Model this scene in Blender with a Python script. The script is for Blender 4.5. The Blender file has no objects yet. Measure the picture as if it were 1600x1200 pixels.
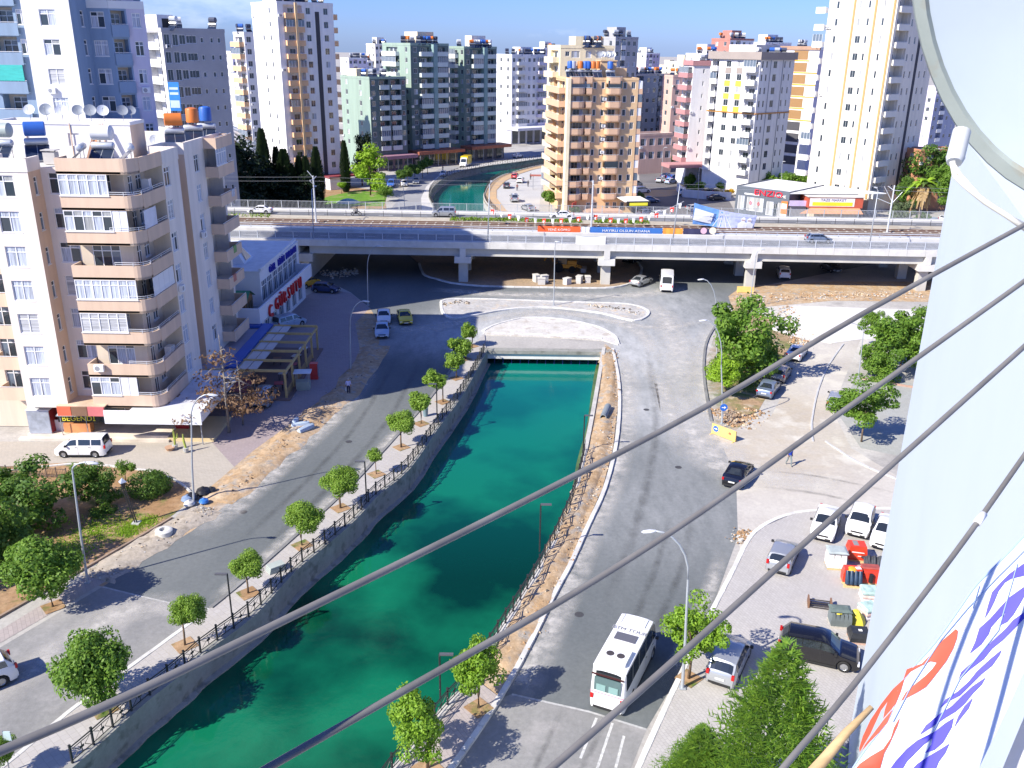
import bpy, bmesh, math, random
from mathutils import Vector, Matrix
from mathutils.geometry import delaunay_2d_cdt
random.seed(7)
sc = bpy.context.scene
COL = sc.collection
rad = math.radians
# ---------------------------------------------------------------- camera
EYE = 34.0; FPX = 1400.0
PITCH = math.atan(528/1400); ROLL = rad(0.78)
camd = bpy.data.cameras.new('camera'); cam = bpy.data.objects.new('camera', camd); COL.objects.link(cam)
r0 = Vector((1,0,0)); f0 = Vector((0, math.cos(PITCH), -math.sin(PITCH))); u0 = Vector((0, math.sin(PITCH), math.cos(PITCH)))
cR = r0*math.cos(ROLL)+u0*math.sin(ROLL); cU = -r0*math.sin(ROLL)+u0*math.cos(ROLL)
cam.matrix_world = Matrix(((cR.x,cU.x,-f0.x,0),(cR.y,cU.y,-f0.y,0),(cR.z,cU.z,-f0.z,EYE),(0,0,0,1)))
camd.sensor_width = 36; camd.lens = 36*FPX/1600; camd.clip_start = .05; camd.clip_end = 6000
sc.camera = cam
# ---------------------------------------------------------------- daylight
SUN_EL = rad(39); SUN_DIR = Vector((-.83,-.56,0)).normalized()*math.cos(SUN_EL)+Vector((0,0,math.sin(SUN_EL)))
w = bpy.data.worlds.new('World'); sc.world = w; w.use_nodes = True
nt = w.node_tree; bg = nt.nodes['Background']
sky = nt.nodes.new('ShaderNodeTexSky'); sky.sky_type = 'NISHITA'; sky.sun_disc = False
sky.sun_elevation = SUN_EL; sky.sun_rotation = math.atan2(SUN_DIR.x, SUN_DIR.y); sky.air_density = 1.0; sky.dust_density = .3; sky.ozone_density = 5.0; sky.altitude = 50
# thin cirrus clouds
tc = nt.nodes.new('ShaderNodeTexCoord'); mp = nt.nodes.new('ShaderNodeMapping'); mp.inputs['Scale'].default_value = (1,1,3.2)
nz = nt.nodes.new('ShaderNodeTexNoise'); nz.inputs['Scale'].default_value = 3.1; nz.inputs['Detail'].default_value = 7; nz.inputs['Roughness'].default_value = .55
cr = nt.nodes.new('ShaderNodeValToRGB'); cr.color_ramp.elements[0].position = .56; cr.color_ramp.elements[1].position = .82; cr.color_ramp.elements[0].color = (0,0,0,1); cr.color_ramp.elements[1].color = (.9,.9,.9,1)
mx = nt.nodes.new('ShaderNodeMix'); mx.data_type = 'RGBA'; mx.inputs[7].default_value = (15,16,17,1)
nt.links.new(tc.outputs['Generated'], mp.inputs['Vector']); nt.links.new(mp.outputs[0], nz.inputs['Vector']); nt.links.new(nz.outputs[0], cr.inputs[0])
nt.links.new(cr.outputs[0], mx.inputs[0]); nt.links.new(sky.outputs[0], mx.inputs[6]); nt.links.new(mx.outputs[2], bg.inputs[0])
tint = nt.nodes.new('ShaderNodeMix'); tint.data_type = 'RGBA'; tint.blend_type = 'MULTIPLY'; tint.inputs[0].default_value = 1; tint.inputs[7].default_value = (.74,1.0,1.95,1)
nt.links.new(sky.outputs[0], tint.inputs[6]); nt.links.new(tint.outputs[2], mx.inputs[6])
bg.inputs[1].default_value = .06
sund = bpy.data.lights.new('sun','SUN'); sund.energy = 5.0; sund.angle = rad(.5); sund.color = (1,.935,.82)
sun = bpy.data.objects.new('sun', sund); COL.objects.link(sun); sun.rotation_euler = SUN_DIR.to_track_quat('Z','Y').to_euler(); sun.location = (0,0,200)
vs = sc.view_settings; vs.view_transform = 'Standard'; vs.look = 'None'; vs.exposure = .74; vs.gamma = 1
sc.cycles.max_bounces = 5; sc.cycles.diffuse_bounces = 3; sc.cycles.glossy_bounces = 3; sc.cycles.transparent_max_bounces = 6; sc.cycles.use_denoising = True

# ---------------------------------------------------------------- survey: where a sight line of the photo meets the ground
def sight(x, y):
    a = (x-800)/FPX; b = (600-y)/FPX
    return cR*a + cU*b + f0
def G(x, y, z=0.0):
    d = sight(x,y); t = (z-EYE)/d.z
    return Vector((d.x*t, d.y*t, z))
def AT(x, y, Y):
    d = sight(x,y); t = Y/d.y
    return Vector((d.x*t, Y, EYE+d.z*t))
# ---------------------------------------------------------------- materials
MATS = {}
def M(name, col=(.5,.5,.5), rough=.75, metal=0, var=.12, scale=.6, bump=0, bscale=12, spec=.5, alpha=1, emit=0, coat=0, island=0, stretch=None):
    if name in MATS: return MATS[name]
    m = bpy.data.materials.new(name); m.use_nodes = True; MATS[name] = m
    n = m.node_tree.nodes; l = m.node_tree.links; p = n['Principled BSDF']
    p.inputs['Roughness'].default_value = rough; p.inputs['Metallic'].default_value = metal; p.inputs['Specular IOR Level'].default_value = spec
    if coat: p.inputs['Coat Weight'].default_value = coat; p.inputs['Coat Roughness'].default_value = .05
    base = (*col,1)
    g = n.new('ShaderNodeNewGeometry')
    if var or bump:
        src = g.outputs['Position']
        if stretch:
            mpp = n.new('ShaderNodeMapping'); mpp.inputs['Scale'].default_value = stretch; l.new(src, mpp.inputs[0]); src = mpp.outputs[0]
    if var:
        t = n.new('ShaderNodeTexNoise'); t.inputs['Scale'].default_value = scale; t.inputs['Detail'].default_value = 6; t.inputs['Roughness'].default_value = .6
        l.new(src, t.inputs['Vector'])
        mr = n.new('ShaderNodeMapRange'); mr.inputs[1].default_value = .3; mr.inputs[2].default_value = .7; mr.inputs[3].default_value = 1-var; mr.inputs[4].default_value = 1+var
        l.new(t.outputs[0], mr.inputs[0])
        val = mr.outputs[0]
        if island:
            mr2 = n.new('ShaderNodeMapRange'); mr2.inputs[3].default_value = 1-island; mr2.inputs[4].default_value = 1+island
            l.new(g.outputs['Random Per Island'], mr2.inputs[0])
            mm = n.new('ShaderNodeMath'); mm.operation = 'MULTIPLY'; l.new(val, mm.inputs[0]); l.new(mr2.outputs[0], mm.inputs[1]); val = mm.outputs[0]
        mxx = n.new('ShaderNodeVectorMath'); mxx.operation = 'SCALE'; mxx.inputs[0].default_value = col; l.new(val, mxx.inputs['Scale']); l.new(mxx.outputs[0], p.inputs['Base Color'])
    else: p.inputs['Base Color'].default_value = base
    if bump:
        t2 = n.new('ShaderNodeTexNoise'); t2.inputs['Scale'].default_value = bscale; t2.inputs['Detail'].default_value = 4; l.new(src, t2.inputs['Vector'])
        b = n.new('ShaderNodeBump'); b.inputs['Strength'].default_value = bump; b.inputs['Distance'].default_value = .05; l.new(t2.outputs[0], b.inputs['Height']); l.new(b.outputs[0], p.inputs['Normal'])
    if emit: p.inputs['Emission Color'].default_value = base; p.inputs['Emission Strength'].default_value = emit
    return m
def paving(name, c1, c2, mortar, bw, bh, rot=0, dust=None, var=.5, bump=.25):
    m = bpy.data.materials.new(name); m.use_nodes = True; n = m.node_tree.nodes; l = m.node_tree.links; p = n['Principled BSDF']; p.inputs['Roughness'].default_value = .85
    g = n.new('ShaderNodeNewGeometry'); mp = n.new('ShaderNodeMapping'); mp.inputs['Rotation'].default_value = (0,0,rot); l.new(g.outputs['Position'], mp.inputs[0])
    b = n.new('ShaderNodeTexBrick'); b.inputs['Scale'].default_value = 1; b.inputs['Brick Width'].default_value = bw; b.inputs['Row Height'].default_value = bh; b.inputs['Mortar Size'].default_value = .012; b.inputs['Mortar Smooth'].default_value = .3
    b.inputs['Color1'].default_value = (*c1,1); b.inputs['Color2'].default_value = (*c2,1); b.inputs['Mortar'].default_value = (*mortar,1); l.new(mp.outputs[0], b.inputs['Vector'])
    t = n.new('ShaderNodeTexNoise'); t.inputs['Scale'].default_value = .16; t.inputs['Detail'].default_value = 9; t.inputs['Roughness'].default_value = .68; l.new(g.outputs['Position'], t.inputs['Vector'])
    mr = n.new('ShaderNodeMapRange'); mr.inputs[1].default_value = .42; mr.inputs[2].default_value = .72; mr.inputs[4].default_value = var; l.new(t.outputs[0], mr.inputs[0])
    x = n.new('ShaderNodeMix'); x.data_type = 'RGBA'; d = dust or (.42,.39,.35); x.inputs[7].default_value = (*d,1); l.new(mr.outputs[0], x.inputs[0]); l.new(b.outputs[0], x.inputs[6]); l.new(x.outputs[2], p.inputs['Base Color'])
    bp = n.new('ShaderNodeBump'); bp.inputs['Strength'].default_value = bump; bp.inputs['Distance'].default_value = .02; l.new(b.outputs['Fac'], bp.inputs['Height']); bp.invert = True; l.new(bp.outputs[0], p.inputs['Normal'])
    MATS[name] = m; return m
def ground_mix(name, c1, c2, c3=None, scale=.12, lo=.42, hi=.62, fine=3.0, finev=.18, rough=.9, bump=.3, spots=(), spotcol=None, stretch=(1,1,1), rotz=0, bscale=None):
    """two-tone worn ground: c1 with patches of c2, fine grain, optional stains of spotcol round given places"""
    m = bpy.data.materials.new(name); m.use_nodes = True; n = m.node_tree.nodes; l = m.node_tree.links; p = n['Principled BSDF']; p.inputs['Roughness'].default_value = rough; p.inputs['Specular IOR Level'].default_value = .3
    g = n.new('ShaderNodeNewGeometry'); mp = n.new('ShaderNodeMapping'); mp.inputs['Scale'].default_value = stretch; mp.inputs['Rotation'].default_value = (0,0,rotz); mp.vector_type = 'TEXTURE' if 0 else 'POINT'; l.new(g.outputs['Position'], mp.inputs[0])
    t = n.new('ShaderNodeTexNoise'); t.inputs['Scale'].default_value = scale; t.inputs['Detail'].default_value = 10; t.inputs['Roughness'].default_value = .66; l.new(mp.outputs[0], t.inputs['Vector'])
    mr = n.new('ShaderNodeMapRange'); mr.inputs[1].default_value = lo; mr.inputs[2].default_value = hi; l.new(t.outputs[0], mr.inputs[0])
    x = n.new('ShaderNodeMix'); x.data_type = 'RGBA'; x.inputs[6].default_value = (*c1,1); x.inputs[7].default_value = (*c2,1); l.new(mr.outputs[0], x.inputs[0]); out = x.outputs[2]
    for (sx, sy, sr, amt) in spots:
        dn = n.new('ShaderNodeVectorMath'); dn.operation = 'DISTANCE'; dn.inputs[1].default_value = (sx,sy,0); l.new(g.outputs['Position'], dn.inputs[0])
        ms = n.new('ShaderNodeMapRange'); ms.interpolation_type = 'SMOOTHSTEP'; ms.inputs[1].default_value = sr; ms.inputs[2].default_value = sr*.15; ms.inputs[4].default_value = amt; l.new(dn.outputs['Value'], ms.inputs[0])
        t3 = n.new('ShaderNodeTexNoise'); t3.inputs['Scale'].default_value = .9; t3.inputs['Detail'].default_value = 10; t3.inputs['Roughness'].default_value = .7; l.new(mp.outputs[0], t3.inputs['Vector'])
        m3 = n.new('ShaderNodeMapRange'); m3.inputs[1].default_value = .12; m3.inputs[2].default_value = .72; l.new(t3.outputs[0], m3.inputs[0])
        mu = n.new('ShaderNodeMath'); mu.operation = 'MULTIPLY'; l.new(ms.outputs[0], mu.inputs[0]); l.new(m3.outputs[0], mu.inputs[1])
        x2 = n.new('ShaderNodeMix'); x2.data_type = 'RGBA'; x2.inputs[7].default_value = (*spotcol,1); l.new(mu.outputs[0], x2.inputs[0]); l.new(out, x2.inputs[6]); out = x2.outputs[2]
    if c3:
        t4 = n.new('ShaderNodeTexNoise'); t4.inputs['Scale'].default_value = scale*2.7; t4.inputs['Detail'].default_value = 8; t4.noise_dimensions = '4D'; t4.inputs['W'].default_value = 5; l.new(g.outputs['Position'], t4.inputs['Vector'])
        m4 = n.new('ShaderNodeMapRange'); m4.inputs[1].default_value = .54; m4.inputs[2].default_value = .66; l.new(t4.outputs[0], m4.inputs[0])
        x3 = n.new('ShaderNodeMix'); x3.data_type = 'RGBA'; x3.inputs[7].default_value = (*c3,1); l.new(m4.outputs[0], x3.inputs[0]); l.new(out, x3.inputs[6]); out = x3.outputs[2]
    t2 = n.new('ShaderNodeTexNoise'); t2.inputs['Scale'].default_value = fine; t2.inputs['Detail'].default_value = 8; t2.inputs['Roughness'].default_value = .75; l.new(g.outputs['Position'], t2.inputs['Vector'])
    m2 = n.new('ShaderNodeMapRange'); m2.inputs[1].default_value = .3; m2.inputs[2].default_value = .7; m2.inputs[3].default_value = 1-finev; m2.inputs[4].default_value = 1+finev; l.new(t2.outputs[0], m2.inputs[0])
    sc_ = n.new('ShaderNodeVectorMath'); sc_.operation = 'SCALE'; l.new(out, sc_.inputs[0]); l.new(m2.outputs[0], sc_.inputs['Scale']); l.new(sc_.outputs[0], p.inputs['Base Color'])
    if bump:
        b = n.new('ShaderNodeBump'); b.inputs['Strength'].default_value = bump; b.inputs['Distance'].default_value = .06; l.new(t2.outputs[0], b.inputs['Height']); l.new(b.outputs[0], p.inputs['Normal'])
    MATS[name] = m; return m
def leafmat(name, col, col2):
    m = bpy.data.materials.new(name); m.use_nodes = True; n = m.node_tree.nodes; l = m.node_tree.links; p = n['Principled BSDF']; p.inputs['Roughness'].default_value = .55; p.inputs['Specular IOR Level'].default_value = .35
    g = n.new('ShaderNodeNewGeometry'); x = n.new('ShaderNodeMix'); x.data_type = 'RGBA'; x.inputs[6].default_value = (*col,1); x.inputs[7].default_value = (*col2,1); l.new(g.outputs['Random Per Island'], x.inputs[0]); l.new(x.outputs[2], p.inputs['Base Color'])
    tr = n.new('ShaderNodeBsdfTranslucent'); l.new(x.outputs[2], tr.inputs['Color']); ms = n.new('ShaderNodeMixShader'); ms.inputs[0].default_value = .4
    l.new(p.outputs[0], ms.inputs[1]); l.new(tr.outputs[0], ms.inputs[2]); l.new(ms.outputs[0], n['Material Output'].inputs['Surface'])
    MATS[name] = m; return m
# ---------------------------------------------------------------- mesh building
def lk(mb, name, mats, parent, smooth=False, angle=None): return link(name, mb.mesh(name, mats, smooth, angle), parent)
def bars(parent, name, mats, L):
    for b in L: mb = MB(); mb.bar(*b); lk(mb, name, mats, parent)
class MB:
    def __init__(s): s.v = []; s.f = []; s.m = []
    def vert(s, p): s.v.append(tuple(p)); return len(s.v)-1
    def poly(s, pts, m=0):
        i = len(s.v); s.v.extend(tuple(p) for p in pts); s.f.append(tuple(range(i,i+len(pts)))); s.m.append(m)
    def box(s, x0,x1,y0,y1,z0,z1, m=0, rz=0, c=None):
        P = [(x0,y0),(x1,y0),(x1,y1),(x0,y1)]
        if rz or c:
            cx,cy = c if c else (0,0); a,b = math.cos(rz), math.sin(rz); P = [(cx+x*a-y*b, cy+x*b+y*a) for x,y in P]
        s.prism(P, z0, z1, m)
    def prism(s, P, z0, z1, m=0, mt=None, cap=True):
        n = len(P); i = len(s.v); s.v += [(p[0],p[1],z0) for p in P]+[(p[0],p[1],z1) for p in P]
        for k in range(n):
            j = (k+1)%n; s.f.append((i+k,i+j,i+n+j,i+n+k)); s.m.append(m)
        if cap:
            s.f.append(tuple(range(i+n,i+2*n))); s.m.append(m if mt is None else mt); s.f.append(tuple(range(i+n-1,i-1,-1))); s.m.append(m)
    def bar(s, a, b, r=.03, m=0, n=4, r2=None, cap=True):
        a = Vector(a); b = Vector(b); s.tube([a,b],[r, r if r2 is None else r2],n,m,cap)
    def tube(s, pts, r, n=6, m=0, cap=True):
        pts = [Vector(p) for p in pts]; rs = r if isinstance(r,(list,tuple)) else [r]*len(pts); rings = []
        for k,p in enumerate(pts):
            d = (pts[min(k+1,len(pts)-1)]-pts[max(k-1,0)]).normalized()
            x = d.cross(Vector((0,0,1))); x = x.normalized() if x.length > 1e-3 else Vector((1,0,0)); y = d.cross(x)
            i = len(s.v); off = math.pi/4 if n == 4 else 0
            s.v += [tuple(p+(x*math.cos(2*math.pi*j/n+off)+y*math.sin(2*math.pi*j/n+off))*rs[k]) for j in range(n)]; rings.append(i)
        for k in range(len(rings)-1):
            for j in range(n):
                s.f.append((rings[k]+j, rings[k]+(j+1)%n, rings[k+1]+(j+1)%n, rings[k+1]+j)); s.m.append(m)
        if cap:
            s.f.append(tuple(rings[0]+j for j in range(n-1,-1,-1))); s.m.append(m); s.f.append(tuple(rings[-1]+j for j in range(n))); s.m.append(m)
    def lathe(s, prof, n=12, m=0, c=(0,0,0), axis='z'):
        rings = []
        for (r,h) in prof:
            i = len(s.v)
            for j in range(n):
                a = 2*math.pi*j/n; x,y = r*math.cos(a), r*math.sin(a)
                s.v.append((c[0]+x,c[1]+y,c[2]+h) if axis=='z' else ((c[0]+x,c[1]+h,c[2]+y) if axis=='y' else (c[0]+h,c[1]+x,c[2]+y)))
            rings.append(i)
        for k in range(len(rings)-1):
            for j in range(n):
                s.f.append((rings[k]+j, rings[k]+(j+1)%n, rings[k+1]+(j+1)%n, rings[k+1]+j)); s.m.append(m)
    def mesh(s, name, mats, smooth=False, angle=None, off=None):
        me = bpy.data.meshes.new(name); v = s.v
        if off is not None: v = [(a-off[0],b-off[1],c-off[2]) for a,b,c in v]
        me.from_pydata(v, [], s.f)
        for mt in mats: me.materials.append(mt)
        if any(s.m): me.polygons.foreach_set('material_index', s.m)
        if smooth:
            me.polygons.foreach_set('use_smooth', [True]*len(s.f))
            if angle: 
                me.set_sharp_from_angle(angle=rad(angle))
        me.update(); return me
    def build(s, name, mats, parent=None, smooth=False, angle=None, off=None):
        mats = mats if isinstance(mats,(list,tuple)) else [mats]
        if off is None and parent is not None: off = world_loc(parent)
        if off is None: off = (0,0,0)
        return link(name, s.mesh(name, mats, smooth, angle, off), parent)
def world_loc(o):
    l = Vector(o.location)
    while o.parent: o = o.parent; l = l+Vector(o.location)
    return l
def link(name, data, parent=None, loc=None, rz=0):
    o = bpy.data.objects.new(name, data); COL.objects.link(o)
    if parent is not None: o.parent = parent
    if loc is not None: o.location = loc
    if rz: o.rotation_euler = (0,0,rz)
    return o
def tag(o, label=None, cat=None, group=None, kind=None):
    if label: o['label'] = label
    if cat: o['category'] = cat
    if group: o['group'] = group
    if kind: o['kind'] = kind
    return o
def thing(name, label, cat, loc=(0,0,0), rz=0, group=None):
    return tag(link(name, None, None, loc, rz), label, cat, group)
def copy_tree(o, parent=None):
    c = o.copy(); COL.objects.link(c); c.parent = parent
    for ch in o.children: copy_tree(ch, c)
    return c
def struct(o): o['kind'] = 'structure'; return o
def ccw(P):
    a = sum(P[i][0]*P[(i+1)%len(P)][1]-P[(i+1)%len(P)][0]*P[i][1] for i in range(len(P)))
    return P if a > 0 else P[::-1]
def smoothpath(P, n=4, closed=False):
    P = [Vector(p) for p in P]; out = []; N = len(P)
    rng = range(N if closed else N-1)
    for i in rng:
        if closed: a,b,c,d = P[(i-1)%N],P[i],P[(i+1)%N],P[(i+2)%N]
        else: a,b,c,d = P[max(i-1,0)],P[i],P[i+1],P[min(i+2,N-1)]
        for k in range(n):
            t = k/n; out.append(.5*((2*b)+(c-a)*t+(2*a-5*b+4*c-d)*t*t+(3*b-a-3*c+d)*t**3))
    if not closed: out.append(P[-1])
    return out
def GP(px, z=0): return [G(x,y,z) for x,y in px]
def sheet(name, P, z, mat, holes=(), parent=None):
    """flat polygon at height z, with holes"""
    pts = [Vector((p[0],p[1])) for p in P]; loops = [list(range(len(pts)))]
    for h in holes:
        i = len(pts); pts += [Vector((p[0],p[1])) for p in h]; loops.append(list(range(i,len(pts))))
    edges = [(L[k],L[(k+1)%len(L)]) for L in loops for k in range(len(L))]
    v, e, f, *_ = delaunay_2d_cdt(pts, edges, [], 0, 1e-5)
    def inside(q, L):
        c = False
        for k in range(len(L)):
            a,b = L[k],L[k-1]
            if (a[1]>q.y) != (b[1]>q.y) and q.x < (b[0]-a[0])*(q.y-a[1])/(b[1]-a[1])+a[0]: c = not c
        return c
    mb = MB(); mb.v = [(p.x,p.y,z) for p in v]
    for t in f:
        q = (v[t[0]]+v[t[1]]+v[t[2]])/3
        if inside(q, P) and not any(inside(q,h) for h in holes):
            a,b,c = (v[i] for i in t)
            mb.f.append(tuple(t) if (b-a).cross(c-a) > 0 else tuple(t[::-1])); mb.m.append(0)
    o = mb.build(name, [mat], parent); return struct(o) if parent is None else o
def slab(name, P, z0, z1, mat, parent=None):
    mb = MB(); mb.prism(ccw([(p[0],p[1]) for p in P]), z0, z1); o = mb.build(name, [mat], parent); return struct(o) if parent is None else o
STONE = {}
def kerb(pts, w=.28, h=.14, L=1.0, mat=None, name='kerb', alt=None, z=0, limit=300):
    """a kerb of separate stones along a path"""
    mat = mat or M('kerb_concrete',(.5,.49,.47),.85,var=.2,scale=.9)
    root = struct(thing(name, None, None, tuple(pts[0][:2])+(z,)))
    if mat.name not in STONE:
        mb = MB(); b = .06
        mb.prism([(0,-.5),(1,-.5),(1,.5),(0,.5)], 0, .85); mb.prism([(0,-.5+b),(1,-.5+b),(1,.5-b),(0,.5-b)], .85, 1)
        STONE[mat.name] = mb.mesh('kerb_stone', [mat])
    me = STONE[mat.name]; i = 0; acc = []
    P = [Vector((p[0],p[1])) for p in pts]; seg = 0; pos = P[0].copy(); out = [pos.copy()]
    need = L
    for k in range(1,len(P)):
        a = P[k-1]; b = P[k]; d = (b-a).length; t = 0
        while d-t >= need: t += need; out.append(a+(b-a)*(t/d)); need = L
        need -= d-t
    for k in range(min(len(out)-1,limit)):
        a,b = out[k],out[k+1]; d = b-a
        o = link('kerb_stone', me, root, (a.x-pts[0][0], a.y-pts[0][1], random.uniform(-.012,.012)), math.atan2(d.y,d.x)+random.uniform(-.01,.01)); o.scale = (d.length-.03, w, h)
    return root
# ================================================================ GROUND, ROADS, CANAL
WATER_Z = -1.7
cl = smoothpath(GP([(-120,1400),(120,1200),(185,1142),(232,1100),(280,1062),(322,1024),(400,965),(462,897),(510,857),(557,815),(592,777),(640,737),(685,672),(725,617),(762,548)]),3)
crt = smoothpath(GP([(470,1400),(600,1218),(627,1187),(690,1110),(728,1068),(771,1000),(803,950),(835,898),(868,835),(893,775),(912,700),(926,630),(941,545)]),3)
near_canal = [Vector(p) for p in cl]+[Vector(p) for p in crt[::-1]]
fl = smoothpath(GP([(690,345),(676,318),(672,306),(678,293),(695,279),(715,270),(740,264),(770,259),(810,254),(850,248),(905,240),(960,234)]),3)
fr = smoothpath(GP([(790,345),(768,327),(756,312),(757,300),(766,286),(781,276),(802,269),(832,261),(860,256),(905,247),(960,240)]),3)
far_canal = fl+fr[::-1]
m_city = ground_mix('dusty_paved_ground',(.36,.345,.32),(.44,.42,.385),(.30,.285,.265),scale=.07,spots=[(34,118,26,.9),(24,76,22,.6),(45,110,20,.8)],spotcol=(.58,.555,.50))
OUT = [(-2500,-60),(2500,-60),(2500,4000),(-2500,4000)]
sheet('ground', OUT, 0, m_city, [near_canal, far_canal])
# water
mw = bpy.data.materials.new('canal_water'); mw.use_nodes = True; n = mw.node_tree.nodes; l = mw.node_tree.links; p = n['Principled BSDF']; p.inputs['Roughness'].default_value = .07; p.inputs['IOR'].default_value = 1.33
g = n.new('ShaderNodeNewGeometry'); t = n.new('ShaderNodeTexNoise'); t.inputs['Scale'].default_value = .095; t.inputs['Detail'].default_value = 6; l.new(g.outputs['Position'], t.inputs['Vector'])
cr2 = n.new('ShaderNodeValToRGB'); e = cr2.color_ramp.elements; e[0].position = .40; e[0].color = (.0,.028,.017,1); e[1].position = .60; e[1].color = (.004,.14,.066,1); l.new(t.outputs[0], cr2.inputs[0])  # dark patches are broad soft reflections put into the water colour
# greener and bluer towards the upstream end, yellow-green algae along the east wall
sx = n.new('ShaderNodeSeparateXYZ'); l.new(g.outputs['Position'], sx.inputs[0]); mrb = n.new('ShaderNodeMapRange'); mrb.inputs[1].default_value = 55; mrb.inputs[2].default_value = 100; l.new(sx.outputs['Y'], mrb.inputs[0])
xb = n.new('ShaderNodeMix'); xb.data_type = 'RGBA'; xb.inputs[7].default_value = (.0,.165,.145,1); mb_ = n.new('ShaderNodeMath'); mb_.operation = 'MULTIPLY'; mb_.inputs[1].default_value = .75; l.new(mrb.outputs[0], mb_.inputs[0]); l.new(mb_.outputs[0], xb.inputs[0]); l.new(cr2.outputs[0], xb.inputs[6])
l.new(xb.outputs[2], p.inputs['Base Color'])
t2 = n.new('ShaderNodeTexNoise'); t2.inputs['Scale'].default_value = 1.6; t2.inputs['Detail'].default_value = 3; l.new(g.outputs['Position'], t2.inputs['Vector']); b = n.new('ShaderNodeBump'); b.inputs['Strength'].default_value = .12; b.inputs['Distance'].default_value = .06; l.new(t2.outputs[0], b.inputs['Height']); l.new(b.outputs[0], p.inputs['Normal'])
mb = MB(); mb.poly([(-90,5,WATER_Z),(140,5,WATER_Z),(140,520,WATER_Z),(-90,520,WATER_Z)]); struct(mb.build('canal_water',[mw]))
# algae shelf along the east side of the water, just under the wall
malg = M('algae_shelf',(.07,.12,.035),.4,var=.5,scale=.5)
mb = MB()
for k in range(len(crt)-1):
    a,b_ = crt[k],crt[k+1]; nrm = Vector((-(b_-a).y,(b_-a).x,0)).normalized()
    w0 = .5+.12*math.sin(k*1.3); w1 = .5+.12*math.sin((k+1)*1.3)
    if a.y > 46: mb.poly([(a.x,a.y,WATER_Z+.03),(b_.x,b_.y,WATER_Z+.03),tuple(b_.xy+nrm.xy*w1)+(WATER_Z+.006,),tuple(a.xy+nrm.xy*w0)+(WATER_Z+.006,)])
tag(mb.build('algae',[malg]), 'pale green algae on the shallow edge under the right canal wall','algae',kind='stuff')
# canal walls
m_wall = ground_mix('canal_wall_concrete',(.30,.30,.275),(.245,.245,.22),(.17,.17,.15),scale=.5,lo=.4,hi=.65,stretch=(1,1,.12),finev=.12)
m_wallW = ground_mix('canal_wall_pale',(.52,.50,.46),(.42,.40,.37),None,scale=.5,stretch=(1,1,.2),finev=.12)
def wallstrip(path, side, name, label, top=.22, t=.4, mat=None, ledge=True):
    root = thing(name, label, 'canal wall', tuple(path[0]))
    mb = MB(); me = MB()
    for k in range(len(path)-1):
        a,b = path[k],path[k+1]; 
        na = (path[min(k+1,len(path)-1)]-path[max(k-1,0)]); nb = (path[min(k+2,len(path)-1)]-path[k])
        na = Vector((-na.y,na.x,0)).normalized()*side; nb = Vector((-nb.y,nb.x,0)).normalized()*side
        P = lambda q,nn,o,z: (q.x+nn.x*o,q.y+nn.y*o,z)
        for (o0,z0,o1,z1) in ((0,-3,0,top),(0,top,-t,top),(-t,top,-t,-.1)):
            mb.poly([P(a,na,o0,z0),P(b,nb,o0,z0),P(b,nb,o1,z1),P(a,na,o1,z1)])
        if ledge:
            w = .34+.05*math.sin(k*2.1); w2 = .34+.05*math.sin((k+1)*2.1)
            for (o0,z0,p0,o1,z1,p1) in ((0.0,WATER_Z+.16,0,w,WATER_Z+.10,w2),(w,WATER_Z+.10,w2,w+.02,-3,w2+.02)):
                me.poly([P(a,na,o0,z0),P(b,nb,p0,z0),P(b,nb,p1,z1),P(a,na,o1,z1)])
    mb.build('wall',[mat or m_wall],root)
    if ledge: me.build('ledge',[m_wall],root)
    return root
wallstrip(cl,-1,'canal_wall','grey stained concrete canal wall below the tree lined promenade')
wallstrip(crt,1,'canal_wall','pale concrete canal wall below the rubble strip on the right',mat=m_wallW,ledge=False)
wallstrip(fl,-1,'canal_wall','curved outer wall of the canal bend beyond the bridge')
wallstrip(fr,1,'canal_wall','inner wall of the canal bend beyond the bridge beside the bare earth strip',mat=m_wallW,ledge=False)
# culvert head at the end of the near canal
a = G(762,548); b = G(943,546)
root = thing('culvert','pale concrete culvert head where the green canal goes under the junction','culvert',(a.x,a.y,0))
mb = MB(); mb.box(a.x-.6,b.x+.6,a.y-.1,a.y+.5,-.95,-.25); mb.build('beam',[M('white_concrete',(.7,.69,.66),.8)],root)
mb = MB(); mb.box(a.x-1,b.x+1,a.y-.35,a.y+.7,-.25,.16); mb.build('cap_slab',[m_wall],root)
mb = MB(); mb.poly([(a.x-1,a.y+2.6,-3),(b.x+1,a.y+2.6,-3),(b.x+1,a.y+2.6,-.5),(a.x-1,a.y+2.6,-.5)]); mb.build('void_sheet',[M('culvert_shade_paint',(.05,.06,.12),.9)],root)  # dark sheet, its colour standing in for the unlit depth of the culvert
for k in range(15):
    x = a.x-.2+k*(b.x-a.x+.4)/14; mb = MB(); mb.bar((x,a.y+.35,-2.2),(x,a.y+.35,-.95),.05); mb.build('grating_bar',[M('blue_steel',(.02,.03,.2),.5)],root)
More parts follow.
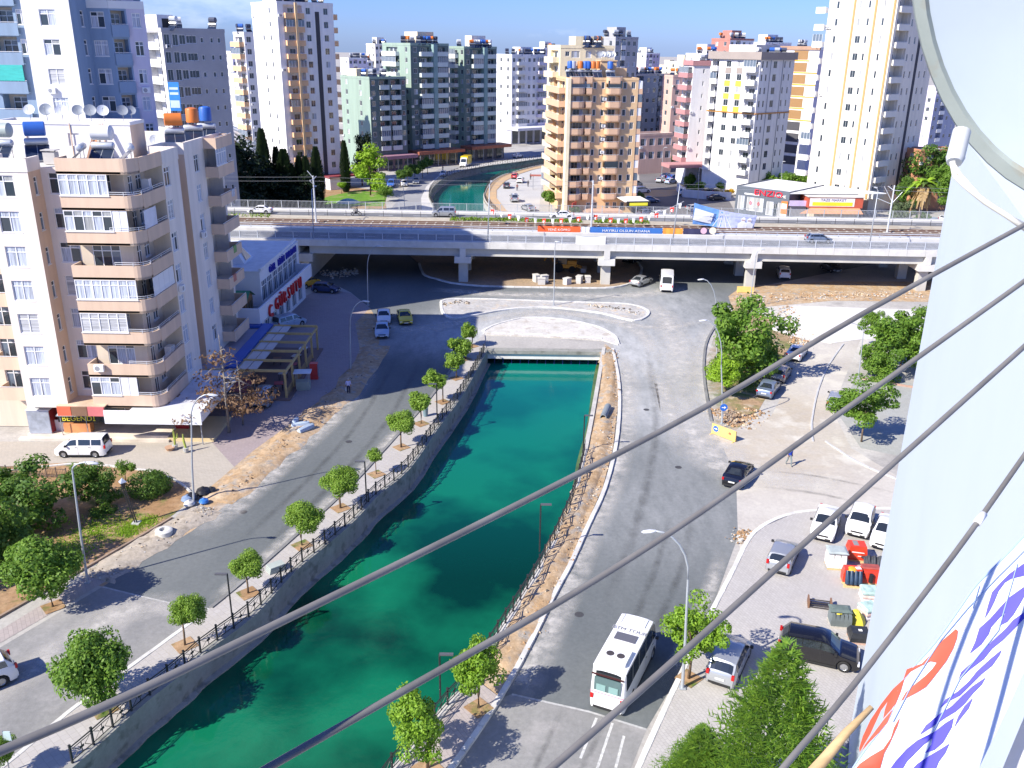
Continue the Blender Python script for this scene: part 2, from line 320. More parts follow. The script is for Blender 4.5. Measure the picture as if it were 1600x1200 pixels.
# ---- asphalt
dustspots = [(6,112,24,.9),(-5,107,15,.9),(16,99,15,.95),(24,86,9,.9),(14,84,9,.7),(20,80,16,.6),(29,108,14,.9),(-21,105,11,.6),(21,124,15,.6),(12,62,14,.35)]
m_new = ground_mix('fresh_asphalt',(.115,.128,.130),(.15,.162,.162),None,scale=.09,stretch=(1,.35,1),finev=.14,spots=dustspots,spotcol=(.50,.505,.50),bump=.15)
m_old = ground_mix('old_asphalt',(.27,.265,.255),(.21,.21,.205),(.31,.30,.29),scale=.16,stretch=(1,.4,1),rotz=.7,finev=.15,spots=[(-34,50,8,.5)],spotcol=(.36,.35,.33))
ROADZ = .008
leftedge = [(160,917),(230,872),(300,830),(352,790),(410,736),(470,684),(530,633),(572,581),(592,535),(588,505),(578,481)]
prom_kerb = [(-60,1245),(10,1197),(105,1117),(200,1047),(330,952),(397,897),(467,835),(510,797),(562,747),(600,705),(645,655),(675,620),(712,570),(735,545),(757,522)]
sheet('road', GP(leftedge+[(548,457),(520,443),(480,436),(470,415)])+[Vector((-40,160,0)),Vector((75,160,0))]+GP([(1150,455),(1140,482),(1108,530),(1099,560),(1104,610),(1112,660),(1150,745),(1153,838),(1120,930),(1075,1030),(1010,1140),(920,1112),(800,1085),(781,1091),(829,1005),(867,928),(893,880),(920,820),(945,765),(962,700),(968,640),(966,590),(960,545),(950,526),(757,522),(712,570),(675,620),(645,655),(600,705),(510,797),(397,897),(330,952),(265,942),(212,930)]), ROADZ, m_new)
sheet('road', GP([(-90,1085),(-60,1055),(0,1012),(160,917),(212,930),(265,942),(330,952),(200,1047),(105,1117),(10,1197),(-60,1260),(-160,1330)]), ROADZ, m_old)
sheet('road', GP([(781,1091),(800,1085),(920,1112),(1010,1140),(980,1215),(930,1330),(600,1330),(707,1200)]), ROADZ, m_old)
# worn lane lines on the old surface and at its seam
mpaint = M('worn_white_paint',(.5,.5,.48),.8,var=.35,scale=4)
mb = MB()
for (x0,y0,x1,y1,wd) in ((932,1122,907,1185,.14),(957,1130,925,1225,.14),(975,1150,962,1200,.14)):
    a = G(x0,y0); b = G(x1,y1); d = (b-a).normalized(); q = Vector((-d.y,d.x,0))*wd/2
    mb.poly([(v.x,v.y,ROADZ+.004) for v in (a-q,b-q,b+q,a+q)])
struct(mb.build('lane_markings',[mpaint]))
mb = MB()
for P in ([(330,952),(265,942),(212,930),(160,917)],[(800,1085),(920,1112),(1010,1140)]):
    for k in range(len(P)-1):
        a = G(*P[k]); b = G(*P[k+1]); d = (b-a).normalized(); q = Vector((-d.y,d.x,0))*.07
        mb.poly([(v.x,v.y,ROADZ+.004) for v in (a-q,b-q,b+q,a+q)])
struct(mb.build('asphalt_seam',[M('pale_seam',(.4,.4,.39),.9,var=.3,scale=3)]))
# side road, pale and dusty
m_side = ground_mix('dusty_side_road',(.50,.47,.42),(.43,.40,.36),(.56,.53,.46),scale=.13,finev=.12,spots=[(24,74,12,.55),(28,84,8,.6)],spotcol=(.42,.34,.22))
sheet('side_road', GP([(1150,745),(1112,660),(1160,672),(1205,650),(1262,540),(1345,530),(1300,640),(1330,700),(1420,755),(1560,820),(1560,800),(1400,796),(1240,803),(1185,826),(1160,880),(1153,838)]), .004, m_side)
# dust and tyre marks, thin patchy films on the asphalt
def film(path, width, mat, z):
    P = smoothpath(GP(path),4); mb = MB(); A = []; W_ = (-1,-.45,0,.45,1)
    for k,p in enumerate(P):
        d = (P[min(k+1,len(P)-1)]-P[max(k-1,0)]).normalized(); n_ = Vector((-d.y,d.x,0)); e = min(1,min(k,len(P)-1-k)/3)
        for o_ in W_: q = p+n_*(width*o_); mb.v.append((q.x,q.y,z)); A.append(e*(1-abs(o_))**.7)
    for k in range(len(P)-1):
        for j in range(4): a = k*5+j; mb.f.append((a+1,a,a+5,a+6)[::-1]); mb.m.append(0)
    o = mb.build('road_dust' if mat.name == 'sand_film' else 'tyre_mark',[mat]); at = o.data.attributes.new('mask','FLOAT','POINT'); at.data.foreach_set('value',A); struct(o)
def filmmat(name, col, amt, scale, stretch=1):
    m = bpy.data.materials.new(name); m.use_nodes = True; n = m.node_tree.nodes; l = m.node_tree.links; p = n['Principled BSDF']; p.inputs['Base Color'].default_value = (*col,1); p.inputs['Roughness'].default_value = .95
    at = n.new('ShaderNodeAttribute'); at.attribute_name = 'mask'; g = n.new('ShaderNodeNewGeometry'); t = n.new('ShaderNodeTexNoise'); t.inputs['Scale'].default_value = scale; t.inputs['Detail'].default_value = 9; t.inputs['Roughness'].default_value = .7; l.new(g.outputs['Position'],t.inputs['Vector'])
    mr = n.new('ShaderNodeMapRange'); mr.inputs[1].default_value = .32; mr.inputs[2].default_value = .68; mr.inputs[4].default_value = amt; l.new(t.outputs[0],mr.inputs[0]); mu = n.new('ShaderNodeMath'); mu.operation = 'MULTIPLY'; l.new(at.outputs['Fac'],mu.inputs[0]); l.new(mr.outputs[0],mu.inputs[1])
    tr = n.new('ShaderNodeBsdfTransparent'); ms = n.new('ShaderNodeMixShader'); l.new(mu.outputs[0],ms.inputs[0]); l.new(tr.outputs[0],ms.inputs[1]); l.new(p.outputs[0],ms.inputs[2]); l.new(ms.outputs[0],n['Material Output'].inputs['Surface']); return m
fs_ = filmmat('sand_film',(.60,.575,.53),1.0,.8); ft_ = filmmat('tyre_film',(.045,.045,.047),.36,.6)
for k,(P,w_) in enumerate([([(967,548),(982,600),(977,660),(964,720),(943,780),(915,840),(891,900),(864,960),(828,1040),(798,1090)],1.5),([(1125,500),(1106,540),(1100,590),(1114,650),(1135,705),(1165,745)],2.2),([(1060,600),(1090,690),(1140,735),(1230,748),(1330,760)],2.6),([(770,510),(850,489),(930,496),(1000,520),(1030,570)],1.3),([(690,506),(760,499),(850,486),(960,502),(1030,512),(1110,500)],1.1),([(670,450),(760,459),(870,461),(980,462),(1070,450)],2.0),([(1000,465),(1040,500),(1062,560),(1050,660)],2.6),([(330,943),(397,888),(467,826),(510,789),(562,739),(600,697),(640,650)],.8),([(300,838),(380,778),(440,724),(500,670),(547,622),(583,570)],1.6),([(590,500),(640,515),(700,508),(760,492)],2.2),([(-30,1105),(100,1010),(200,955),(290,940)],1.6),([(1000,560),(1040,620),(1060,720)],1.2),([(1130,860),(1105,930),(1070,1010),(1040,1080)],.7)]): film(P,w_,fs_,.0135+k*.0006)
for k,(P,w_) in enumerate([([(1085,800),(1060,900),(1015,1000),(965,1095)],.35),([(1050,800),(1020,900),(975,1000),(925,1090)],.35),([(1010,540),(1025,660),(1000,800),(940,960)],.5),([(620,560),(560,660),(470,760),(370,850)],.4),([(660,560),(600,665),(510,765),(410,858)],.4),([(950,1120),(915,1190),(890,1240)],.22),([(880,1105),(845,1180),(820,1240)],.22),([(1180,760),(1280,772),(1400,800)],.3),([(1180,735),(1280,745),(1420,775)],.25)]): film(P,w_,ft_,.0225+k*.0006)
# ---- left plaza and pavements
m_plaza = paving('plaza_tiles',(.33,.27,.27),(.29,.24,.24),(.22,.18,.18),.42,.22,rot=.55,dust=(.36,.31,.29),var=.6)
m_beige = paving('beige_block_paving',(.43,.39,.33),(.385,.35,.295),(.29,.26,.22),.4,.2,rot=.35,dust=(.45,.40,.33),var=.6)
m_prom = paving('promenade_tiles',(.44,.42,.40),(.395,.375,.36),(.32,.30,.28),.4,.4,rot=.75,dust=(.40,.36,.31),var=.7)
m_pink = paving('pink_grey_tiles',(.40,.345,.325),(.345,.30,.285),(.25,.22,.21),.5,.25,rot=1.0,dust=(.38,.35,.32),var=.5)
m_park = paving('grey_block_parking',(.44,.42,.40),(.39,.37,.35),(.29,.275,.26),.3,.2,rot=1.15,dust=(.47,.45,.42),var=.55)
sheet('plaza', GP([(250,690),(330,585),(420,500),(478,462),(505,450),(548,458),(578,481),(588,505),(580,540),(560,575),(530,618),(470,660),(425,695),(380,745),(330,690)]), .006, m_plaza)
sheet('forecourt', GP([(-90,690),(250,690),(330,690),(380,745),(300,775),(235,738),(120,722),(-90,735)]), .0055, m_beige)
# earth verges
m_earth = ground_mix('orange_earth',(.40,.27,.15),(.48,.37,.25),(.33,.30,.26),scale=.5,finev=.35,fine=2.2,bump=.9)
m_soil = ground_mix('garden_soil',(.30,.18,.09),(.40,.27,.16),(.10,.14,.03),scale=.28,finev=.3,fine=2.5,bump=.7)
sheet('earth_verge', GP([(578,481),(592,505),(593,535),(572,581),(530,633),(470,684),(410,736),(352,790),(300,830),(230,872),(160,917),(128,905),(200,852),(280,806),(330,760),(395,705),(440,672),(505,622),(545,588),(562,545),(555,505)]), .012, m_earth)
sheet('garden', GP([(-90,1045),(0,962),(140,882),(270,805),(303,778),(285,755),(235,738),(120,722),(-90,735)]), .010, m_soil)
sheet('pavement', GP([(-120,1090),(-60,1040),(0,985),(150,893),(275,810),(300,800),(312,818),(230,865),(160,912),(0,1005),(-60,1048),(-130,1110)]), .016, m_pink)
slab('promenade', GP(prom_kerb)+[Vector(p)+Vector((-.2,.15,0)) for p in cl[::-1]][:-3], -.4, .12, m_prom)
kerb(smoothpath(GP([(-60,1245),(10,1197),(105,1117),(200,1047),(330,952)]),3), w=.3, h=.15, L=1.0, z=.0, mat=M('pale_kerb',(.56,.55,.52),.85,var=.2))
kerb(smoothpath(GP([(330,952),(397,897),(467,835),(510,797),(562,747),(600,705),(645,655),(675,620),(712,570),(735,545)]),3), w=.3, h=.2, L=1.2, mat=M('dark_kerb',(.20,.20,.195),.85,var=.25))
# rubble strip on the right of the canal
rk = [(781,1091),(829,1005),(867,928),(893,880),(920,820),(945,765),(962,700),(968,640),(966,590),(955,540)]
slab('earth_bank', [Vector(p)+Vector((.3,0,0)) for p in crt[14:]]+GP([(945,538),(954,545),(962,590),(964,640),(958,700),(941,765),(916,820),(889,880),(863,928),(825,1005),(778,1088),(745,1060)]), -.3, .10, m_earth)
slab('pavement', GP([(745,1066),(778,1090),(704,1203),(600,1340),(480,1400),(600,1225),(690,1114)]), -.3, .13, m_pink)
kerb(smoothpath(GP([(560,1390),(707,1200),(781,1091),(829,1005),(867,928),(893,880),(920,820),(945,765),(962,700),(968,640),(966,590),(957,545)]),3), w=.34, h=.17, L=1.0, mat=M('pale_kerb'))
# traffic islands
isl = [(689,472),(705,468),(780,469),(855,472),(930,474),(980,476),(1007,483),(1014,491),(1002,500),(985,502),(945,491),(892,484),(850,481),(805,483),(770,488),(717,498),(702,498),(691,488)]
m_isl = ground_mix('island_rubble_fill',(.46,.45,.43),(.37,.36,.34),(.50,.44,.36),scale=.4,finev=.3)
slab('traffic_island', GP(isl), -.1, .13, m_isl)
mk = M('white_kerb',(.62,.61,.58),.85,var=.25)
kerb(smoothpath([*GP(isl),G(*isl[0])],2), w=.38, h=.2, L=1.25, mat=mk)
isl2 = [(755,518),(767,511),(785,505),(810,499),(842,497),(880,500),(918,507),(945,516),(962,528),(966,540),(944,533),(850,527),(757,524)]
m_isl2 = ground_mix('white_rubble_fill',(.58,.56,.52),(.50,.48,.44),(.44,.40,.35),scale=.3,finev=.2)
slab('traffic_island', GP(isl2), -.1, .11, m_isl2)
kerb(smoothpath(GP(isl2[:10]),2), w=.38, h=.18, L=1.25, mat=mk)
kerb(GP([(755,521),(850,524),(945,530)]), w=.3, h=.2, L=1.0, mat=mk)
isl3 = [(640,400),(655,412),(662,430),(680,436),(705,443),(755,448),(855,450),(942,451),(975,447),(995,437),(1003,420),(990,405),(985,398)]
m_isl3 = ground_mix('under_bridge_earth',(.36,.26,.17),(.28,.22,.16),None,scale=.3,finev=.3)
slab('traffic_island', GP(isl3), -.1, .10, m_isl3)
kerb(smoothpath(GP(isl3[1:12]),2), w=.38, h=.2, L=1.25, mat=mk)
# right side: earth band by the bridge, white slab, planting bed, parking
sheet('earth_verge', GP([(1138,463),(1160,447),(1300,440),(1475,440),(1475,472),(1300,470),(1145,484)]), .012, m_earth)
m_conc = ground_mix('white_concrete_slab',(.66,.645,.61),(.60,.585,.55),None,scale=.2,finev=.06,bump=.1)
slab('concrete_slab', GP([(1201,514),(1218,495),(1240,478),(1320,481),(1450,485),(1437,527),(1350,530),(1299,537),(1245,527)]), -.1, .06, m_conc)
m_bed = ground_mix('planting_bed',(.34,.23,.14),(.12,.16,.04),(.44,.36,.27),scale=.3,finev=.35,fine=2)
sheet('planting_bed', GP([(1104,560),(1101,600),(1112,662),(1150,672),(1186,640),(1215,590),(1240,547),(1252,530),(1195,494),(1150,481),(1124,502)]), .013, m_bed)
kerb(smoothpath(GP([(1140,484),(1124,502),(1106,530),(1100,560),(1101,600),(1112,662)]),3), w=.3, h=.16, L=1.1, mat=M('dark_kerb'))
slab('parking_pavement', GP([(975,1330),(1003,1200),(1052,1090),(1100,990),(1150,890),(1168,850),(1190,826),(1240,804),(1330,797),(1420,797),(1600,830),(1600,1330)]), -.2, .10, m_park)
kerb(smoothpath(GP([(940,1330),(1000,1195),(1050,1085),(1098,985),(1148,887),(1166,850),(1189,825),(1240,803),(1330,796),(1420,797)]),3), w=.32, h=.14, L=1.0, mat=mk)
sheet('courtyard', GP([(1340,590),(1440,600),(1560,640),(1560,740),(1440,720),(1345,700),(1305,640)]), .006, paving('green_grey_paving',(.36,.37,.34),(.32,.33,.30),(.26,.26,.24),.5,.5,rot=.2,var=.4))
kerb(smoothpath(GP([(1270,690),(1268,660),(1278,610),(1295,570),(1320,535)]),2), w=.18, h=.1, L=1.2, mat=M('kerb_concrete'))
kerb(smoothpath(GP([(1290,690),(1335,720),(1390,745),(1480,775)]),2), w=.18, h=.1, L=1.2, mat=M('kerb_concrete'))
kerb(GP([(1345,592),(1395,601),(1450,610)]), w=.2, h=.2, L=1.2, mat=M('terracotta_kerb',(.42,.27,.2),.85))
# garden kerb
kerb(smoothpath(GP([(-60,1000),(0,965),(140,885),(272,808)]),2), w=.2, h=.14, L=1.2, mat=M('brown_kerb',(.30,.22,.16),.9))
kerb(smoothpath(GP([(0,738),(120,725),(200,733),(240,738),(285,757),(303,778)]),2), w=.2, h=.12, L=1.1, mat=M('pale_kerb'))
# beyond the bridge
m_farroad = ground_mix('far_asphalt',(.30,.30,.31),(.25,.25,.26),None,scale=.1,finev=.1,bump=0)
sheet('road', GP([(600,350),(612,325),(630,300),(650,283),(690,262),(730,252),(780,243),(850,232),(920,226),(960,224),(960,233),(850,243),(770,253),(720,262),(690,272),(668,292),(660,310),(662,350)]), .006, m_farroad)
m_whitepave = paving('white_promenade_slabs',(.56,.545,.52),(.52,.505,.48),(.42,.40,.38),3,2,var=.2)
slab('promenade', GP([(660,350),(658,310),(666,292),(688,273),(720,263),(770,254),(850,244),(900,237)])+[p for p in fl[::-1][3:]], -.3, .1, m_whitepave)
m_bare = ground_mix('bare_orange_earth',(.50,.34,.19),(.44,.33,.22),None,scale=.3,finev=.2)
slab('earth_bank', fr[:-6]+GP([(905,251),(862,259),(830,266),(806,274),(790,283),(776,297),(776,310),(790,328),(815,345)]), -.3, .1, m_bare)
sheet('road', GP([(815,345),(790,328),(776,310),(776,297),(790,283),(806,274),(845,262),(850,275),(845,300),(842,330),(845,345)]), .005, ground_mix('pale_far_road',(.48,.475,.46),(.44,.43,.42),None,scale=.1,bump=0))
sheet('car_park', GP([(1000,352),(1000,300),(998,262),(1030,236),(1062,240),(1068,290),(1140,315),(1160,352)]), .006, ground_mix('dark_car_park_asphalt',(.13,.125,.13),(.17,.16,.16),None,scale=.08,bump=0))
sheet('earth_path', GP([(1003,297),(1060,296),(1062,304),(1040,307),(1005,308)]), .010, m_bare)
sheet('lawn', GP([(478,318),(520,305),(560,298),(606,302),(600,322),(560,322),(500,328)]), .012, ground_mix('lawn_grass',(.10,.22,.02),(.14,.27,.03),(.3,.25,.15),scale=.2,finev=.3))
sheet('garden', GP([(300,350),(320,300),(400,290),(540,290),(600,300),(606,340),(600,352)]), .006, m_soil)
# ================================================================ BUILDINGS
W_PVC = M('white_pvc',(.78,.78,.78),.4,var=0)
GLASS = M('window_glass',(.035,.05,.065),.06,var=0,spec=.9)
GLASS2 = M('window_glass_pale',(.13,.17,.22),.08,var=0,spec=.9)
CURT = M('curtain_white',(.44,.48,.56),.9,var=.6,scale=2.6,stretch=(5,5,.15))
CURT2 = M('curtain_beige',(.33,.34,.34),.9,var=.4,scale=2.6,stretch=(5,5,.15))
BLIND = M('blind_grey',(.45,.46,.48),.7,var=.5,scale=3,stretch=(.1,.1,4))
DARKI = M('dark_interior',(.03,.03,.035),.7,var=0)
METAL = M('galvanised_steel',(.45,.46,.47),.4,metal=.7,var=.1)
WMET = M('white_metal',(.75,.76,.78),.45,var=.05)
GREYM = M('grey_metal',(.33,.34,.36),.5,metal=.3,var=.1)
BLACKM = M('black_metal',(.025,.026,.028),.5,var=0)
WIN = {}
def win_mesh(kind, w, h):
    """frame mesh and pane mesh of a window; local x along the wall, y out of the wall is -y, z up from the sill"""
    k = (kind, round(w,2), round(h,2))
    if k in WIN: return WIN[k]
    mb = MB(); pn = MB(); fr = .07; d = .07
    n = 1 if w < .9 else (2 if w < 1.9 else max(3, round(w/.75)))
    if kind.startswith('far'):
        gm = {'far':0,'farc':1,'farl':2}[kind]
        mb.box(-w/2,w/2,-.05,.0,0,h,0)
        for i in range(n):
            a = -w/2+.08+(w-.16)*i/n+.02; b = -w/2+.08+(w-.16)*(i+1)/n-.02
            mb.poly([(a,-.054,.08),(b,-.054,.08),(b,-.054,h-.08),(a,-.054,h-.08)],1 if (i+gm)%3 or gm == 0 else 2)
        me = mb.mesh('window',[W_PVC, GLASS if kind != 'farl' else CURT2, CURT]); WIN[k] = (me,None); return WIN[k]
    for (x0,x1,z0,z1) in ((-w/2,w/2,0,fr),(-w/2,w/2,h-fr,h),(-w/2,-w/2+fr,fr,h-fr),(w/2-fr,w/2,fr,h-fr)): mb.box(x0,x1,-d,0,z0,z1)
    tr = h*.72
    if h > 1.2: mb.box(-w/2+fr,w/2-fr,-d+.01,0,tr-.04,tr+.04)
    for i in range(1,n):
        x = -w/2+w*i/n; mb.box(x-.04,x+.04,-d-.004,-.004,fr,h-fr)
    mb.box(-w/2-.06,w/2+.06,-.16,0,-.07,-.001)
    mats = [GLASS, CURT, CURT2, BLIND, GLASS2]; rs = random.Random(hash(kind)%999)
    sel = {'dark':[0,0,4],'curt':[1,1,1],'mix':[0,1,1],'mix2':[1,0,2],'blind':[3,3,3],'glass':[4,0,4]}[kind]
    for i in range(n):
        a = -w/2+w*i/n+.03; b = -w/2+w*(i+1)/n-.03
        if h > 1.2:
            pn.poly([(a,-.03,fr),(b,-.03,fr),(b,-.03,tr),(a,-.03,tr)],sel[i%3]); pn.poly([(a,-.03,tr),(b,-.03,tr),(b,-.03,h-fr),(a,-.03,h-fr)],sel[(i+1)%3])
        else: pn.poly([(a,-.03,fr),(b,-.03,fr),(b,-.03,h-fr),(a,-.03,h-fr)],sel[i%3])
    WIN[k] = (mb.mesh('window',[W_PVC]), pn.mesh('pane',mats)); return WIN[k]
def put_window(root, kind, w, h, pos, ang):
    f,pn = win_mesh(kind,w,h); L = world_loc(root)
    o = link('window', f, root, Vector(pos)-L, ang)
    if pn: link('pane', pn, o)
    return o
AC = None
def put_ac(root, pos, ang):
    global AC
    if AC is None:
        a = MB(); a.box(-.42,.42,-.32,-.02,0,.6); f = MB(); f.lathe([(0,-.0),(.22,-.0)],14,0,(-.1,-.325,.3),'y')
        AC = (a.mesh('air_conditioner',[W_PVC]), f.mesh('fan',[GREYM]))
    o = link('air_conditioner', AC[0], root, Vector(pos)-world_loc(root), ang); link('fan', AC[1], o); return o
class Bld:
    def __init__(s, name, label, c, wall, cat='building'):
        s.root = thing(name, label, cat, (c[0],c[1],0)); s.wm = wall if isinstance(wall,list) else [wall]; s.mb = MB(); s.slabs = MB(); s.c = c
    def face(s, p0, p1, z0, z1, ops=(), m=0, rm=None):
        """vertical wall from p0 to p1 (outside on the right); ops = (u, w, z, h, depth, backmat, window kind, ww, wh, wz)"""
        p0 = Vector((p0[0],p0[1])); p1 = Vector((p1[0],p1[1])); L = (p1-p0).length; d = (p1-p0)/L; nrm = Vector((d.y,-d.x)); ang = math.atan2(d.y,d.x)
        us = sorted(set([0,L]+[round(o[0]-o[1]/2,3) for o in ops]+[round(o[0]+o[1]/2,3) for o in ops])); zs = sorted(set([z0,z1]+[round(o[2],3) for o in ops]+[round(o[2]+o[3],3) for o in ops]))
        us = [u for u in us if 0 <= u <= L]; zs = [z for z in zs if z0 <= z <= z1]
        P = lambda u,z,o=0: (p0.x+d.x*u+nrm.x*o, p0.y+d.y*u+nrm.y*o, z)
        for i in range(len(us)-1):
            uc = (us[i]+us[i+1])/2; run = None
            col = [o for o in ops if o[0]-o[1]/2 < uc < o[0]+o[1]/2]
            for j in range(len(zs)-1):
                zc = (zs[j]+zs[j+1])/2
                if any(o[2] < zc < o[2]+o[3] for o in col):
                    if run is not None: s.mb.poly([P(us[i],run),P(us[i+1],run),P(us[i+1],zs[j]),P(us[i],zs[j])],m); run = None
                elif run is None: run = zs[j]
            if run is not None: s.mb.poly([P(us[i],run),P(us[i+1],run),P(us[i+1],z1),P(us[i],z1)],m)
        for o in ops:
            a,b,c,e,dp = o[0]-o[1]/2,o[0]+o[1]/2,o[2],o[2]+o[3],-o[4]; r = m if rm is None else rm
            s.mb.poly([P(a,c),P(a,c,dp),P(a,e,dp),P(a,e)],r); s.mb.poly([P(b,c,dp),P(b,c),P(b,e),P(b,e,dp)],r)
            s.mb.poly([P(a,c),P(b,c),P(b,c,dp),P(a,c,dp)],r); s.mb.poly([P(a,e,dp),P(b,e,dp),P(b,e),P(a,e)],r)
            if o[4] > .4 or not o[6]: s.mb.poly([P(a,c,dp),P(b,c,dp),P(b,e,dp),P(a,e,dp)],o[5])
            if o[6]:
                ww,wh,wz = (o[7:10] if len(o) > 7 else (o[1],o[3],0))
                put_window(s.root, o[6], ww, wh, Vector(P(o[0],c+wz,dp+.001)), ang)
    def grid(s, p0, p1, z0, floors, fh, cols, m=0, top=None, rnd=None, parapet=1.0):
        """cols: (u, w, sill, h, kind) windows, or kind 'loggia' = open recess with a balcony front"""
        rnd = rnd or random; ops = []; extra = []
        p0 = Vector((p0[0],p0[1])); p1 = Vector((p1[0],p1[1])); d = (p1-p0).normalized(); nrm = Vector((d.y,-d.x)); ang = math.atan2(d.y,d.x)
        for f in range(floors):
            zf = z0+f*fh
            for c in cols:
                u,w,sl,h,k = c[:5]
                if k == 'loggia':
                    ops.append((u,w,zf+.1,fh-.35,1.3,c[5] if len(c) > 5 else m,rnd.choice(['far','far','farc']),min(1.6,w*.6),2.0,.05)); extra.append((u,w,zf,c))
                elif k == 'bal': extra.append((u,w,zf,c)); ops.append((u,w*.8,zf+.12,fh-.75,.6,m,rnd.choice(['far','farc']),w*.5,min(2.0,fh-.8),.02))
                else: ops.append((u,w,zf+sl,h,.14,m,k if k != 'any' else rnd.choice(['far','far','farc','farl'])))
        s.face(p0,p1,z0,z0+floors*fh if top is None else top,ops,m)
        for (u,w,zf,c) in extra:
            q = p0+d*u; dep = c[6] if len(c) > 6 else (.12 if c[4] == 'loggia' else 1.2); bm = c[7] if len(c) > 7 else s.wm[0]; 
            s.balcony(q, ang, w+(.1 if c[4] != 'loggia' else -.04), dep, zf, bm, glaze=rnd.random() < (c[8] if len(c) > 8 else .12))
    BC = {}
    def balcony(s, q, ang, w, dep, zf, mat, glaze=False, ph=1.0):
        k = (round(w,2),round(dep,2),mat.name,glaze,ph)
        if k not in Bld.BC:
            b = MB(); b.box(-w/2,w/2,-dep,-.003,-.12,.0); b.box(-w/2,w/2,-dep-.1,-dep-.002,-.2,ph)
            if dep > .4: b.box(-w/2,-w/2+.1,-dep,-.003,0,ph); b.box(w/2-.1,w/2,-dep,-.003,0,ph)
            b.box(-w/2,w/2,-dep-.07,-dep-.03,ph+.06,ph+.11,1)
            if glaze:
                n = max(2,round(w/.8))
                for i in range(n+1): x = -w/2+.05+(w-.1)*i/n; b.box(x-.03,x+.03,-dep-.08,-dep-.02,ph,2.55,1)
                b.poly([(-w/2,-dep-.05,ph),(w/2,-dep-.05,ph),(w/2,-dep-.05,2.5),(-w/2,-dep-.05,2.5)],2)
            Bld.BC[k] = b.mesh('balcony',[mat,WMET,GLASS2])
        return link('balcony', Bld.BC[k], s.root, Vector((q[0],q[1],zf))-world_loc(s.root), ang)
    def part(s, name, mb, mats): return mb.build(name, mats, s.root)
    def finish(s, foot, ztop, roofmat, par=.5, parmat=0, skip=()):
        s.root.location; P = ccw([(p[0],p[1]) for p in foot])
        s.mb.build('wall', s.wm, s.root)
        mb = MB(); mb.poly([(x,y,ztop-.02) for x,y in P]); mb.build('roof',[roofmat],s.root)
        mb = MB(); N = len(P)
        for k in range(N):
            if k in skip: continue
            a = Vector(P[k]); b = Vector(P[(k+1)%N]); L = (b-a).length; ang = math.atan2(b.y-a.y,b.x-a.x)
            mb.box(-.05,L+.05,-.06,.2,ztop-.15,ztop+par,0,ang,(a.x,a.y))
        mb.build('parapet',[s.wm[parmat]],s.root)
        return s.root
M_ROOF = M('grey_roof_screed',(.38,.37,.35),.9,var=.25,scale=.5)
M_ROOFW = M('pale_roof_screed',(.55,.54,.51),.9,var=.2,scale=.5)
# ---- roof things: solar water heaters and dishes
ORD = 'first second third fourth fifth sixth seventh eighth ninth tenth eleventh twelfth thirteenth fourteenth'.split()
HEAT = {}
COLS = {'blue':(.03,.12,.45),'orange':(.6,.17,.03),'grey':(.36,.41,.38),'white':(.62,.63,.64),'red':(.62,.07,.02),'steel':(.5,.53,.57),'dark':(.05,.06,.10)}
def heater(x, y, z, ang=0, tank='blue', upright=False, small=False, label='', group=None):
    k = (tank, upright, small)
    if k not in HEAT:
        f = MB(); 
        for a in (-.8,.8):
            f.bar((a,.5,0),(a,.5,1.9),.03); f.bar((a,-.9,0),(a,.5,1.35),.03); f.bar((a,.5,.05),(a,-.9,.05),.03)
        f.bar((-.8,.5,1.85),(.8,.5,1.85),.03)
        p_ = MB(); q = Vector((0,1.55,1.15)).normalized()
        p_.poly([(-.95,-1.0,.16),(.95,-1.0,.16),(.95,.45,1.32),(-.95,.45,1.32)]); p_.poly([(-.95,.45,1.25),(.95,.45,1.25),(.95,-1.0,.09),(-.95,-1.0,.09)])
        for (a,b) in (((-.95,-1.0,.13),(.95,-1.0,.13)),((-.95,.45,1.29),(.95,.45,1.29)),((-.95,-1,.13),(-.95,.45,1.29)),((.95,-1,.13),(.95,.45,1.29)),((0,-1,.13),(0,.45,1.29))): p_.bar(a,b,.035,1)
        t_ = MB(); prof = [(0,-.95),(.2,-.95),(.27,-.9),(.3,-.85),(.3,.85),(.27,.9),(.2,.95),(0,.95)]
        t_.lathe(prof,14,0,(0,.5,1.6),'x')
        c_ = MB(); R_ = .62; 
        if upright: c_.lathe([(0,0),(R_*.9,0),(R_,.05),(R_,1.3),(R_*.9,1.4),(.2,1.5),(0,1.5)],14,0,(0,.6,2.1))
        else: c_.lathe([(0,-.85),(R_*.85,-.85),(R_,-.78),(R_,.78),(R_*.85,.85),(0,.85)],14,0,(0,.6,2.65),'x')
        HEAT[k] = (f.mesh('stand',[METAL]), p_.mesh('solar_panel',[M('solar_collector',(.02,.03,.06),.15,var=.1),METAL]), t_.mesh('hot_water_tank',[M('tank_steel',COLS['steel'],.35,metal=.3,var=.05)],True,40), c_.mesh('cold_water_tank',[M('tank_'+tank,COLS[tank],.45,var=.08)],True,40))
    f,p_,t_,c_ = HEAT[k]
    r = thing('solar_water_heater', label, 'water heater', (x,y,z), ang, group)
    link('stand',f,r); link('solar_panel',p_,r); link('hot_water_tank',t_,r)
    if not small: link('cold_water_tank',c_,r)
    return r
FARH = {}
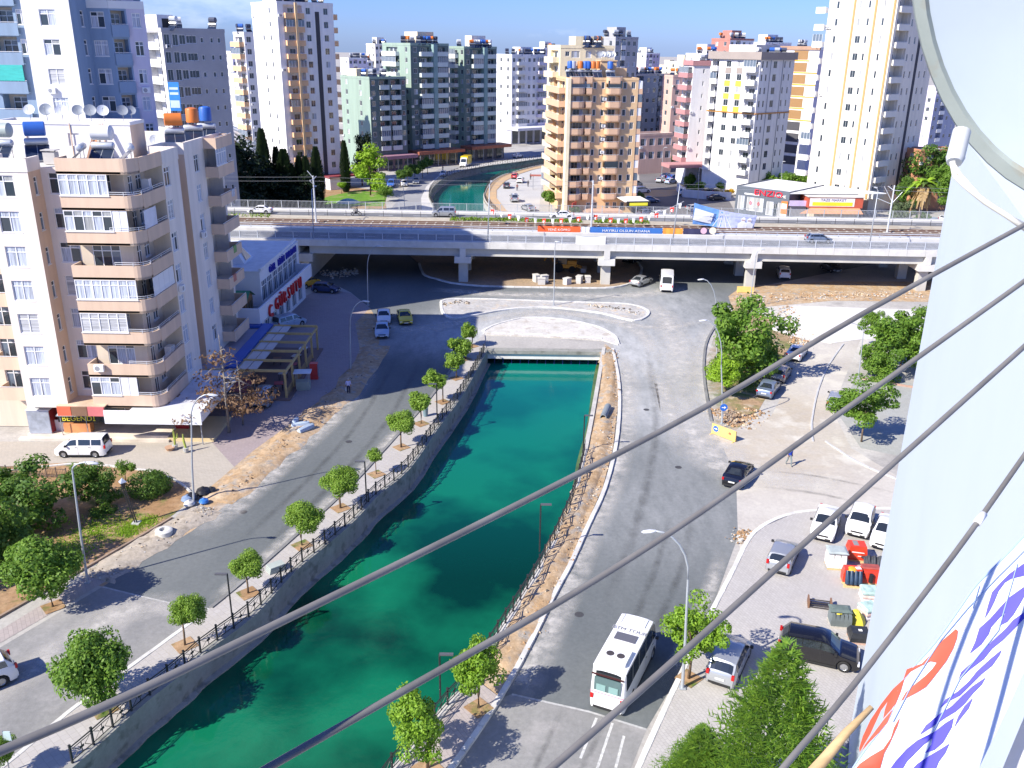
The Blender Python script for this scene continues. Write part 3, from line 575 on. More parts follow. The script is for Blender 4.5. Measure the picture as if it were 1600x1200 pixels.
def far_heater(x, y, z, tank, label, group):
    if tank not in FARH:
        b = MB(); b.poly([(-.9,-.9,.1),(.9,-.9,.1),(.9,.5,1.4),(-.9,.5,1.4)],1); b.poly([(.9,-.9,.05),(-.9,-.9,.05),(-.9,.5,1.35),(.9,.5,1.35)],1); b.lathe([(0,-.9),(.3,-.88),(.3,.88),(0,.9)],8,2,(0,.55,1.6),'x'); b.lathe([(0,-.8),(.6,-.75),(.6,.75),(0,.8)],9,0,(0,.7,2.5),'x')
        for a in (-.7,.7): b.bar((a,.6,0),(a,.6,2.4),.05,2)
        FARH[tank] = b.mesh('solar_water_heater',[M('tank_'+tank,COLS[tank],.45,var=.08),M('solar_collector'),METAL])
    o = link('solar_water_heater', FARH[tank], None, (x,y,z), random.choice([0,.3,-.3,.7])); o.scale = (.8,)*3
    return tag(o, label, 'water heater', group)
DISH = None
def dish(x, y, z, ang, size, label, group=None, col='white', tilt=-.5):
    r = thing('satellite_dish', label, 'satellite dish', (x,y,z), ang, group)
    k = 'dish_'+col
    if k not in HEAT:
        d = MB(); prof = [(0,.0),(.2,.02),(.4,.07),(.5,.11)]
        d.lathe(prof,18,0); d.lathe([(.5,.11),(.51,.09),(.4,.05),(.2,-.0),(0,-.02)],18,0)
        s_ = MB(); s_.bar((0,0,-.9),(0,0,-.05),.035); s_.bar((-.25,0,-.9),(.25,0,-.9),.03); s_.bar((0,-.25,-.9),(0,.25,-.9),.03)
        a_ = MB(); a_.bar((0,-.45,.08),(0,.0,.55),.015); a_.bar((0,0,.5),(0,0,.62),.04,0,6)
        HEAT[k] = (d.mesh('dish',[M('dish_'+col,{'white':(.68,.7,.72),'grey':(.28,.31,.35)}[col],.45,var=.06)],True,50), s_.mesh('mast',[METAL]), a_.mesh('feed_arm',[METAL]))
    d,s_,a_ = HEAT[k]
    o = link('mast',s_,r,(0,0,.9)); o = link('dish',d,r,(0,0,.95+.1*size)); o.rotation_euler = (rad(90)+tilt,0,0); o.scale = (size,)*3; link('feed_arm',a_,o)
    return r

# ---------------------------------------------------------------- the near apartment block on the left
wh = M('white_render',(.76,.69,.62),.85,var=.10,scale=.9,stretch=(1,1,.1)); tan = M('tan_render',(.66,.49,.36),.85,var=.10,scale=.9,stretch=(1,1,.1)); cream = M('cream_render',(.66,.56,.44),.85,var=.10,scale=.9,stretch=(1,1,.1))
B1 = Bld('apartment_block','near cream apartment block with tan balcony bands and shops below, left of the road',(-42,84),[wh,tan,cream,DARKI],'apartment block')
Z1 = 3.55; FH = 2.93; NF = 7; TOP1 = Z1+NF*FH
def Zf(f): return Z1+f*FH
kinds = ['mix','curt','mix2','curt','blind','curt','dark']
# left block front
ops = [(1.55,1.75,Zf(f)+.75,1.75,.14,0,['curt','curt','blind','curt','curt','mix','mix2'][f]) for f in range(NF)]
B1.face((-43.3,74),(-39.6,74),Z1-.3,TOP1,ops)
ops = [(1.0,.55,Zf(f)+.8,1.5,.12,1,'glass') for f in range(NF)]
B1.face((-39.6,74),(-39.6,76),Z1-.3,TOP1,ops,1)
ops = [(1.45,1.75,Zf(f)+.75,1.75,.14,0,['dark','mix','curt','blind','mix2','mix','dark'][f]) for f in range(NF)]
B1.face((-39.6,76),(-37.1,76),Z1-.3,TOP1,ops)
# open balcony front of the bay: back walls
ops = [(2.2,2.4,Zf(f)+.35,2.1,.1,2,['mix','mix','curt','curt','dark','curt','dark'][f]) for f in range(NF)]
B1.face((-37.1,75.7),(-32.6,75.7),Z1-.3,TOP1,ops,2)
ops = []
for f in range(NF):
    ops += [(1.3,.9,Zf(f)+.1,2.1,.1,2,'dark'),(3.0,1.1,Zf(f)+.8,1.3,.1,2,'glass')]
B1.face((-32.6,75.7),(-32.6,80.2),Z1-.3,TOP1,ops,2)
B1.face((-32.6,80.2),(-31,80.2),Z1-.3,TOP1,(),2)
ops = [(1.0,1.35,Zf(f)+.75,1.7,.14,0,kinds[(f*2+1)%7]) for f in range(NF)]
B1.face((-31,80.2),(-31,84.2),Z1-.3,TOP1,ops)
B1.face((-31,84.2),(-33.4,84.2),Z1-3.4,TOP1,(),1); B1.face((-33.4,84.2),(-33.4,87.6),Z1-3.4,TOP1,(),1); B1.face((-33.4,87.6),(-31.6,87.6),Z1-3.4,TOP1,(),1)
# rear wing
ops = [(3.2,1.3,Zf(f)+.75,1.7,.14,0,kinds[(f*3+2)%7]) for f in range(NF)]+[(8.2,5.2,Zf(f)+.1,2.5,1.4,2,'curt',2.4,2.0,.2) for f in range(NF)]
B1.face((-31.6,87.6),(-31.6,99),Z1-3.4,TOP1,ops)
B1.face((-31.6,99),(-55,99),0,TOP1); B1.face((-55,99),(-55,77),0,TOP1)
# far left recess with curved balconies
B1.face((-55,77),(-43.3,77),Z1-3.5,TOP1,[(9.6,2.2,Zf(f)+.2,2.2,.2,2,'glass') for f in range(NF)],2); B1.face((-43.3,77),(-43.3,74),Z1-.3,TOP1)
for (z,) in ((Z1-.3,),):
    B1.mb.poly([(-43.3,74,z),(-43.3,77,z),(-39.6,77,z),(-39.6,74,z)]); B1.mb.poly([(-39.6,76,z),(-39.6,80,z),(-31,80,z),(-31,76,z)])
    B1.mb.poly([(-31,84.2,z),(-31,76,z),(-36,76,z),(-36,84.2,z)])
tanb = tan
def Lband(zb, h, th=.12):
    """front-and-side parapet band of the bay, as one bent strip"""
    O = [(-37.3,74.0),(-32.05,74.0)]+[(-32.05+1.05*math.sin(a), 75.05-1.05*math.cos(a)) for a in [rad(t) for t in (15,30,45,60,75,90)]]+[(-31.0,75.25)]
    mb = MB(); Q = []
    for k,(x,y) in enumerate(O):
        a = Vector(O[max(k-1,0)]); b = Vector(O[min(k+1,len(O)-1)]); d = (b-a).normalized(); Q.append((x-d.y*th,y+d.x*th))
    for k in range(len(O)-1): mb.prism([O[k],O[k+1],Q[k+1],Q[k]],zb,zb+h)
    mb.box(-31.0-th,-30.96,75.25,80.2,zb+.02,zb+h-.02); mb.box(-37.3,-37.3+th,74.0+th,76,zb,zb+h)
    return mb, O
for f in range(NF+1):
    zb = Zf(f)-.25
    mb,O = Lband(zb, 1.2 if f < NF else 1.25); b = mb.build('balcony_parapet',[tanb],B1.root)
    fl_ = MB(); fl_.prism(O+[(-31.1,80.2),(-37.2,80.2)],zb+.02,zb+.2); fl_.build('balcony_floor',[M('balcony_tile',(.5,.45,.4),.7)],B1.root)
    if f == NF: break
    # rail on the parapet
    rl = MB(); zr = zb+1.2
    side = [(-31.06,y) for y in (75.3,77.7,80.1)]
    for hh in (.14,.3):
        rl.tube([(x,y,zr+hh) for x,y in [(-33.6,74.06)]+O[1:]+side],.022,4)
    for (x,y) in O[1::3]+side+[(-33.6,74.06)]: rl.bar((x,y,zr-.05),(x,y,zr+.3),.02)
    rl.build('railing',[WMET],b)
    gl = {0:(2.6,'mix',1.5),1:(0,'',0),2:(4.0,'blind',0),3:(5.2,'curt',0),4:(0,'',0),5:(4.0,'mix2',1.25),6:(4.0,'curt',0)}[f]
    if gl[0]:
        put_window(B1.root, gl[1], gl[0], FH-1.22, (-37.25+gl[0]/2,74.08,zb+1.2), 0)
        if gl[2]:
            pw = MB(); x0 = -37.25+gl[0]; 
            for i in range(2): pw.box(x0+.02+i*gl[2]/2,x0+(i+1)*gl[2]/2-.02,74.05,74.1,zb+1.2,zb+FH-.02)
            pw.build('white_panel',[WMET],B1.root)
    if f == 5:
        pw = MB(); pw.box(-31.1,-31.04,75.2,77.8,zb+1.2,zb+2.75); pw.build('white_panel',[M('bluish_panel',(.6,.63,.72),.5)],B1.root)
    if f == 3:
        pw = MB()
        for i in range(4): pw.box(-31.12,-31.06,75.3+i*1.2,75.3+(i+1)*1.2-.03,zb+1.2,zb+FH-.1)
        pw.build('shutter_panel',[WMET],B1.root)
    # wing balconies
    B1.balcony((-31.6,95.8),rad(90),5.4,1.25,Zf(f),tan,ph=.95)
    if f == NF-1: B1.balcony((-31.6,95.8),rad(90),5.4,1.25,Zf(NF)-.05,tan,ph=.9)
    # balconies in the far left recess
    B1.balcony((-44.9,77),0,3.0,1.6,Zf(f),tan,ph=1.0)
put_ac(B1.root,(-36.2,73.95,Zf(1)+.35),0); put_ac(B1.root,(-30.98,81.0,Zf(3)-.1),rad(90)); put_ac(B1.root,(-31.5,90.0,Zf(4)+.2),rad(90))
# wing balcony clutter: awning window on the top floor
put_window(B1.root,'curt',3.2,1.7,(-30.35,94.6,Zf(6)+1.05),rad(90))
# ground floor
gf = MB(); gf.poly([(-43,77.4,0),(-31.5,77.4,0),(-31.5,77.4,Z1),(-43,77.4,Z1)],0); gf.box(-31.9,-31.4,77.0,77.45,0,Z1-.3,1); gf.box(-34.9,-34.4,76.9,77.4,0,Z1-.3,1); gf.box(-39.2,-38.8,76.9,77.4,0,Z1-.3,1)
gf.poly([(-31.4,77.4,0),(-31.4,84.2,0),(-31.4,84.2,Z1),(-31.4,77.4,Z1)],0); gf.poly([(-52,77.2,0),(-43,77.2,0),(-43,77.2,Z1),(-52,77.2,Z1)],0)
gf.build('ground_floor_wall',[M('warm_grey_render',(.45,.38,.33),.85,var=.10,scale=.9,stretch=(1,1,.1)),cream],B1.root)
for x,wd,k in ((-36.9,1.6,'glass'),(-33.2,2.6,'glass')): put_window(B1.root,k,wd,2.5,(x,77.36,.35),0)
sh = MB()
for i in range(9): sh.box(-38.7+i*.22,-38.7+i*.22+.19,77.28,77.36,.3,2.6)
sh.build('roller_door',[M('grey_shutter',(.22,.27,.31),.5)],B1.root)
st = MB(); st.box(-44.0,-31.2,74.4,77.4,0,.45); st.box(-44.6,-31.0,73.9,74.4,0,.22); st.build('front_step',[M('stone_step',(.62,.55,.46),.8,var=.2)],B1.root)
st = MB(); st.box(-31.2,-27.0,74.2,79.5,0,.3); st.build('terrace',[M('yellow_tile',(.62,.49,.28),.7,var=.1)],B1.root)
rd = MB(); rd.box(-31.25,-30.0,76.4,76.5,.3,1.9); rd.build('red_panel',[M('red_sheet',(.4,.02,.02),.5)],B1.root)
cn = MB(); cn.prism([(-33.9,73.2),(-27.6,73.2),(-27.6,84.0),(-30.9,84.0),(-30.9,76.1),(-33.9,76.1)],3.1,3.35); cn.build('canopy_roof',[M('white_membrane',(.6,.61,.66),.6,var=.15,scale=.8)],B1.root)
cn = MB(); cn.box(-36.1,-27.5,73.05,73.2,2.15,3.4); cn.box(-27.6,-27.45,73.2,84.2,2.4,3.4); cn.build('canopy_fascia',[M('white_vinyl',(.76,.77,.78),.5,var=.06,scale=1.5)],B1.root)
cn = MB(); cn.box(-40.3,-39.1,73.3,73.45,2.75,3.6,0); cn.box(-37.6,-36.15,73.3,73.45,2.75,3.6,1); cn.box(-39.05,-37.65,73.3,73.42,2.75,3.6,2); cn.box(-40.4,-36.1,73.45,77.3,3.55,3.65,3)
cn.build('shop_sign',[M('orange_red_sign',(.72,.14,.07),.5),M('faded_red_sign',(.62,.17,.17),.5),M('brown_frame',(.22,.12,.07),.7),M('rusty_roof',(.6,.45,.32),.8,var=.3)],B1.root)
for px_,py_ in ((-27.8,73.6),(-27.8,83.6)):
    mb = MB(); mb.bar((px_,py_,0),(px_,py_,3.2),.06); mb.build('canopy_post',[GREYM],B1.root)
# roof, lift house
B1.finish([(-43.3,74),(-39.6,74),(-39.6,76),(-37.3,76),(-37.3,74),(-32,74),(-31.3,74.35),(-31,75.2),(-31,80.3),(-31,84.2),(-33.4,84.2),(-33.4,87.6),(-31.6,87.6),(-31.6,99),(-55,99),(-55,77),(-43.3,77)],TOP1,M_ROOFW,.95,0,(2,3,4,5,6,7))
B1.mb = MB(); wb = M('penthouse_white',(.72,.70,.70),.85,var=.05)
PH = Bld('roof_house','white rooftop stair house behind the water heaters of the near cream block',(-41,86),[wb,tan],'roof house'); PH.root.location.z = TOP1
zt = TOP1
PH.face((-46.6,83.2),(-34.6,83.2),zt-.02,zt+3.0,[(6.8,1.0,zt+1.0,1.1,.1,0,None)]); PH.face((-34.6,83.2),(-34.6,86.4),zt-.02,zt+3.0,(),1); PH.face((-34.6,86.4),(-46.6,86.4),zt-.02,zt+3.0); PH.face((-46.6,86.4),(-46.6,83.2),zt-.02,zt+3.0)
for x in (-44.0,-40.0,-37.0): PH.mb.bar((x,83.15,zt),(x,83.15,zt+3),.05,1)
PH.finish([(-46.6,83.2),(-34.6,83.2),(-34.6,86.4),(-46.6,86.4)],zt+3.0,M_ROOFW,.15)
for k,(x,y,cdsh,sz) in enumerate([(-43.6,83.6,'white',1.0),(-42.2,83.8,'grey',1.15),(-40.7,83.6,'white',1.05),(-39.4,83.9,'grey',1.0),(-38.2,83.7,'grey',1.1),(-37.0,83.6,'white',1.05),(-35.5,84.2,'grey',1.0),(-34.9,84.6,'grey',.9)]):
    lab = ['white satellite dish first from the left on the rooftop stair house','large grey satellite dish second from the left on the stair house roof','white satellite dish third from the left on the stair house roof','grey satellite dish fourth from the left on the stair house roof','large grey satellite dish fifth from the left on the stair house roof','bright white satellite dish sixth from the left on the stair house roof','grey satellite dish next to last at the right end of the stair house roof','small grey satellite dish last at the right end of the stair house roof'][k]
    dish(x,y,zt+3.0,rad(10+k*3),sz*.95,lab,'dishes along the stair house roof',cdsh,-.45)
zr = TOP1+.03
heater(-44.0,78.4,zr,rad(0),'grey',label='solar water heater with a grey green tank at the left end of the near roof',group='water heaters on the near roof')
heater(-41.6,80.0,zr,rad(25),'blue',label='solar water heater with a bright blue tank on the near roof',group='water heaters on the near roof')
heater(-36.6,76.4,zr,rad(-75),'white',small=True,label='tankless solar heater with a blue panel, tipped towards the left, on the near roof',group='water heaters on the near roof')
heater(-34.9,77.4,zr,rad(0),'white',label='solar water heater with a white tank over brown collectors on the near roof',group='water heaters on the near roof')
heater(-32.6,76.6,zr,rad(-65),'red',small=True,label='solar heater with red tank caps at the front corner of the near roof',group='water heaters on the near roof')
heater(-33.9,92.0,zr,rad(20),'orange',label='solar water heater with an orange tank on the rear wing of the near block',group='water heaters on the near roof')
heater(-33.2,95.4,zr,rad(15),'orange',True,label='upright orange and white tank water heater on the rear wing',group='water heaters on the near roof')
heater(-32.6,97.6,zr,rad(10),'blue',True,label='upright blue tank water heater at the far end of the rear wing',group='water heaters on the near roof')
dish(-34.6,88.6,zr,rad(15),1.0,'single white dish beside the chimney on the rear wing roof')
mb = MB(); mb.tube([(-35.9,88.5,zr),(-35.9,88.5,zr+1.9)],.28,10); mb.lathe([(.28,1.9),(.42,2.0),(.42,2.2),(.2,2.5),(0,2.5)],10,0,(-35.9,88.5,zr)); tag(mb.build('chimney',[M('pale_blue_chimney',(.6,.66,.72),.6)]),'pale round metal chimney on the near block roof','chimney')
mb = MB(); mb.box(-40.0,-39.0,77.6,78.4,zr,zr+1.0); mb.box(-40.1,-38.9,77.5,78.5,zr+1.12,zr+1.2)
for x in (-39.9,-39.1): mb.bar((x,78,zr+1),(x,78,zr+1.15),.05)
tag(mb.build('chimney',[M('grey_block',(.5,.48,.45),.85)]),'low square masonry vent on the near roof between the heaters','chimney')
for k,(x,h,c,ln) in enumerate([(-37.9,1.6,(.25,.14,.09),.3),(-37.5,1.7,(.5,.2,.08),.45),(-37.1,2.9,(.42,.36,.28),.4)]):
    mb = MB(); mb.bar((x,81.3,zr),(x+.1,82.6+.02*k,zr+h),.16); tag(mb.build('plank_stack',[M('board%d'%k,c,.8)]),['short dark brown boards leaning on the stair house','orange brown boards leaning on the stair house','tall pale boards leaning on the stair house'][k],'boards')

# ---------------------------------------------------------------- generic two-faced towers of the city
def corner_at(xl, yl, xc, yc, xr, yr, Y, phi):
    c = AT(xc,yc,Y); dR = Vector((math.cos(phi),math.sin(phi))); dL = Vector((-math.sin(phi),math.cos(phi)))
    def hit(x, y, d):
        s_ = sight(x,y); k = s_.x/s_.y  # X = k*Y
        return (k*c.y-c.x)/(d.x-k*d.y)
    return c, dL, dR, hit(xl,yl,dL), hit(xr,yr,dR)
def tower(name, label, px, Y, phi, fh, walls, lcols, rcols, base=4.0, roof=None, ph=None, heaters=0, hlabel='', podium=None, bands=None, parmat=0, par=.5, minL=6, seed=1):
    (xl,yl,xc,yc,xr,yr) = px; rnd = random.Random(seed)
    c,dL,dR,LL,LR = corner_at(xl,yl,xc,yc,xr,yr,Y,rad(phi)); LL = max(LL,minL); LR = max(LR,minL); top = c.z
    nf = max(1,round((top-base)/fh)); fh = (top-base)/nf
    B = Bld(name, label, c, walls)
    C = c.xy; pl = C+dL*LL; pr = C+dR*LR; pb = pl+dR*LR
    lc = [(u*LL,w if w > 0 else -w*LL,*r) for (u,w,*r) in lcols]; rc = [(u*LR,w if w > 0 else -w*LR,*r) for (u,w,*r) in rcols]
    B.grid(pl,C,base,nf,fh,lc,0,rnd=rnd); B.grid(C,pr,base,nf,fh,rc,1 if len(walls) > 1 else 0,rnd=rnd)
    B.face(pl,C,0,base,()); B.face(C,pr,0,base,(),1 if len(walls) > 1 else 0)
    m2 = 1 if len(walls) > 1 else 0
    B.face(pr,pb,0,top,(),m2); B.face(pb,pl,0,top,(),0)
    B.finish([pl,C,pr,pb],top,roof or M_ROOF,par,parmat)
    B.info = dict(C=C,dL=dL,dR=dR,LL=LL,LR=LR,base=base,fh=fh,nf=nf,top=top,pl=pl,pr=pr,pb=pb)
    if ph:
        (a0,a1,b0,b1,hh,pm) = ph; mb = MB(); Q = [C+dR*(LR*a)+dL*(LL*b) for a,b in ((a0,b0),(a1,b0),(a1,b1),(a0,b1))]
        mb.prism([(q.x,q.y) for q in Q],top-.03,top+hh); q = mb.build('roof_house',[pm],B.root)
        mb = MB(); q0,q1 = Q[0],Q[1]; d = (q1-q0).normalized(); mm = q0+(q1-q0)*.5+Vector((d.y,-d.x))*.03
        mb.box(-.6,.6,-.02,.0,top,top+min(2,hh-.4),0,math.atan2(d.y,d.x),(mm.x,mm.y)); mb.build('door',[DARKI],q)
    for k in range(nf*2//3):
        u,w_,sl,hh,kd = rnd.choice([c_ for c_ in lcols+rcols if c_[4] not in ('bal','loggia')] or [(0,)*5])[:5]
        if not kd: break
        f_ = rnd.randrange(1,nf); L_ = any(c_[0] == u for c_ in lcols); q = (pl-dL*u if L_ else C+dR*u); a_ = math.atan2(-dL.y,-dL.x) if L_ else math.atan2(dR.y,dR.x); put_ac(B.root,(q.x+math.cos(a_)*.1,q.y+math.sin(a_)*.1,base+f_*fh+.1),a_)
    hs = []
    for k in range(heaters):
        a = rnd.uniform(.06,.94); b = rnd.uniform(.06,.6)
        if ph and ph[0]-.08 < a < ph[1]+.08 and ph[2]-.08 < b < ph[3]+.12: b = max(.02,ph[2]-.12)
        q = C+dR*(LR*a)+dL*(LL*b); hs.append((q.x/q.y,q.x,q.y))
    for k,(_,x,y) in enumerate(sorted(hs)):
        tk = rnd.choice(['blue','orange','white','dark','dark','steel']); far_heater(x,y,top-.02,tk,'%s tank water heater, %s from left on %s roof'%(tk,ORD[k],hlabel),'water heaters on the '+hlabel)
    return B
white = M('white_facade',(.76,.75,.74),.85,var=.10,scale=.9,stretch=(1,1,.1)); offw = M('offwhite_facade',(.72,.68,.62),.85,var=.10,scale=.9,stretch=(1,1,.1))
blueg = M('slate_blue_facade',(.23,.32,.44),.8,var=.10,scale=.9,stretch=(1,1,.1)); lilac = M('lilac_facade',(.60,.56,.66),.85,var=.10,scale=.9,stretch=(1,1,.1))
slate = M('slate_green_facade',(.12,.165,.165),.85,var=.08,scale=.2); green = M('sage_green_facade',(.28,.37,.31),.85,var=.10,scale=.9,stretch=(1,1,.1)); greyf = M('grey_unpainted_facade',(.40,.40,.41),.9,var=.1,scale=.3)  # slate is the darker green, for right faces of the green blocks
ochre = M('ochre_facade',(.67,.46,.26),.85,var=.10,scale=.9,stretch=(1,1,.1)); pale_y = M('pale_yellow_facade',(.76,.66,.45),.85,var=.10,scale=.9,stretch=(1,1,.1)); tanb2 = M('salmon_balcony',(.66,.43,.28),.85,var=.05)
wbal = M('white_balcony',(.72,.72,.70),.8,var=.04); peach = M('peach_balcony',(.70,.44,.25),.85,var=.05); sageb = M('pale_sage_balcony',(.56,.62,.60),.8,var=.05)
brown = M('brown_panel',(.33,.19,.08),.8,var=.05); orange = M('orange_trim',(.85,.42,.05),.8,var=.03); yel = M('yellow_panel',(.75,.48,.07),.8,var=.03); taupe = M('taupe_panel',(.34,.29,.26),.85,var=.05); shaded_brown = M('shaded_brown_panel',(.07,.07,.08),.7,var=.05)
redtr = M('dusty_red_trim',(.46,.23,.23),.85,var=.05); pinkf = M('pink_facade',(.58,.40,.34),.85,var=.10,scale=.9,stretch=(1,1,.1)); brickf = M('orange_brick',(.48,.23,.13),.9,var=.12); creamf = M('cream_tower_facade',(.74,.68,.58),.85,var=.10,scale=.9,stretch=(1,1,.1)); ocl = M('ochre_line',(.45,.30,.12),.85,var=.05)
redroof = M('dark_red_roof',(.25,.04,.05),.8)
W = lambda u,w=1.3,h=1.4,s=.9,k='any': (u,w,s,h,k)
# --- blue and white tower behind the near block (reaches out of the top of the picture)
B2 = Bld('apartment_tower','slate blue and white apartment tower rising behind the near cream block','' or (-50,104),[white,blueg,lilac,cream],'apartment tower')
x = lambda px,Y=102: AT(px,100,Y).x
fh2 = 2.9; zb2 = 34-2.9*8+.55; nf2 = 11; top2 = zb2+nf2*fh2
def ff(n_): return [zb2+k*fh2 for k in range(n_)]
B2.face((-75,101),(-51.2,101),0,top2,[(21.0,2.6,z+.3,2.3,1.3,3,'dark',1.6,1.9,.1) for z in ff(nf2)]+[(23.1,1.0,z+.9,1.5,.14,1,'mix') for z in ff(nf2)[7:]],1)
for k,z in enumerate(ff(nf2)):
    B2.balcony((-54.0,101),0,3.6,.35,z,blueg,ph=1.05)
    if k == 6: mb = MB(); mb.box(-55.6,-52.4,100.55,100.62,z+1.1,z+2.7); mb.build('balcony_blind',[M('teal_blind',(.05,.45,.40),.5,var=.3,scale=5,stretch=(.2,.2,8))],B2.root)
B2.face((-51.2,101),(-51.2,100),0,top2,()); B2.face((-51.2,100),(-46.2,100),0,top2,[(2.6,1.7,z+.8,1.6,.14,0,['mix','curt','blind','mix2'][k%4]) for k,z in enumerate(ff(nf2))])
B2.face((-46.2,100),(-46.2,104),0,top2,[(2.6,.8,z+.8,1.6,.14,1,'glass') for z in ff(nf2)],1)
cut = 9; zc = zb2+cut*fh2  # the terrace storey on the right
B2.face((-46.2,104),(-43.9,104),0,zc,[(1.0,1.5,z+.75,1.6,.14,1,['mix','curt','mix2'][k%3]) for k,z in enumerate(ff(cut))],1)
B2.face((-43.9,104),(-42.5,105.2),0,zc,[(.92,1.5,z+.2,2.3,1.2,3,'dark',1.0,1.9,.1) for z in ff(cut)],1)
for z in ff(cut): B2.balcony((-43.2,104.6),math.atan2(1.2,1.4),1.8,.2,z,blueg,ph=1.05)
B2.face((-42.5,105.2),(-40.9,106.2),0,zc,[(.95,.9,z+.8,1.5,.14,2,['mix','dark','curt'][k%3]) for k,z in enumerate(ff(cut))],2)
B2.face((-40.9,106.2),(-47,118),0,zc,(),1)
B2.face((-46.2,106.5),(-43.4,106.5),zc,top2,[(1.3,1.9,zb2+k*fh2+.3,2.2,1.2,1,'dark',1.5,1.9,.1) for k in (cut,cut+1)],1); B2.face((-43.4,106.5),(-42.4,107.3),zc,top2,(),2); B2.face((-42.4,107.3),(-41.8,107.8),zc,top2,(),1); B2.face((-41.8,107.8),(-47,118),zc,top2,(),1)
mb = MB(); mb.poly([(x,y,zc) for x,y in ((-46.2,104),(-43.9,104),(-42.5,105.2),(-40.9,106.2),(-47,118),(-50,118))]); mb.build('terrace',[M_ROOF],B2.root)
for a_,b_ in (((-46.2,104),(-43.9,104)),((-43.9,104),(-42.5,105.2)),((-42.5,105.2),(-40.9,106.2))):
    v = Vector(b_)-Vector(a_); mb = MB(); mb.box(0,v.length,-.06,.1,zc-.2,zc+.6,0,math.atan2(v.y,v.x),a_); mb.build('terrace_parapet',[wbal],B2.root)
put_ac(B2.root,(-49.3,99.98,zb2+6*fh2-.1),0); put_ac(B2.root,(-41.6,105.7,zb2+6*fh2-.2),math.atan2(1,1.6))
B2.finish([(-75,101),(-51.2,101),(-51.2,100),(-46.2,100),(-46.2,106.5),(-43.4,106.5),(-41.8,107.8),(-47,118),(-75,118)],top2,M_ROOF,.6)
dish(-44.4,104.6,zc,0,1.1,'small white satellite dish on the terrace of the slate blue tower')
# --- grey slab block behind it
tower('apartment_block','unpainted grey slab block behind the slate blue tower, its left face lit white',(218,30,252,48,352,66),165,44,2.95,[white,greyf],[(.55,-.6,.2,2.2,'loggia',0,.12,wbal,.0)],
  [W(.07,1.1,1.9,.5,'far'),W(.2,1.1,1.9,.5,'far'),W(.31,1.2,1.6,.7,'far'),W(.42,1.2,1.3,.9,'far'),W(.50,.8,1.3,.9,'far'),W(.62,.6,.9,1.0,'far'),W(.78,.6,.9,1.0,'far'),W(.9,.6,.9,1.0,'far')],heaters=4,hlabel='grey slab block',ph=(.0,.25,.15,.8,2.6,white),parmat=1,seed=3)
mb = MB(); a_ = AT(273,130,161); b_ = AT(290,130,161); mb.box(a_.x,b_.x,a_.y-3.4,a_.y-3.33,AT(270,173,158).z,AT(270,128,158).z)
q = MB(); zz0 = AT(270,173,158).z
q.box(a_.x+.2,b_.x-.2,a_.y-3.43,a_.y-3.41,zz0+2.6,zz0+3.0); q.box(a_.x+.2,b_.x-.2,a_.y-3.43,a_.y-3.41,zz0+3.4,zz0+3.8); q.box(a_.x+.15,b_.x-.15,a_.y-3.43,a_.y-3.41,zz0+.5,zz0+1.7)
bn = tag(mb.build('banner',[M('bright_blue_banner',(.03,.22,.62),.6,var=.2)]),'tall bright blue advertising banner hung on the grey slab block','banner'); q.build('print',[M('banner_print',(.55,.68,.85),.6)],bn)
# --- white block with red balconies, far left gap
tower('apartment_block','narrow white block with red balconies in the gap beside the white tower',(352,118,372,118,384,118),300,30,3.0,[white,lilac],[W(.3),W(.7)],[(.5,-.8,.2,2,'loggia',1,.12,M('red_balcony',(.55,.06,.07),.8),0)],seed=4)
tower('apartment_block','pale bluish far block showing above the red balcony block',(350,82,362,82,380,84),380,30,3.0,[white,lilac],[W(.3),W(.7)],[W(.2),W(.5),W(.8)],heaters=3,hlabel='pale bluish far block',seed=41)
# --- lower block with peach balconies left of the white tower
tower('apartment_block','white block with peach balconies just left of the tall white tower',(368,52,381,53,412,54),243,42,2.95,[white,white],[(.5,-.85,.2,2,'bal',0,1.2,peach,.3)],[W(.2,1.3),W(.75,1.3)],heaters=5,hlabel='peach balcony block',seed=5)
# --- the tall white tower
T = tower('apartment_tower','tall white tower with peach balcony column and ochre pipe, left of centre',(392,5,432,5,520,11),222,40,2.93,[white,white],[W(.42,.9,1.2),W(.7,.9,1.2)],
  [(.27,-.33,.1,2.4,'loggia',1,.9,peach,.25),W(.54,1.25,1.5,.8),W(.86,1.25,1.5,.8)],heaters=7,hlabel='tall white tower',ph=(.08,.45,.2,.7,3.0,offw),seed=6)
I = T.info; mb = MB(); q = I['C']+I['dR']*(I['LR']*.285); nrm = Vector((I['dR'].y,-I['dR'].x)); q = q+nrm*1.15; mb.box(-.28,.28,-.2,.2,0,I['top']+.3,0,math.atan2(I['dR'].y,I['dR'].x),(q.x,q.y)); mb.build('corner_column',[M('peach_column',(.72,.50,.28),.85)],T.root)
mb = MB(); q = I['C']+I['dR']*(I['LR']*.70)+nrm*.02; mb.box(-.55,.55,-.02,0,0,I['top']-1.5,0,math.atan2(I['dR'].y,I['dR'].x),(q.x,q.y)); mb.build('recess_shade',[M('recess_shade_paint',(.06,.06,.07),.9)],T.root)  # flat dark strip on the wall, a recess's shade put into colour
for k in range(I['nf']): T.balcony(I['pr']-I['dR']*.1+I['dL']*2.2,math.atan2(I['dR'].y,I['dR'].x)+rad(90),3.6,1.3,I['base']+k*I['fh'],peach)
mb = MB(); q = I['pr']-I['dR']*6; mb.box(0,9,-4.5,0,2.9,3.3,0,math.atan2(I['dR'].y,I['dR'].x),(q.x,q.y)); mb.build('porch_roof',[redroof],T.root)
mb = MB(); mb.box(.3,3.6,-4.2,0,0,2.9,0,math.atan2(I['dR'].y,I['dR'].x),(q.x,q.y)); mb.build('porch_wall',[white],T.root)
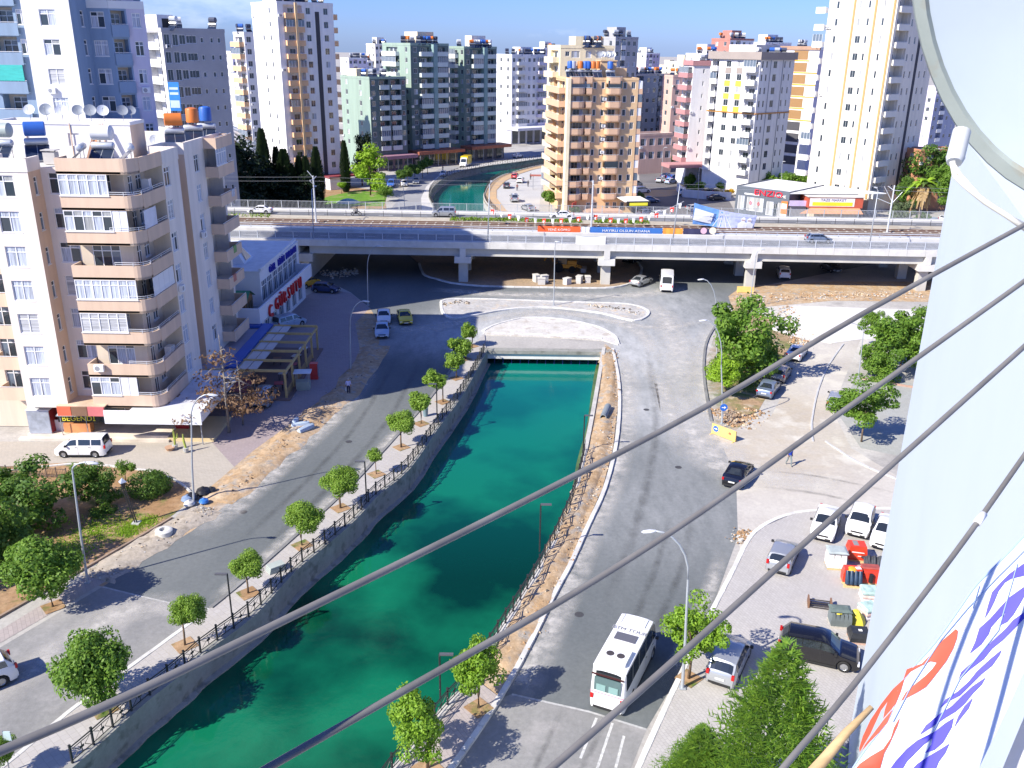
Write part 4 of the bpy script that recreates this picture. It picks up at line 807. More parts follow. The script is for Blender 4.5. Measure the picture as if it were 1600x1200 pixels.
# --- green blocks
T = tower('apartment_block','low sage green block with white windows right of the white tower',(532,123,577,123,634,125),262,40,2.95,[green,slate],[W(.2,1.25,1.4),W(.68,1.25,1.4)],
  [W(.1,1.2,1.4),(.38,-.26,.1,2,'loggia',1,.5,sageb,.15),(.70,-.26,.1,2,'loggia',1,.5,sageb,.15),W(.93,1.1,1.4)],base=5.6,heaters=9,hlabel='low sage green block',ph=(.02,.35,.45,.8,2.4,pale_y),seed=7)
def podium(T, a0, a1, dep, h, wall, fas, name='shop_podium', sign=None):
    I = T.info; ang = math.atan2(I['dR'].y,I['dR'].x); q = I['C']; mb = MB()
    L0 = I['LR']*a0; L1 = I['LR']*a1
    mb.box(L0,L1,-dep*.45,-.05,0,h-.9,0,ang,(q.x,q.y)); pw = mb.build('shop_wall',[wall],T.root)
    mb = MB(); mb.box(L0-.4,L1+.4,-dep,-.06,h-.9,h,0,ang,(q.x,q.y)); mb.build('shop_canopy',[fas],T.root)
    n_ = int((L1-L0)/3.2); sw = MB(); po = MB()
    for k in range(n_):
        u = L0+(k+.5)*(L1-L0)/n_; sw.box(u-1.25,u+1.25,-dep*.45-.05,-dep*.45-.005,.3,h-1.3,0,ang,(q.x,q.y)); po.box(u-1.6,u-1.45,-dep+.2,-dep+.35,0,h-.9,0,ang,(q.x,q.y))
    sw.build('shop_window',[GLASS],T.root); po.build('canopy_post',[GREYM],T.root)
podium(T,-.05,1.05,4,4.2,M('maroon_shop',(.2,.14,.17),.8),M('mauve_awning',(.28,.15,.2),.8))
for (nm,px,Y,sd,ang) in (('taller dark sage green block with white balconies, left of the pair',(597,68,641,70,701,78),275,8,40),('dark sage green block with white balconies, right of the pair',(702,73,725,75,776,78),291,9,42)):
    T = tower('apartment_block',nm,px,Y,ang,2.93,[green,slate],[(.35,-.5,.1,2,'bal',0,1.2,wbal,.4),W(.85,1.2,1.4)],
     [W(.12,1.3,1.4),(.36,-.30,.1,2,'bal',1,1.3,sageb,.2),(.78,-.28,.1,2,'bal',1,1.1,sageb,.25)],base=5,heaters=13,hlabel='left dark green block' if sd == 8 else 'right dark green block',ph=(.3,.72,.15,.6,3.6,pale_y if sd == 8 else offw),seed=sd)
    I = T.info; mb = MB(); q = I['C']+I['dR']*(I['LR']*.575); mb.box(-.7,.7,-1.5,0,0,I['top']+.2,0,math.atan2(I['dR'].y,I['dR'].x),(q.x,q.y)); mb.build('pier',[M('slate_pier',(.22,.33,.33),.85)],T.root)
    podium(T,-.1,1.08,6,4.6,M('dark_shopfront',(.12,.12,.13),.7),M('rust_canopy',(.30,.10,.06),.7))
# --- white and lilac block by the far bend
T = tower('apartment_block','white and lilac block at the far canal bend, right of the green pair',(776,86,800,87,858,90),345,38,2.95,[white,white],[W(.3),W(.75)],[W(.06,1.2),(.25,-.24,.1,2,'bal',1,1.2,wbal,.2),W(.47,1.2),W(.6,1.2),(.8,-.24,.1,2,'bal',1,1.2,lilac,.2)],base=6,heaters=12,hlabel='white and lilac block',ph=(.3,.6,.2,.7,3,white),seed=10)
podium(T,-.15,1.05,8,6,M('white_shopfront',(.55,.55,.6),.7),M('white_canopy',(.66,.66,.70),.7))
# --- far skyline
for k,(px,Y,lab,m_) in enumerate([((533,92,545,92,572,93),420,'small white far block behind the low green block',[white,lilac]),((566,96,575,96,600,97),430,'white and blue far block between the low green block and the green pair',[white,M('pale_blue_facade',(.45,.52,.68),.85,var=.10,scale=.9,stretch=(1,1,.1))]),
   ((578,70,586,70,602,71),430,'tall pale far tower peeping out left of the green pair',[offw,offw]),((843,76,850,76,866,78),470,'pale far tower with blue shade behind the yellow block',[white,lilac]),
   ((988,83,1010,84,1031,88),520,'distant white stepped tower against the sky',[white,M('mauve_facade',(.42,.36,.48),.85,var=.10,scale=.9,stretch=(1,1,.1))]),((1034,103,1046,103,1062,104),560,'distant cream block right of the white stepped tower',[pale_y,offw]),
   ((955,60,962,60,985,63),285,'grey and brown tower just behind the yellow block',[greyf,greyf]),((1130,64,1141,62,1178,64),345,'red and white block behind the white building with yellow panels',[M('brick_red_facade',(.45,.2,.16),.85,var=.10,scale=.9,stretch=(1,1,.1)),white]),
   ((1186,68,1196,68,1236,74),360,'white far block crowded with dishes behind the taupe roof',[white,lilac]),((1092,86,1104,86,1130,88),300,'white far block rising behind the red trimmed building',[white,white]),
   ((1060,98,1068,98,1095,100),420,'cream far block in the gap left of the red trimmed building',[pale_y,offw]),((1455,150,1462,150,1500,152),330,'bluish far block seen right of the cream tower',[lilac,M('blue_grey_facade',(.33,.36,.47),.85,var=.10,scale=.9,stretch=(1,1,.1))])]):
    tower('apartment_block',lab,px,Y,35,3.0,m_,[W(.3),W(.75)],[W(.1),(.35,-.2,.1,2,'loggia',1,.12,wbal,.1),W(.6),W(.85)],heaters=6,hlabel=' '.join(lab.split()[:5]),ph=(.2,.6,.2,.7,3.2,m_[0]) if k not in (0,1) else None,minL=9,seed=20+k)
# --- pale yellow tower behind the ochre one
tower('apartment_tower','pale yellow tower directly behind the ochre tower',(856,76,876,74,960,75),206,15,2.95,[pale_y,pale_y],[(.55,-.7,.1,2,'bal',0,1.3,pale_y,.2)],[W(.13,1.0,1.0,1.2,'far'),W(.28,1.9,1.4),W(.52,1.3,1.4),W(.72,1.3,1.4),W(.93,1.3,1.6)],heaters=5,hlabel='pale yellow tower',ph=(.3,.82,.1,.6,2.3,pale_y),seed=11)
# --- ochre tower with curved balconies
T = Bld('apartment_tower','ochre tower with rounded balconies standing by the canal bend','' or AT(905,325,198),[ochre,tanb2,pale_y],'apartment tower')
c_,dL,dR,LL,LR = corner_at(862,126,887,124,998,127,196,rad(10)); C = c_.xy; top = c_.z; pl = C+dL*LL; pr = C+dR*LR; ang = math.atan2(dR.y,dR.x); nf = 9; base = 3.2; fho = (top-base)/nf
nR = Vector((dR.y,-dR.x)); nL = Vector((-dR.x,-dR.y))
ops = []
for f in range(nf):
    z = base+f*fho
    ops += [(LR*.17,LR*.30,z+.1,fho-.6,1.0,2,['farc','far','farc','farl'][f%4],2.2,2.0,.1),(LR*.385,.75,z+.9,1.35,.12,0,['far','farc'][f%2]),(LR*.50,.75,z+.9,1.35,.12,0,'farc'),(LR*.65,LR*.2,z+.1,fho-.6,1.0,2,'far',1.6,2.0,.1),(LR*.81,.85,z+.9,1.35,.12,0,['farc','far','far'][f%3]),(LR*.93,.9,z+.9,1.4,.12,0,'farc')]
T.face(C,pr,0,top,ops+[(LR*u,.9,.9,1.4,.12,0,'far') for u in (.36,.46,.64,.75,.86)])
ops = [(LL*.5,LL*.7,base+f*fho+.1,fho-.6,1.0,2,'farc',1.8,2.0,.1) for f in range(nf)]
T.face(pl,C,0,top,ops)
T.face(pr,pr+dL*14,0,top,()); T.face(pr+dL*14,pl,0,top,())
def rounded(u0, u1, dep, zb, h, name, r=1.2, both=False):
    P = [(u0,0),(u0,-dep)] if not both else [(u0,0)]+[(u0+r-r*math.sin(rad(t)),-dep+r-r*math.cos(rad(t))) for t in (90,60,30,0)]
    P += [(u1-r+r*math.sin(rad(t)),-dep+r-r*math.cos(rad(t))) for t in (0,30,60,90)]+[(u1,0)]
    th = .14; mb = MB(); ca,sa = math.cos(ang),math.sin(ang); tf = lambda p_: (C.x+p_[0]*ca-p_[1]*sa, C.y+p_[0]*sa+p_[1]*ca)
    cen = Vector(((u0+u1)/2,0)); Q = [tuple(Vector(p_)+(cen-Vector(p_)).normalized()*th*1.3) for p_ in P]
    for k in range(len(P)-1): mb.prism([tf(P[k]),tf(P[k+1]),tf(Q[k+1]),tf(Q[k])][::1],zb-.15,zb+h)
    mb.prism([tf(p_) for p_ in P],zb-.2,zb-.02)
    o = mb.build(name,[tanb2],T.root,off=(T.root.location.x,T.root.location.y,zb)); o.location = (0,0,zb)
    rl = MB(); pts = [tf(p_)+(h+.12,) for p_ in P]; rl.tube([(a-C.x*0,b,c) for a,b,c in pts],.04,4); rl.build('railing',[WMET],o,off=(T.root.location.x,T.root.location.y,0)); return o
for f in range(nf+1):
    z = base+f*fho; h = 1.05 if f < nf else .5
    rounded(LR*.03,LR*.245,1.7,z-(.6 if f == nf else 0),h+(.6 if f == nf else 0),'balcony',1.6); rounded(LR*.25,LR*.335,1.1,z-(.6 if f == nf else 0),h+(.6 if f == nf else 0),'balcony',.15)
    rounded(LR*.54,LR*.755,1.3,z-(.6 if f == nf else 0),h+(.6 if f == nf else 0),'balcony',.7,True)
    if f < nf:
        T.balcony(pl+(C-pl)*.5,math.atan2(-dL.y,-dL.x),LL*.86,1.4,z,tanb2,ph=1.05)
        mb = MB(); q = pr+dL*1.2+dR*.02; mb.box(-1.1,1.1,-1.0,0,z-.15,z+.95,0,ang+rad(90),(q.x,q.y)); mb.box(-1.05,1.05,-.95,0,z+.95,z+2.5,1,ang+rad(90),(q.x,q.y)); mb.build('side_bay',[tanb2,W_PVC if f%2 == 0 else GLASS2],T.root)
        if f%2 == 1 or f == 4: put_ac(T.root,(C+dR*LR*.525+nR*.05).to_3d()+Vector((0,0,z+1.3)),ang)
        if f in (8,2):
            gp = MB(); q = C; gp.box(LR*.55,LR*.745,-1.25,-1.2,z+1.05,z+2.55,0,ang,(q.x,q.y)); gp.build('balcony_glazing',[GLASS],T.root)
        if f == 8:
            gp = MB(); gp.box(LR*.04,LR*.3,-1.05,-1.0,z+1.05,z+2.4,0,ang,(C.x,C.y)); gp.build('balcony_glazing',[GLASS2],T.root)
        gh = MB(); gh.box(LR*.5,LR*.56,-.5,0,z+2.1,z+2.3,0,ang,(C.x,C.y))
        if f in (7,6,5,4): gh.build('ac_hood',[ochre],T.root)
mb = MB(); mb.box(-.35,.35,-1.9,0,0,top+.3,0,ang,(C.x,C.y)); mb.build('corner_column',[M('pale_column',(.78,.68,.48),.85)],T.root)
T.finish([pl,C,pr,pr+dL*14],top,M_ROOF,.4); T.info = dict(C=C,dL=dL,dR=dR,LL=LL,LR=LR)
mb = MB(); mb.box(LR*.5,LR*.72,2.5,6,top-.02,top+3.6,0,ang,(C.x,C.y)); mb.box(LR*.72,LR*.9,4,9,top-.02,top+2.2,0,ang,(C.x,C.y)); mb.box(LR*.49,LR*.73,2.3,6.2,top+3.6,top+3.8,0,ang,(C.x,C.y)); mb.build('roof_house',[ochre],T.root)
for k,(u,tk) in enumerate([(.06,'blue'),(.1,'steel'),(.2,'orange'),(.27,'blue'),(.31,'blue'),(.38,'orange'),(.44,'orange'),(.62,'blue')]):
    q = C+dR*LR*u+dL*(1.4 if u < .5 else 1.2); heater(q.x,q.y,top,ang,tk,True,label=['upright blue tank heater at the left corner of the ochre roof','upright steel tank heater second from the left on the ochre roof','upright orange tank heater third from the left on the ochre roof','first of two blue tank heaters together on the ochre roof','second of two blue tank heaters together on the ochre roof','left of two orange tank heaters beside the roof house on the ochre roof','right of two orange tank heaters beside the roof house on the ochre roof','blue tank heater in front of the ochre roof house'][k],group='water heaters on the ochre tower')
for k in range(6):
    q = C+dR*(LR*(.51+.036*k))+dL*4; dish(q.x,q.y,top+3.8,0,1.25,'satellite dish number %d from the left on the ochre tower roof house'%(k+1) if 0 else ['leftmost','second','third','fourth','fifth','rightmost'][k]+' satellite dish from the left on top of the ochre tower','dishes on the ochre tower','white' if k%2 else 'grey')
# shops at its foot
mb = MB(); mb.box(-1,LR*.3,-7,-1.95,0,.9,0,ang,(C.x,C.y)); mb.box(LR*.3,LR*.8,-4,-.05,0,1.0,0,ang,(C.x,C.y)); mb.box(LR*.3,LR*.8,-5,-4,0,.5,0,ang,(C.x,C.y)); mb.build('terrace',[M('salmon_terrace',(.55,.36,.26),.8)],T.root)
mb = MB(); mb.box(LR*.78,LR*1.12,-7.5,-7.3,2.4,3.6,0,ang,(C.x,C.y)); mb.box(LR*.82,LR*1.08,-7.56,-7.5,2.7,3.3,1,ang,(C.x,C.y)); mb.box(LR*.76,LR*1.12,-7.3,-.05,3.4,3.5,2,ang,(C.x,C.y)); mb.build('shop_sign',[M('black_sign',(.02,.02,.02),.5),M('yellow_letters',(.8,.75,.05),.5),wbal],T.root)
mb = MB(); mb.box(-3.5,-.4,-3.0,-2.9,2.0,2.9,0,ang+rad(60),(C.x,C.y)); mb.build('shop_sign',[M('red_white_sign',(.6,.08,.06),.5)],T.root)
# --- blue grey and pink blocks further back
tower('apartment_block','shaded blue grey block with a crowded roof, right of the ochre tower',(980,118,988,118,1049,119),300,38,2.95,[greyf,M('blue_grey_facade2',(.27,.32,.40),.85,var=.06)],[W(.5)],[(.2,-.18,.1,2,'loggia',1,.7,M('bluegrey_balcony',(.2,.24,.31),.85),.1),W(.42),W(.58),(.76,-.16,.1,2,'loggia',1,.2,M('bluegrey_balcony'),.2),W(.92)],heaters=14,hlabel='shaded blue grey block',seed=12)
tower('apartment_block','pink block partly in shade, left of the red trimmed building',(1048,120,1052,120,1082,121),292,24,2.95,[pinkf,pinkf],[W(.5)],[W(.25),(.68,-.4,.1,2,'bal',1,1.2,pinkf,.1)],heaters=5,hlabel='pink block',seed=13)
tower('low_building','low pink brick building with white windows beyond the car park',(985,212,1000,212,1052,206),262,28,3.6,[pinkf,pinkf],[W(.5)],[W(.12,2,2,.8,'farc'),W(.38,2,2,.8,'farc'),W(.64,2,2,.8,'farc'),W(.88,2,2,.8,'farc')],base=3.4,seed=14)
# --- red trimmed white building
T = tower('apartment_block','white building with dusty red balcony bands, left of the white and yellow building',(1071,102,1084,101,1160,105),243,14,2.95,[white,white],[(.5,-.95,.1,2,'bal',0,1.3,redtr,.25)],[W(.22,.5,1.1),W(.5,1.2),W(.9,1.2)],base=6,heaters=5,hlabel='red trimmed building',seed=15,parmat=0)
I = T.info; mb = MB(); mb.prism(ccw([tuple(I['pl']-I['dR']*.3-I['dL']*0),tuple(I['C']-I['dR']*.3-I['dL']*.3),tuple(I['pr']-I['dL']*.3),tuple(I['pr']+I['dL']*.3),tuple(I['C']+I['dL']*.5+I['dR']*.5),tuple(I['pl']+I['dR']*.5)]),I['top']-.2,I['top']+1.0); mb.build('cornice',[redtr],T.root)
mb = MB(); q = I['C']; mb.box(-7,13,-5.5,-.06,5.0,5.9,0,math.atan2(I['dR'].y,I['dR'].x),(q.x,q.y)); mb.build('shop_canopy',[redtr],T.root)
# --- white building with yellow panels
T = tower('apartment_block','white building with taupe cornice and yellow window panels, right of centre',(1112,92,1189,91,1242,94),226,40,2.93,[white,white],
  [(.10,-.14,.1,2,'loggia',0,.6,wbal,.1),W(.37,1.5,1.5,.8),W(.60,1.5,1.5,.8),(.86,-.24,.1,2,'bal',0,1.2,wbal,.1)],
  [W(.08,.7,1.6,.8,'far'),W(.2,.7,1.6,.8,'far'),W(.44,1.5,1.7,.7,'far'),W(.72,.6,1.6,.8,'far'),W(.87,.6,1.6,.8,'far')],base=5,heaters=6,hlabel='white building with yellow panels',ph=(.2,.9,.25,.8,3.0,offw),seed=16)
I = T.info; aL = math.atan2(-I['dL'].y,-I['dL'].x); aR = math.atan2(I['dR'].y,I['dR'].x); pl = I['pl']; C = I['C']
mb = MB(); mb.box(-.6,I['LL']+.6,-.7,.4,I['top']-.35,I['top']+1.4,0,aL,(pl.x,pl.y)); mb.box(.4,I['LR']+.3,-.6,.4,I['top']-.351,I['top']+1.401,0,aR,(C.x,C.y)); mb.build('cornice',[taupe],T.root)
for u in (.37,.60):
    for f in range(I['nf']):
        if f < 5: continue
        z = I['base']+f*I['fh']; mb = MB(); mb.box(I['LL']*u-.85,I['LL']*u+.85,-.09,-.005,z-.55,z+.75,0,aL,(pl.x,pl.y)); mb.build('facade_panel',[yel if f < 8 else taupe],T.root)
mb = MB(); zt = I['base']+5*I['fh']-.5; mb.box(-.1,I['LL']+.1,-.16,-.005,zt-.3,zt,0,aL,(pl.x,pl.y)); mb.box(.17,I['LR'],-.16,-.005,zt-.301,zt-.001,0,aR,(C.x,C.y)); mb.build('string_course',[M('orange_brown_trim',(.5,.24,.06),.8)],T.root)
for u in (.3,.66):
    mb = MB(); mb.box(I['LR']*u-.08,I['LR']*u+.08,-.12,-.005,2,I['top']-.4,0,aR,(C.x,C.y)); mb.build('drain_pipe',[GREYM],T.root)
# --- striped brown and white building
T = tower('apartment_block','white building with a column of brown squares and orange lines, left of the cream tower',(1215,78,1281,77,1290,78),258,40,3.0,[white,lilac],[],[],base=3,heaters=5,hlabel='brown squared building',seed=17,minL=2)
I = T.info; aL = math.atan2(-I['dL'].y,-I['dL'].x); pl = I['pl']
for f in range(I['nf']):
    z = I['base']+f*I['fh']; mb = MB(); mb.box(I['LL']*.42,I['LL']*.75,-.1,-.005,z+.45,z+2.75,0,aL,(pl.x,pl.y)); mb.build('facade_panel',[brown if f > I['nf']-7 else shaded_brown],T.root)  # lower squares darkened, the neighbour's shadow put into their colour
    if f > I['nf']-7: mb = MB(); mb.box(0,I['LL'],-.14,-.004,z+.02,z+.3,0,aL,(pl.x,pl.y)); mb.build('string_course',[orange],T.root)
mb = MB(); mb.box(-.3,I['LL']+.2,-.3,.2,I['top']-.2,I['top']+.75,0,aL,(pl.x,pl.y)); mb.build('cornice',[M('brown_cornice',(.4,.25,.17),.8)],T.root)
# --- tall cream tower on the right
T = tower('apartment_tower','tall cream tower with ochre vertical lines beside the right end of the bridge',(1306,-72,1412,-70,1484,-66),200,41,3.45,[creamf,creamf],
  [W(.14,.7,1.5,.7),W(.50,1.3,1.5,.7),W(.62,.6,1.5,.7),W(.84,.6,1.5,.7)],[(.17,-.24,.1,2,'loggia',1,.7,M('cream_balcony',(.72,.68,.6),.85,var=.04),.12),W(.40,.7,1.5,.7,'far'),W(.52,.7,1.5,.7,'far'),W(.74,.7,1.5,.7,'far'),W(.86,.7,1.5,.7,'far')],base=3.5,seed=18)
I = T.info; aL = math.atan2(-I['dL'].y,-I['dL'].x); aR = math.atan2(I['dR'].y,I['dR'].x); pl = I['pl']; C = I['C']
for u in (.40,.72,.985):
    mb = MB(); mb.box(I['LL']*u-.22,I['LL']*u+.22,-.14,-.004,3.4,I['top'],0,aL,(pl.x,pl.y)); mb.build('pilaster',[ocl],T.root)
mb = MB(); mb.box(I['LR']*.30,I['LR']*.335,-.5,-.004,3.4,I['top'],0,aR,(C.x,C.y)); mb.box(.05,I['LR']*.045,-.3,-.004,3.4,I['top'],0,aR,(C.x,C.y)); mb.build('pilaster',[creamf],T.root)
mb = MB(); mb.box(I['LR']*.60,I['LR']*.655,-.05,-.004,3.4,I['top'],0,aR,(C.x,C.y)); mb.build('recess_shade',[M('recess_shade_paint')],T.root)  # flush strip coloured dark in place of a shaded recess
for f in range(I['nf']): T.balcony(pl+I['dL']*1.3,aL,2.4,.9,I['base']+f*I['fh'],wbal,glaze=f%6 == 3)
mb = MB(); mb.box(-2,I['LL']+.5,-3.5,-.05,0,3.2,0,aL,(pl.x,pl.y)); mb.build('podium',[M('brown_podium',(.36,.25,.18),.85)],T.root)
# --- small things around: brick house, white roofed shop, market
tower('house','small orange brick house with white shutters far right, behind the palm',(1434,236,1440,236,1500,240),205,14,3.0,[brickf,brickf],[W(.5)],[W(.25,1.6,1.3,.9,'farl'),W(.7,1.6,1.3,.9,'farc')],base=1.0,seed=19,par=.3)
# ================================================================ BRIDGE
BZ = 6.2
conc = M('bridge_concrete',(.50,.49,.45),.85,var=.12,scale=.4); conc2 = M('bridge_concrete_pale',(.60,.59,.56),.85,var=.12,scale=.6)
def text(s, size, mat, parent, loc, rot, name='lettering', ext=.01, sx=1):
    cu = bpy.data.curves.new(name,'FONT'); cu.body = s; cu.size = size; cu.extrude = ext; cu.align_x = 'CENTER'; cu.align_y = 'CENTER'; cu.resolution_u = 2
    o = bpy.data.objects.new(name,cu); COL.objects.link(o); bpy.context.view_layer.update(); me = bpy.data.meshes.new_from_object(o.evaluated_get(bpy.context.evaluated_depsgraph_get())); bpy.data.objects.remove(o)
    me.materials.clear(); me.materials.append(mat); q = link(name,me,parent,loc); q.rotation_euler = rot; q.scale = (sx,1,1); return q
BR = thing('bridge','long concrete road and tram bridge crossing the picture on square piers','bridge',(0,133,0),-.02)
XL, XR = -90, 84; BW = 27
def bb(name, mat, *boxes, parent=None):
    mb = MB()
    for b in boxes: mb.box(*b)
    o = mb.mesh(name,[mat] if not isinstance(mat,list) else mat); return link(name,o,parent or BR)
bb('deck', conc, (XL,XR,.15,BW,BZ-.7,BZ))
k = XL; i = 0
while k < XR:      # fascia panels
    bb('fascia_panel', conc2, (k+.015,min(k+2.7,XR)-.015,-.08,.14,BZ-.75,BZ+.22)); k += 2.7; i += 1
for y in (.6,4.5,8.5,12.5,16.5,20.5,24.5):
    bb('girder', conc, (-31,XR,y,y+.55,4.35,BZ-.71),(-31,XR,y-.12,y+.67,4.2,4.38))
PX = [-7.7,14.0,36.0,61.8]
for x in PX:
    bb('pier_cap', conc2, (x-1.25,x+1.25,-.1,BW-1,3.2,4.19),(x-.45,x+.45,-.12,.58,4.191,5.44))
    for y in (1.4,9,17,24): 
        bb('pier', conc, (x-.7,x+.7,y-.6,y+.6,-.2,3.19))
bb('abutment', [conc], (XL,-32.5,.3,BW-.2,-.2,5.44),(-32.5,-30.5,.0,BW,3.0,4.19),(-32.4,-31.2,.6,BW,-.2,2.99))
m_brd = ground_mix('bridge_asphalt',(.13,.135,.145),(.17,.175,.185),None,scale=.15,stretch=(.2,1,1),finev=.1,bump=0)
bb('roadway', m_brd, (XL,XR,.9,6.7,BZ+.001,BZ+.03)); bb('roadway', m_brd, (XL,XR,20,24.4,BZ+.001,BZ+.03))
bb('edge_line', M('white_line',(.6,.6,.6),.7,var=.2), (XL,XR,1.2,1.34,BZ+.031,BZ+.036),(XL,XR,6.2,6.34,BZ+.031,BZ+.036),(XL,XR,20.3,20.44,BZ+.031,BZ+.036))
k = XL
dl = MB()
while k < XR: dl.box(k,k+2.5,3.7,3.83,BZ+.031,BZ+.036); dl.box(k,k+2.5,22.2,22.33,BZ+.031,BZ+.036); k += 6
link('lane_line',dl.mesh('lane_line',[M('white_line')]),BR)['kind'] = 'stuff'
bb('sidewalk', conc2, (XL,XR,.14,.9,BZ+.001,BZ+.16)); bb('sidewalk', conc2, (XL,XR,24.4,BW,BZ+.001,BZ+.2))
bb('median_kerb', conc2, (XL,XR,6.7,7.3,BZ+.001,BZ+.55)); bb('median_kerb', conc2, (XL,XR,8.6,9.0,BZ+.001,BZ+.25))
bb('median_strip', M('pale_blue_grey_concrete',(.48,.50,.52),.8,var=.15,scale=.3), (XL,XR,7.3,8.6,BZ+.001,BZ+.12),(XL,XR,9.0,10.4,BZ+.001,BZ+.08))
bb('ballast', M('track_ballast',(.31,.28,.24),.95,var=.3,scale=5,bump=1,bscale=6), (XL,XR,10.4,16.8,BZ+.001,BZ+.14))
bb('verge', ground_mix('verge_soil',(.46,.42,.34),(.38,.33,.25),None,scale=.4), (XL,XR,16.8,20,BZ+.001,BZ+.2))
rail = M('rusty_rail',(.15,.085,.06),.6,var=.1); sl = MB()
for y in (11.0,12.45,14.4,15.85): bb('rail', rail, (XL,XR,y-.06,y+.06,BZ+.15,BZ+.34))
for k in range(int((XR-XL)/1.5)):
    for y in (11.7,15.1): sl.box(XL+k*1.5,XL+k*1.5+.28,y-1.25,y+1.25,BZ+.10,BZ+.19)
link('sleeper',sl.mesh('sleeper',[conc]),BR)['kind'] = 'stuff'
# railings in panels
RP = {}
def rail_panel(L, h, mat, n, sty='bars'):
    mb = MB(); mb.box(0,L,-.03,.03,h-.06,h); mb.box(0,L,-.025,.025,.12,.17)
    if sty == 'bars':
        for k in range(n): x = (k+.5)*L/n; mb.box(x-.018,x+.018,-.015,.015,.17,h-.06)
    mb.box(-.05,.05,-.05,.05,0,h+.03); return mb.mesh('railing_panel',[mat])
pn = rail_panel(2.7,1.15,M('railing_blue_grey',(.50,.53,.58),.5,var=.05),16); pf = rail_panel(3.0,1.4,M('railing_grey',(.38,.40,.42),.5,var=.05),13)
rt = thing('railing','blue grey steel railing along the near edge of the bridge','railing',(0,133,BZ+.16),-.02)
for k in range(int((XR-XL)/2.7)): link('railing_panel',pn,rt,(XL+k*2.7,.45,0))
rt = thing('railing','grey steel railing along the far edge of the bridge','railing',(0,133,BZ+.2),-.02)
for k in range(int((XR-XL)/3)): link('railing_panel',pf,rt,(XL+k*3,26.5,0))
rt = thing('fence','low post and rail fence between the tram track and the far road','fence',(0,133,BZ+.1),-.02)
me = MB(); me.box(-.03,.03,-.03,.03,0,1.1); me = me.mesh('post',[BLACKM])
for k in range(int((XR-XL)/3.2)): link('post',me,rt,(XL+k*3.2,20.05,0))
mb = MB(); mb.box(XL,XR,20.03,20.07,.9,.94); mb.box(XL,XR,20.03,20.07,.45,.48); lk(mb,'rail',[GREYM],rt)
rt = thing('guard_rail','pale double guard rail on the median of the bridge','guard rail',(0,133,BZ+.1),-.02)
mb = MB(); mb.box(XL,XR,8.0,8.07,.45,.62); mb.box(XL,XR,8.0,8.07,.85,.95); lk(mb,'beam',[M('pale_steel',(.62,.65,.69),.4,metal=.2)],rt)
me = MB(); me.box(-.05,.05,8.08,8.16,0,.95); me = me.mesh('post',[GREYM])
for k in range(int((XR-XL)/3.2)): link('post',me,rt,(XL+k*3.2,0,0))
def onb(x, y, z=0): return Vector((x*math.cos(-.02)-y*math.sin(-.02), 133+x*math.sin(-.02)+y*math.cos(-.02), BZ+z))
def bx(px, ly): # bridge-local x for a picture column at local y
    s_ = sight(px,360); k = s_.x/s_.y; return k*(133+ly)/(1+.02*k)
# verge planting
lg = leafmat('verge_leaves',(.10,.20,.01),(.20,.30,.02))
mb = MB(); 
for (p0,p1) in ((700,905),(925,1010),(330,420)):
    a,b = bx(p0,18),bx(p1,18)
    for k in range(int((b-a)*55) if p0 > 400 else 150):
        q = onb(random.uniform(a,b),random.uniform(17.2,19.6),.2+random.random()*.35); s_ = random.uniform(.12,.25); d = Vector((random.uniform(-1,1),random.uniform(-1,1),random.uniform(-.2,.8))).normalized(); e = d.orthogonal().normalized()
        mb.poly([q-d*s_,q+e*s_*.6,q+d*s_,q-e*s_*.6])
tag(mb.build('ground_cover',[lg]),'bright green ground cover on the tram verge of the bridge','ground cover',kind='stuff')
# bunting
def bunting(P, n, label):
    r = thing('bunting',label,'bunting',tuple(P[0])); mb = MB(); mb.tube([Vector(p)-Vector(P[0]) for p in P],.03,4); lk(mb,'string',[WMET],r)
    for k in range(n):
        t = (k+.5)/n*(len(P)-1); i = int(t); q = Vector(P[i]).lerp(Vector(P[i+1]),t-i)-Vector(P[0]); kk = k%2
        if kk not in RP:
            f = MB(); hw,hh = (.34,.8) if kk == 0 else (.3,.65)
            f.poly([(-hw,0,0),(-hw*.8,.12,-hh),(hw*.7,-.1,-hh),(hw,0,0)],0) if kk == 0 else f.poly([(-hw,0,0),(-.1,.12,-hh*1.3),(.15,-.1,-hh*1.3),(hw,0,0)],0)
            if kk == 0: f.lathe([(0,0),(.22,0)],10,1,(0,.06-.12,-.55),'y')
            RP[kk] = f.mesh('flag',[M('flag_red',(.75,.05,.03),.7),M('flag_white',(.78,.78,.76),.7)] if kk == 0 else [M('flag_white')])
        o = link('flag',RP[kk],r,q,random.uniform(-.5,.5))
def sag(a, b, d, n=8): return [a.lerp(b,k/n)-Vector((0,0,4*d*(k/n)*(1-k/n))) for k in range(n+1)]
pA = onb(bx(760,14),14,3.0); pB = onb(bx(921,13.5),13.5,2.4); pC = onb(bx(1062,16),16,4.3)
bunting(sag(pA,pB,1.2)+sag(pB,pC,1.6)[1:],24,'string of red and white flags hung over the tram tracks')
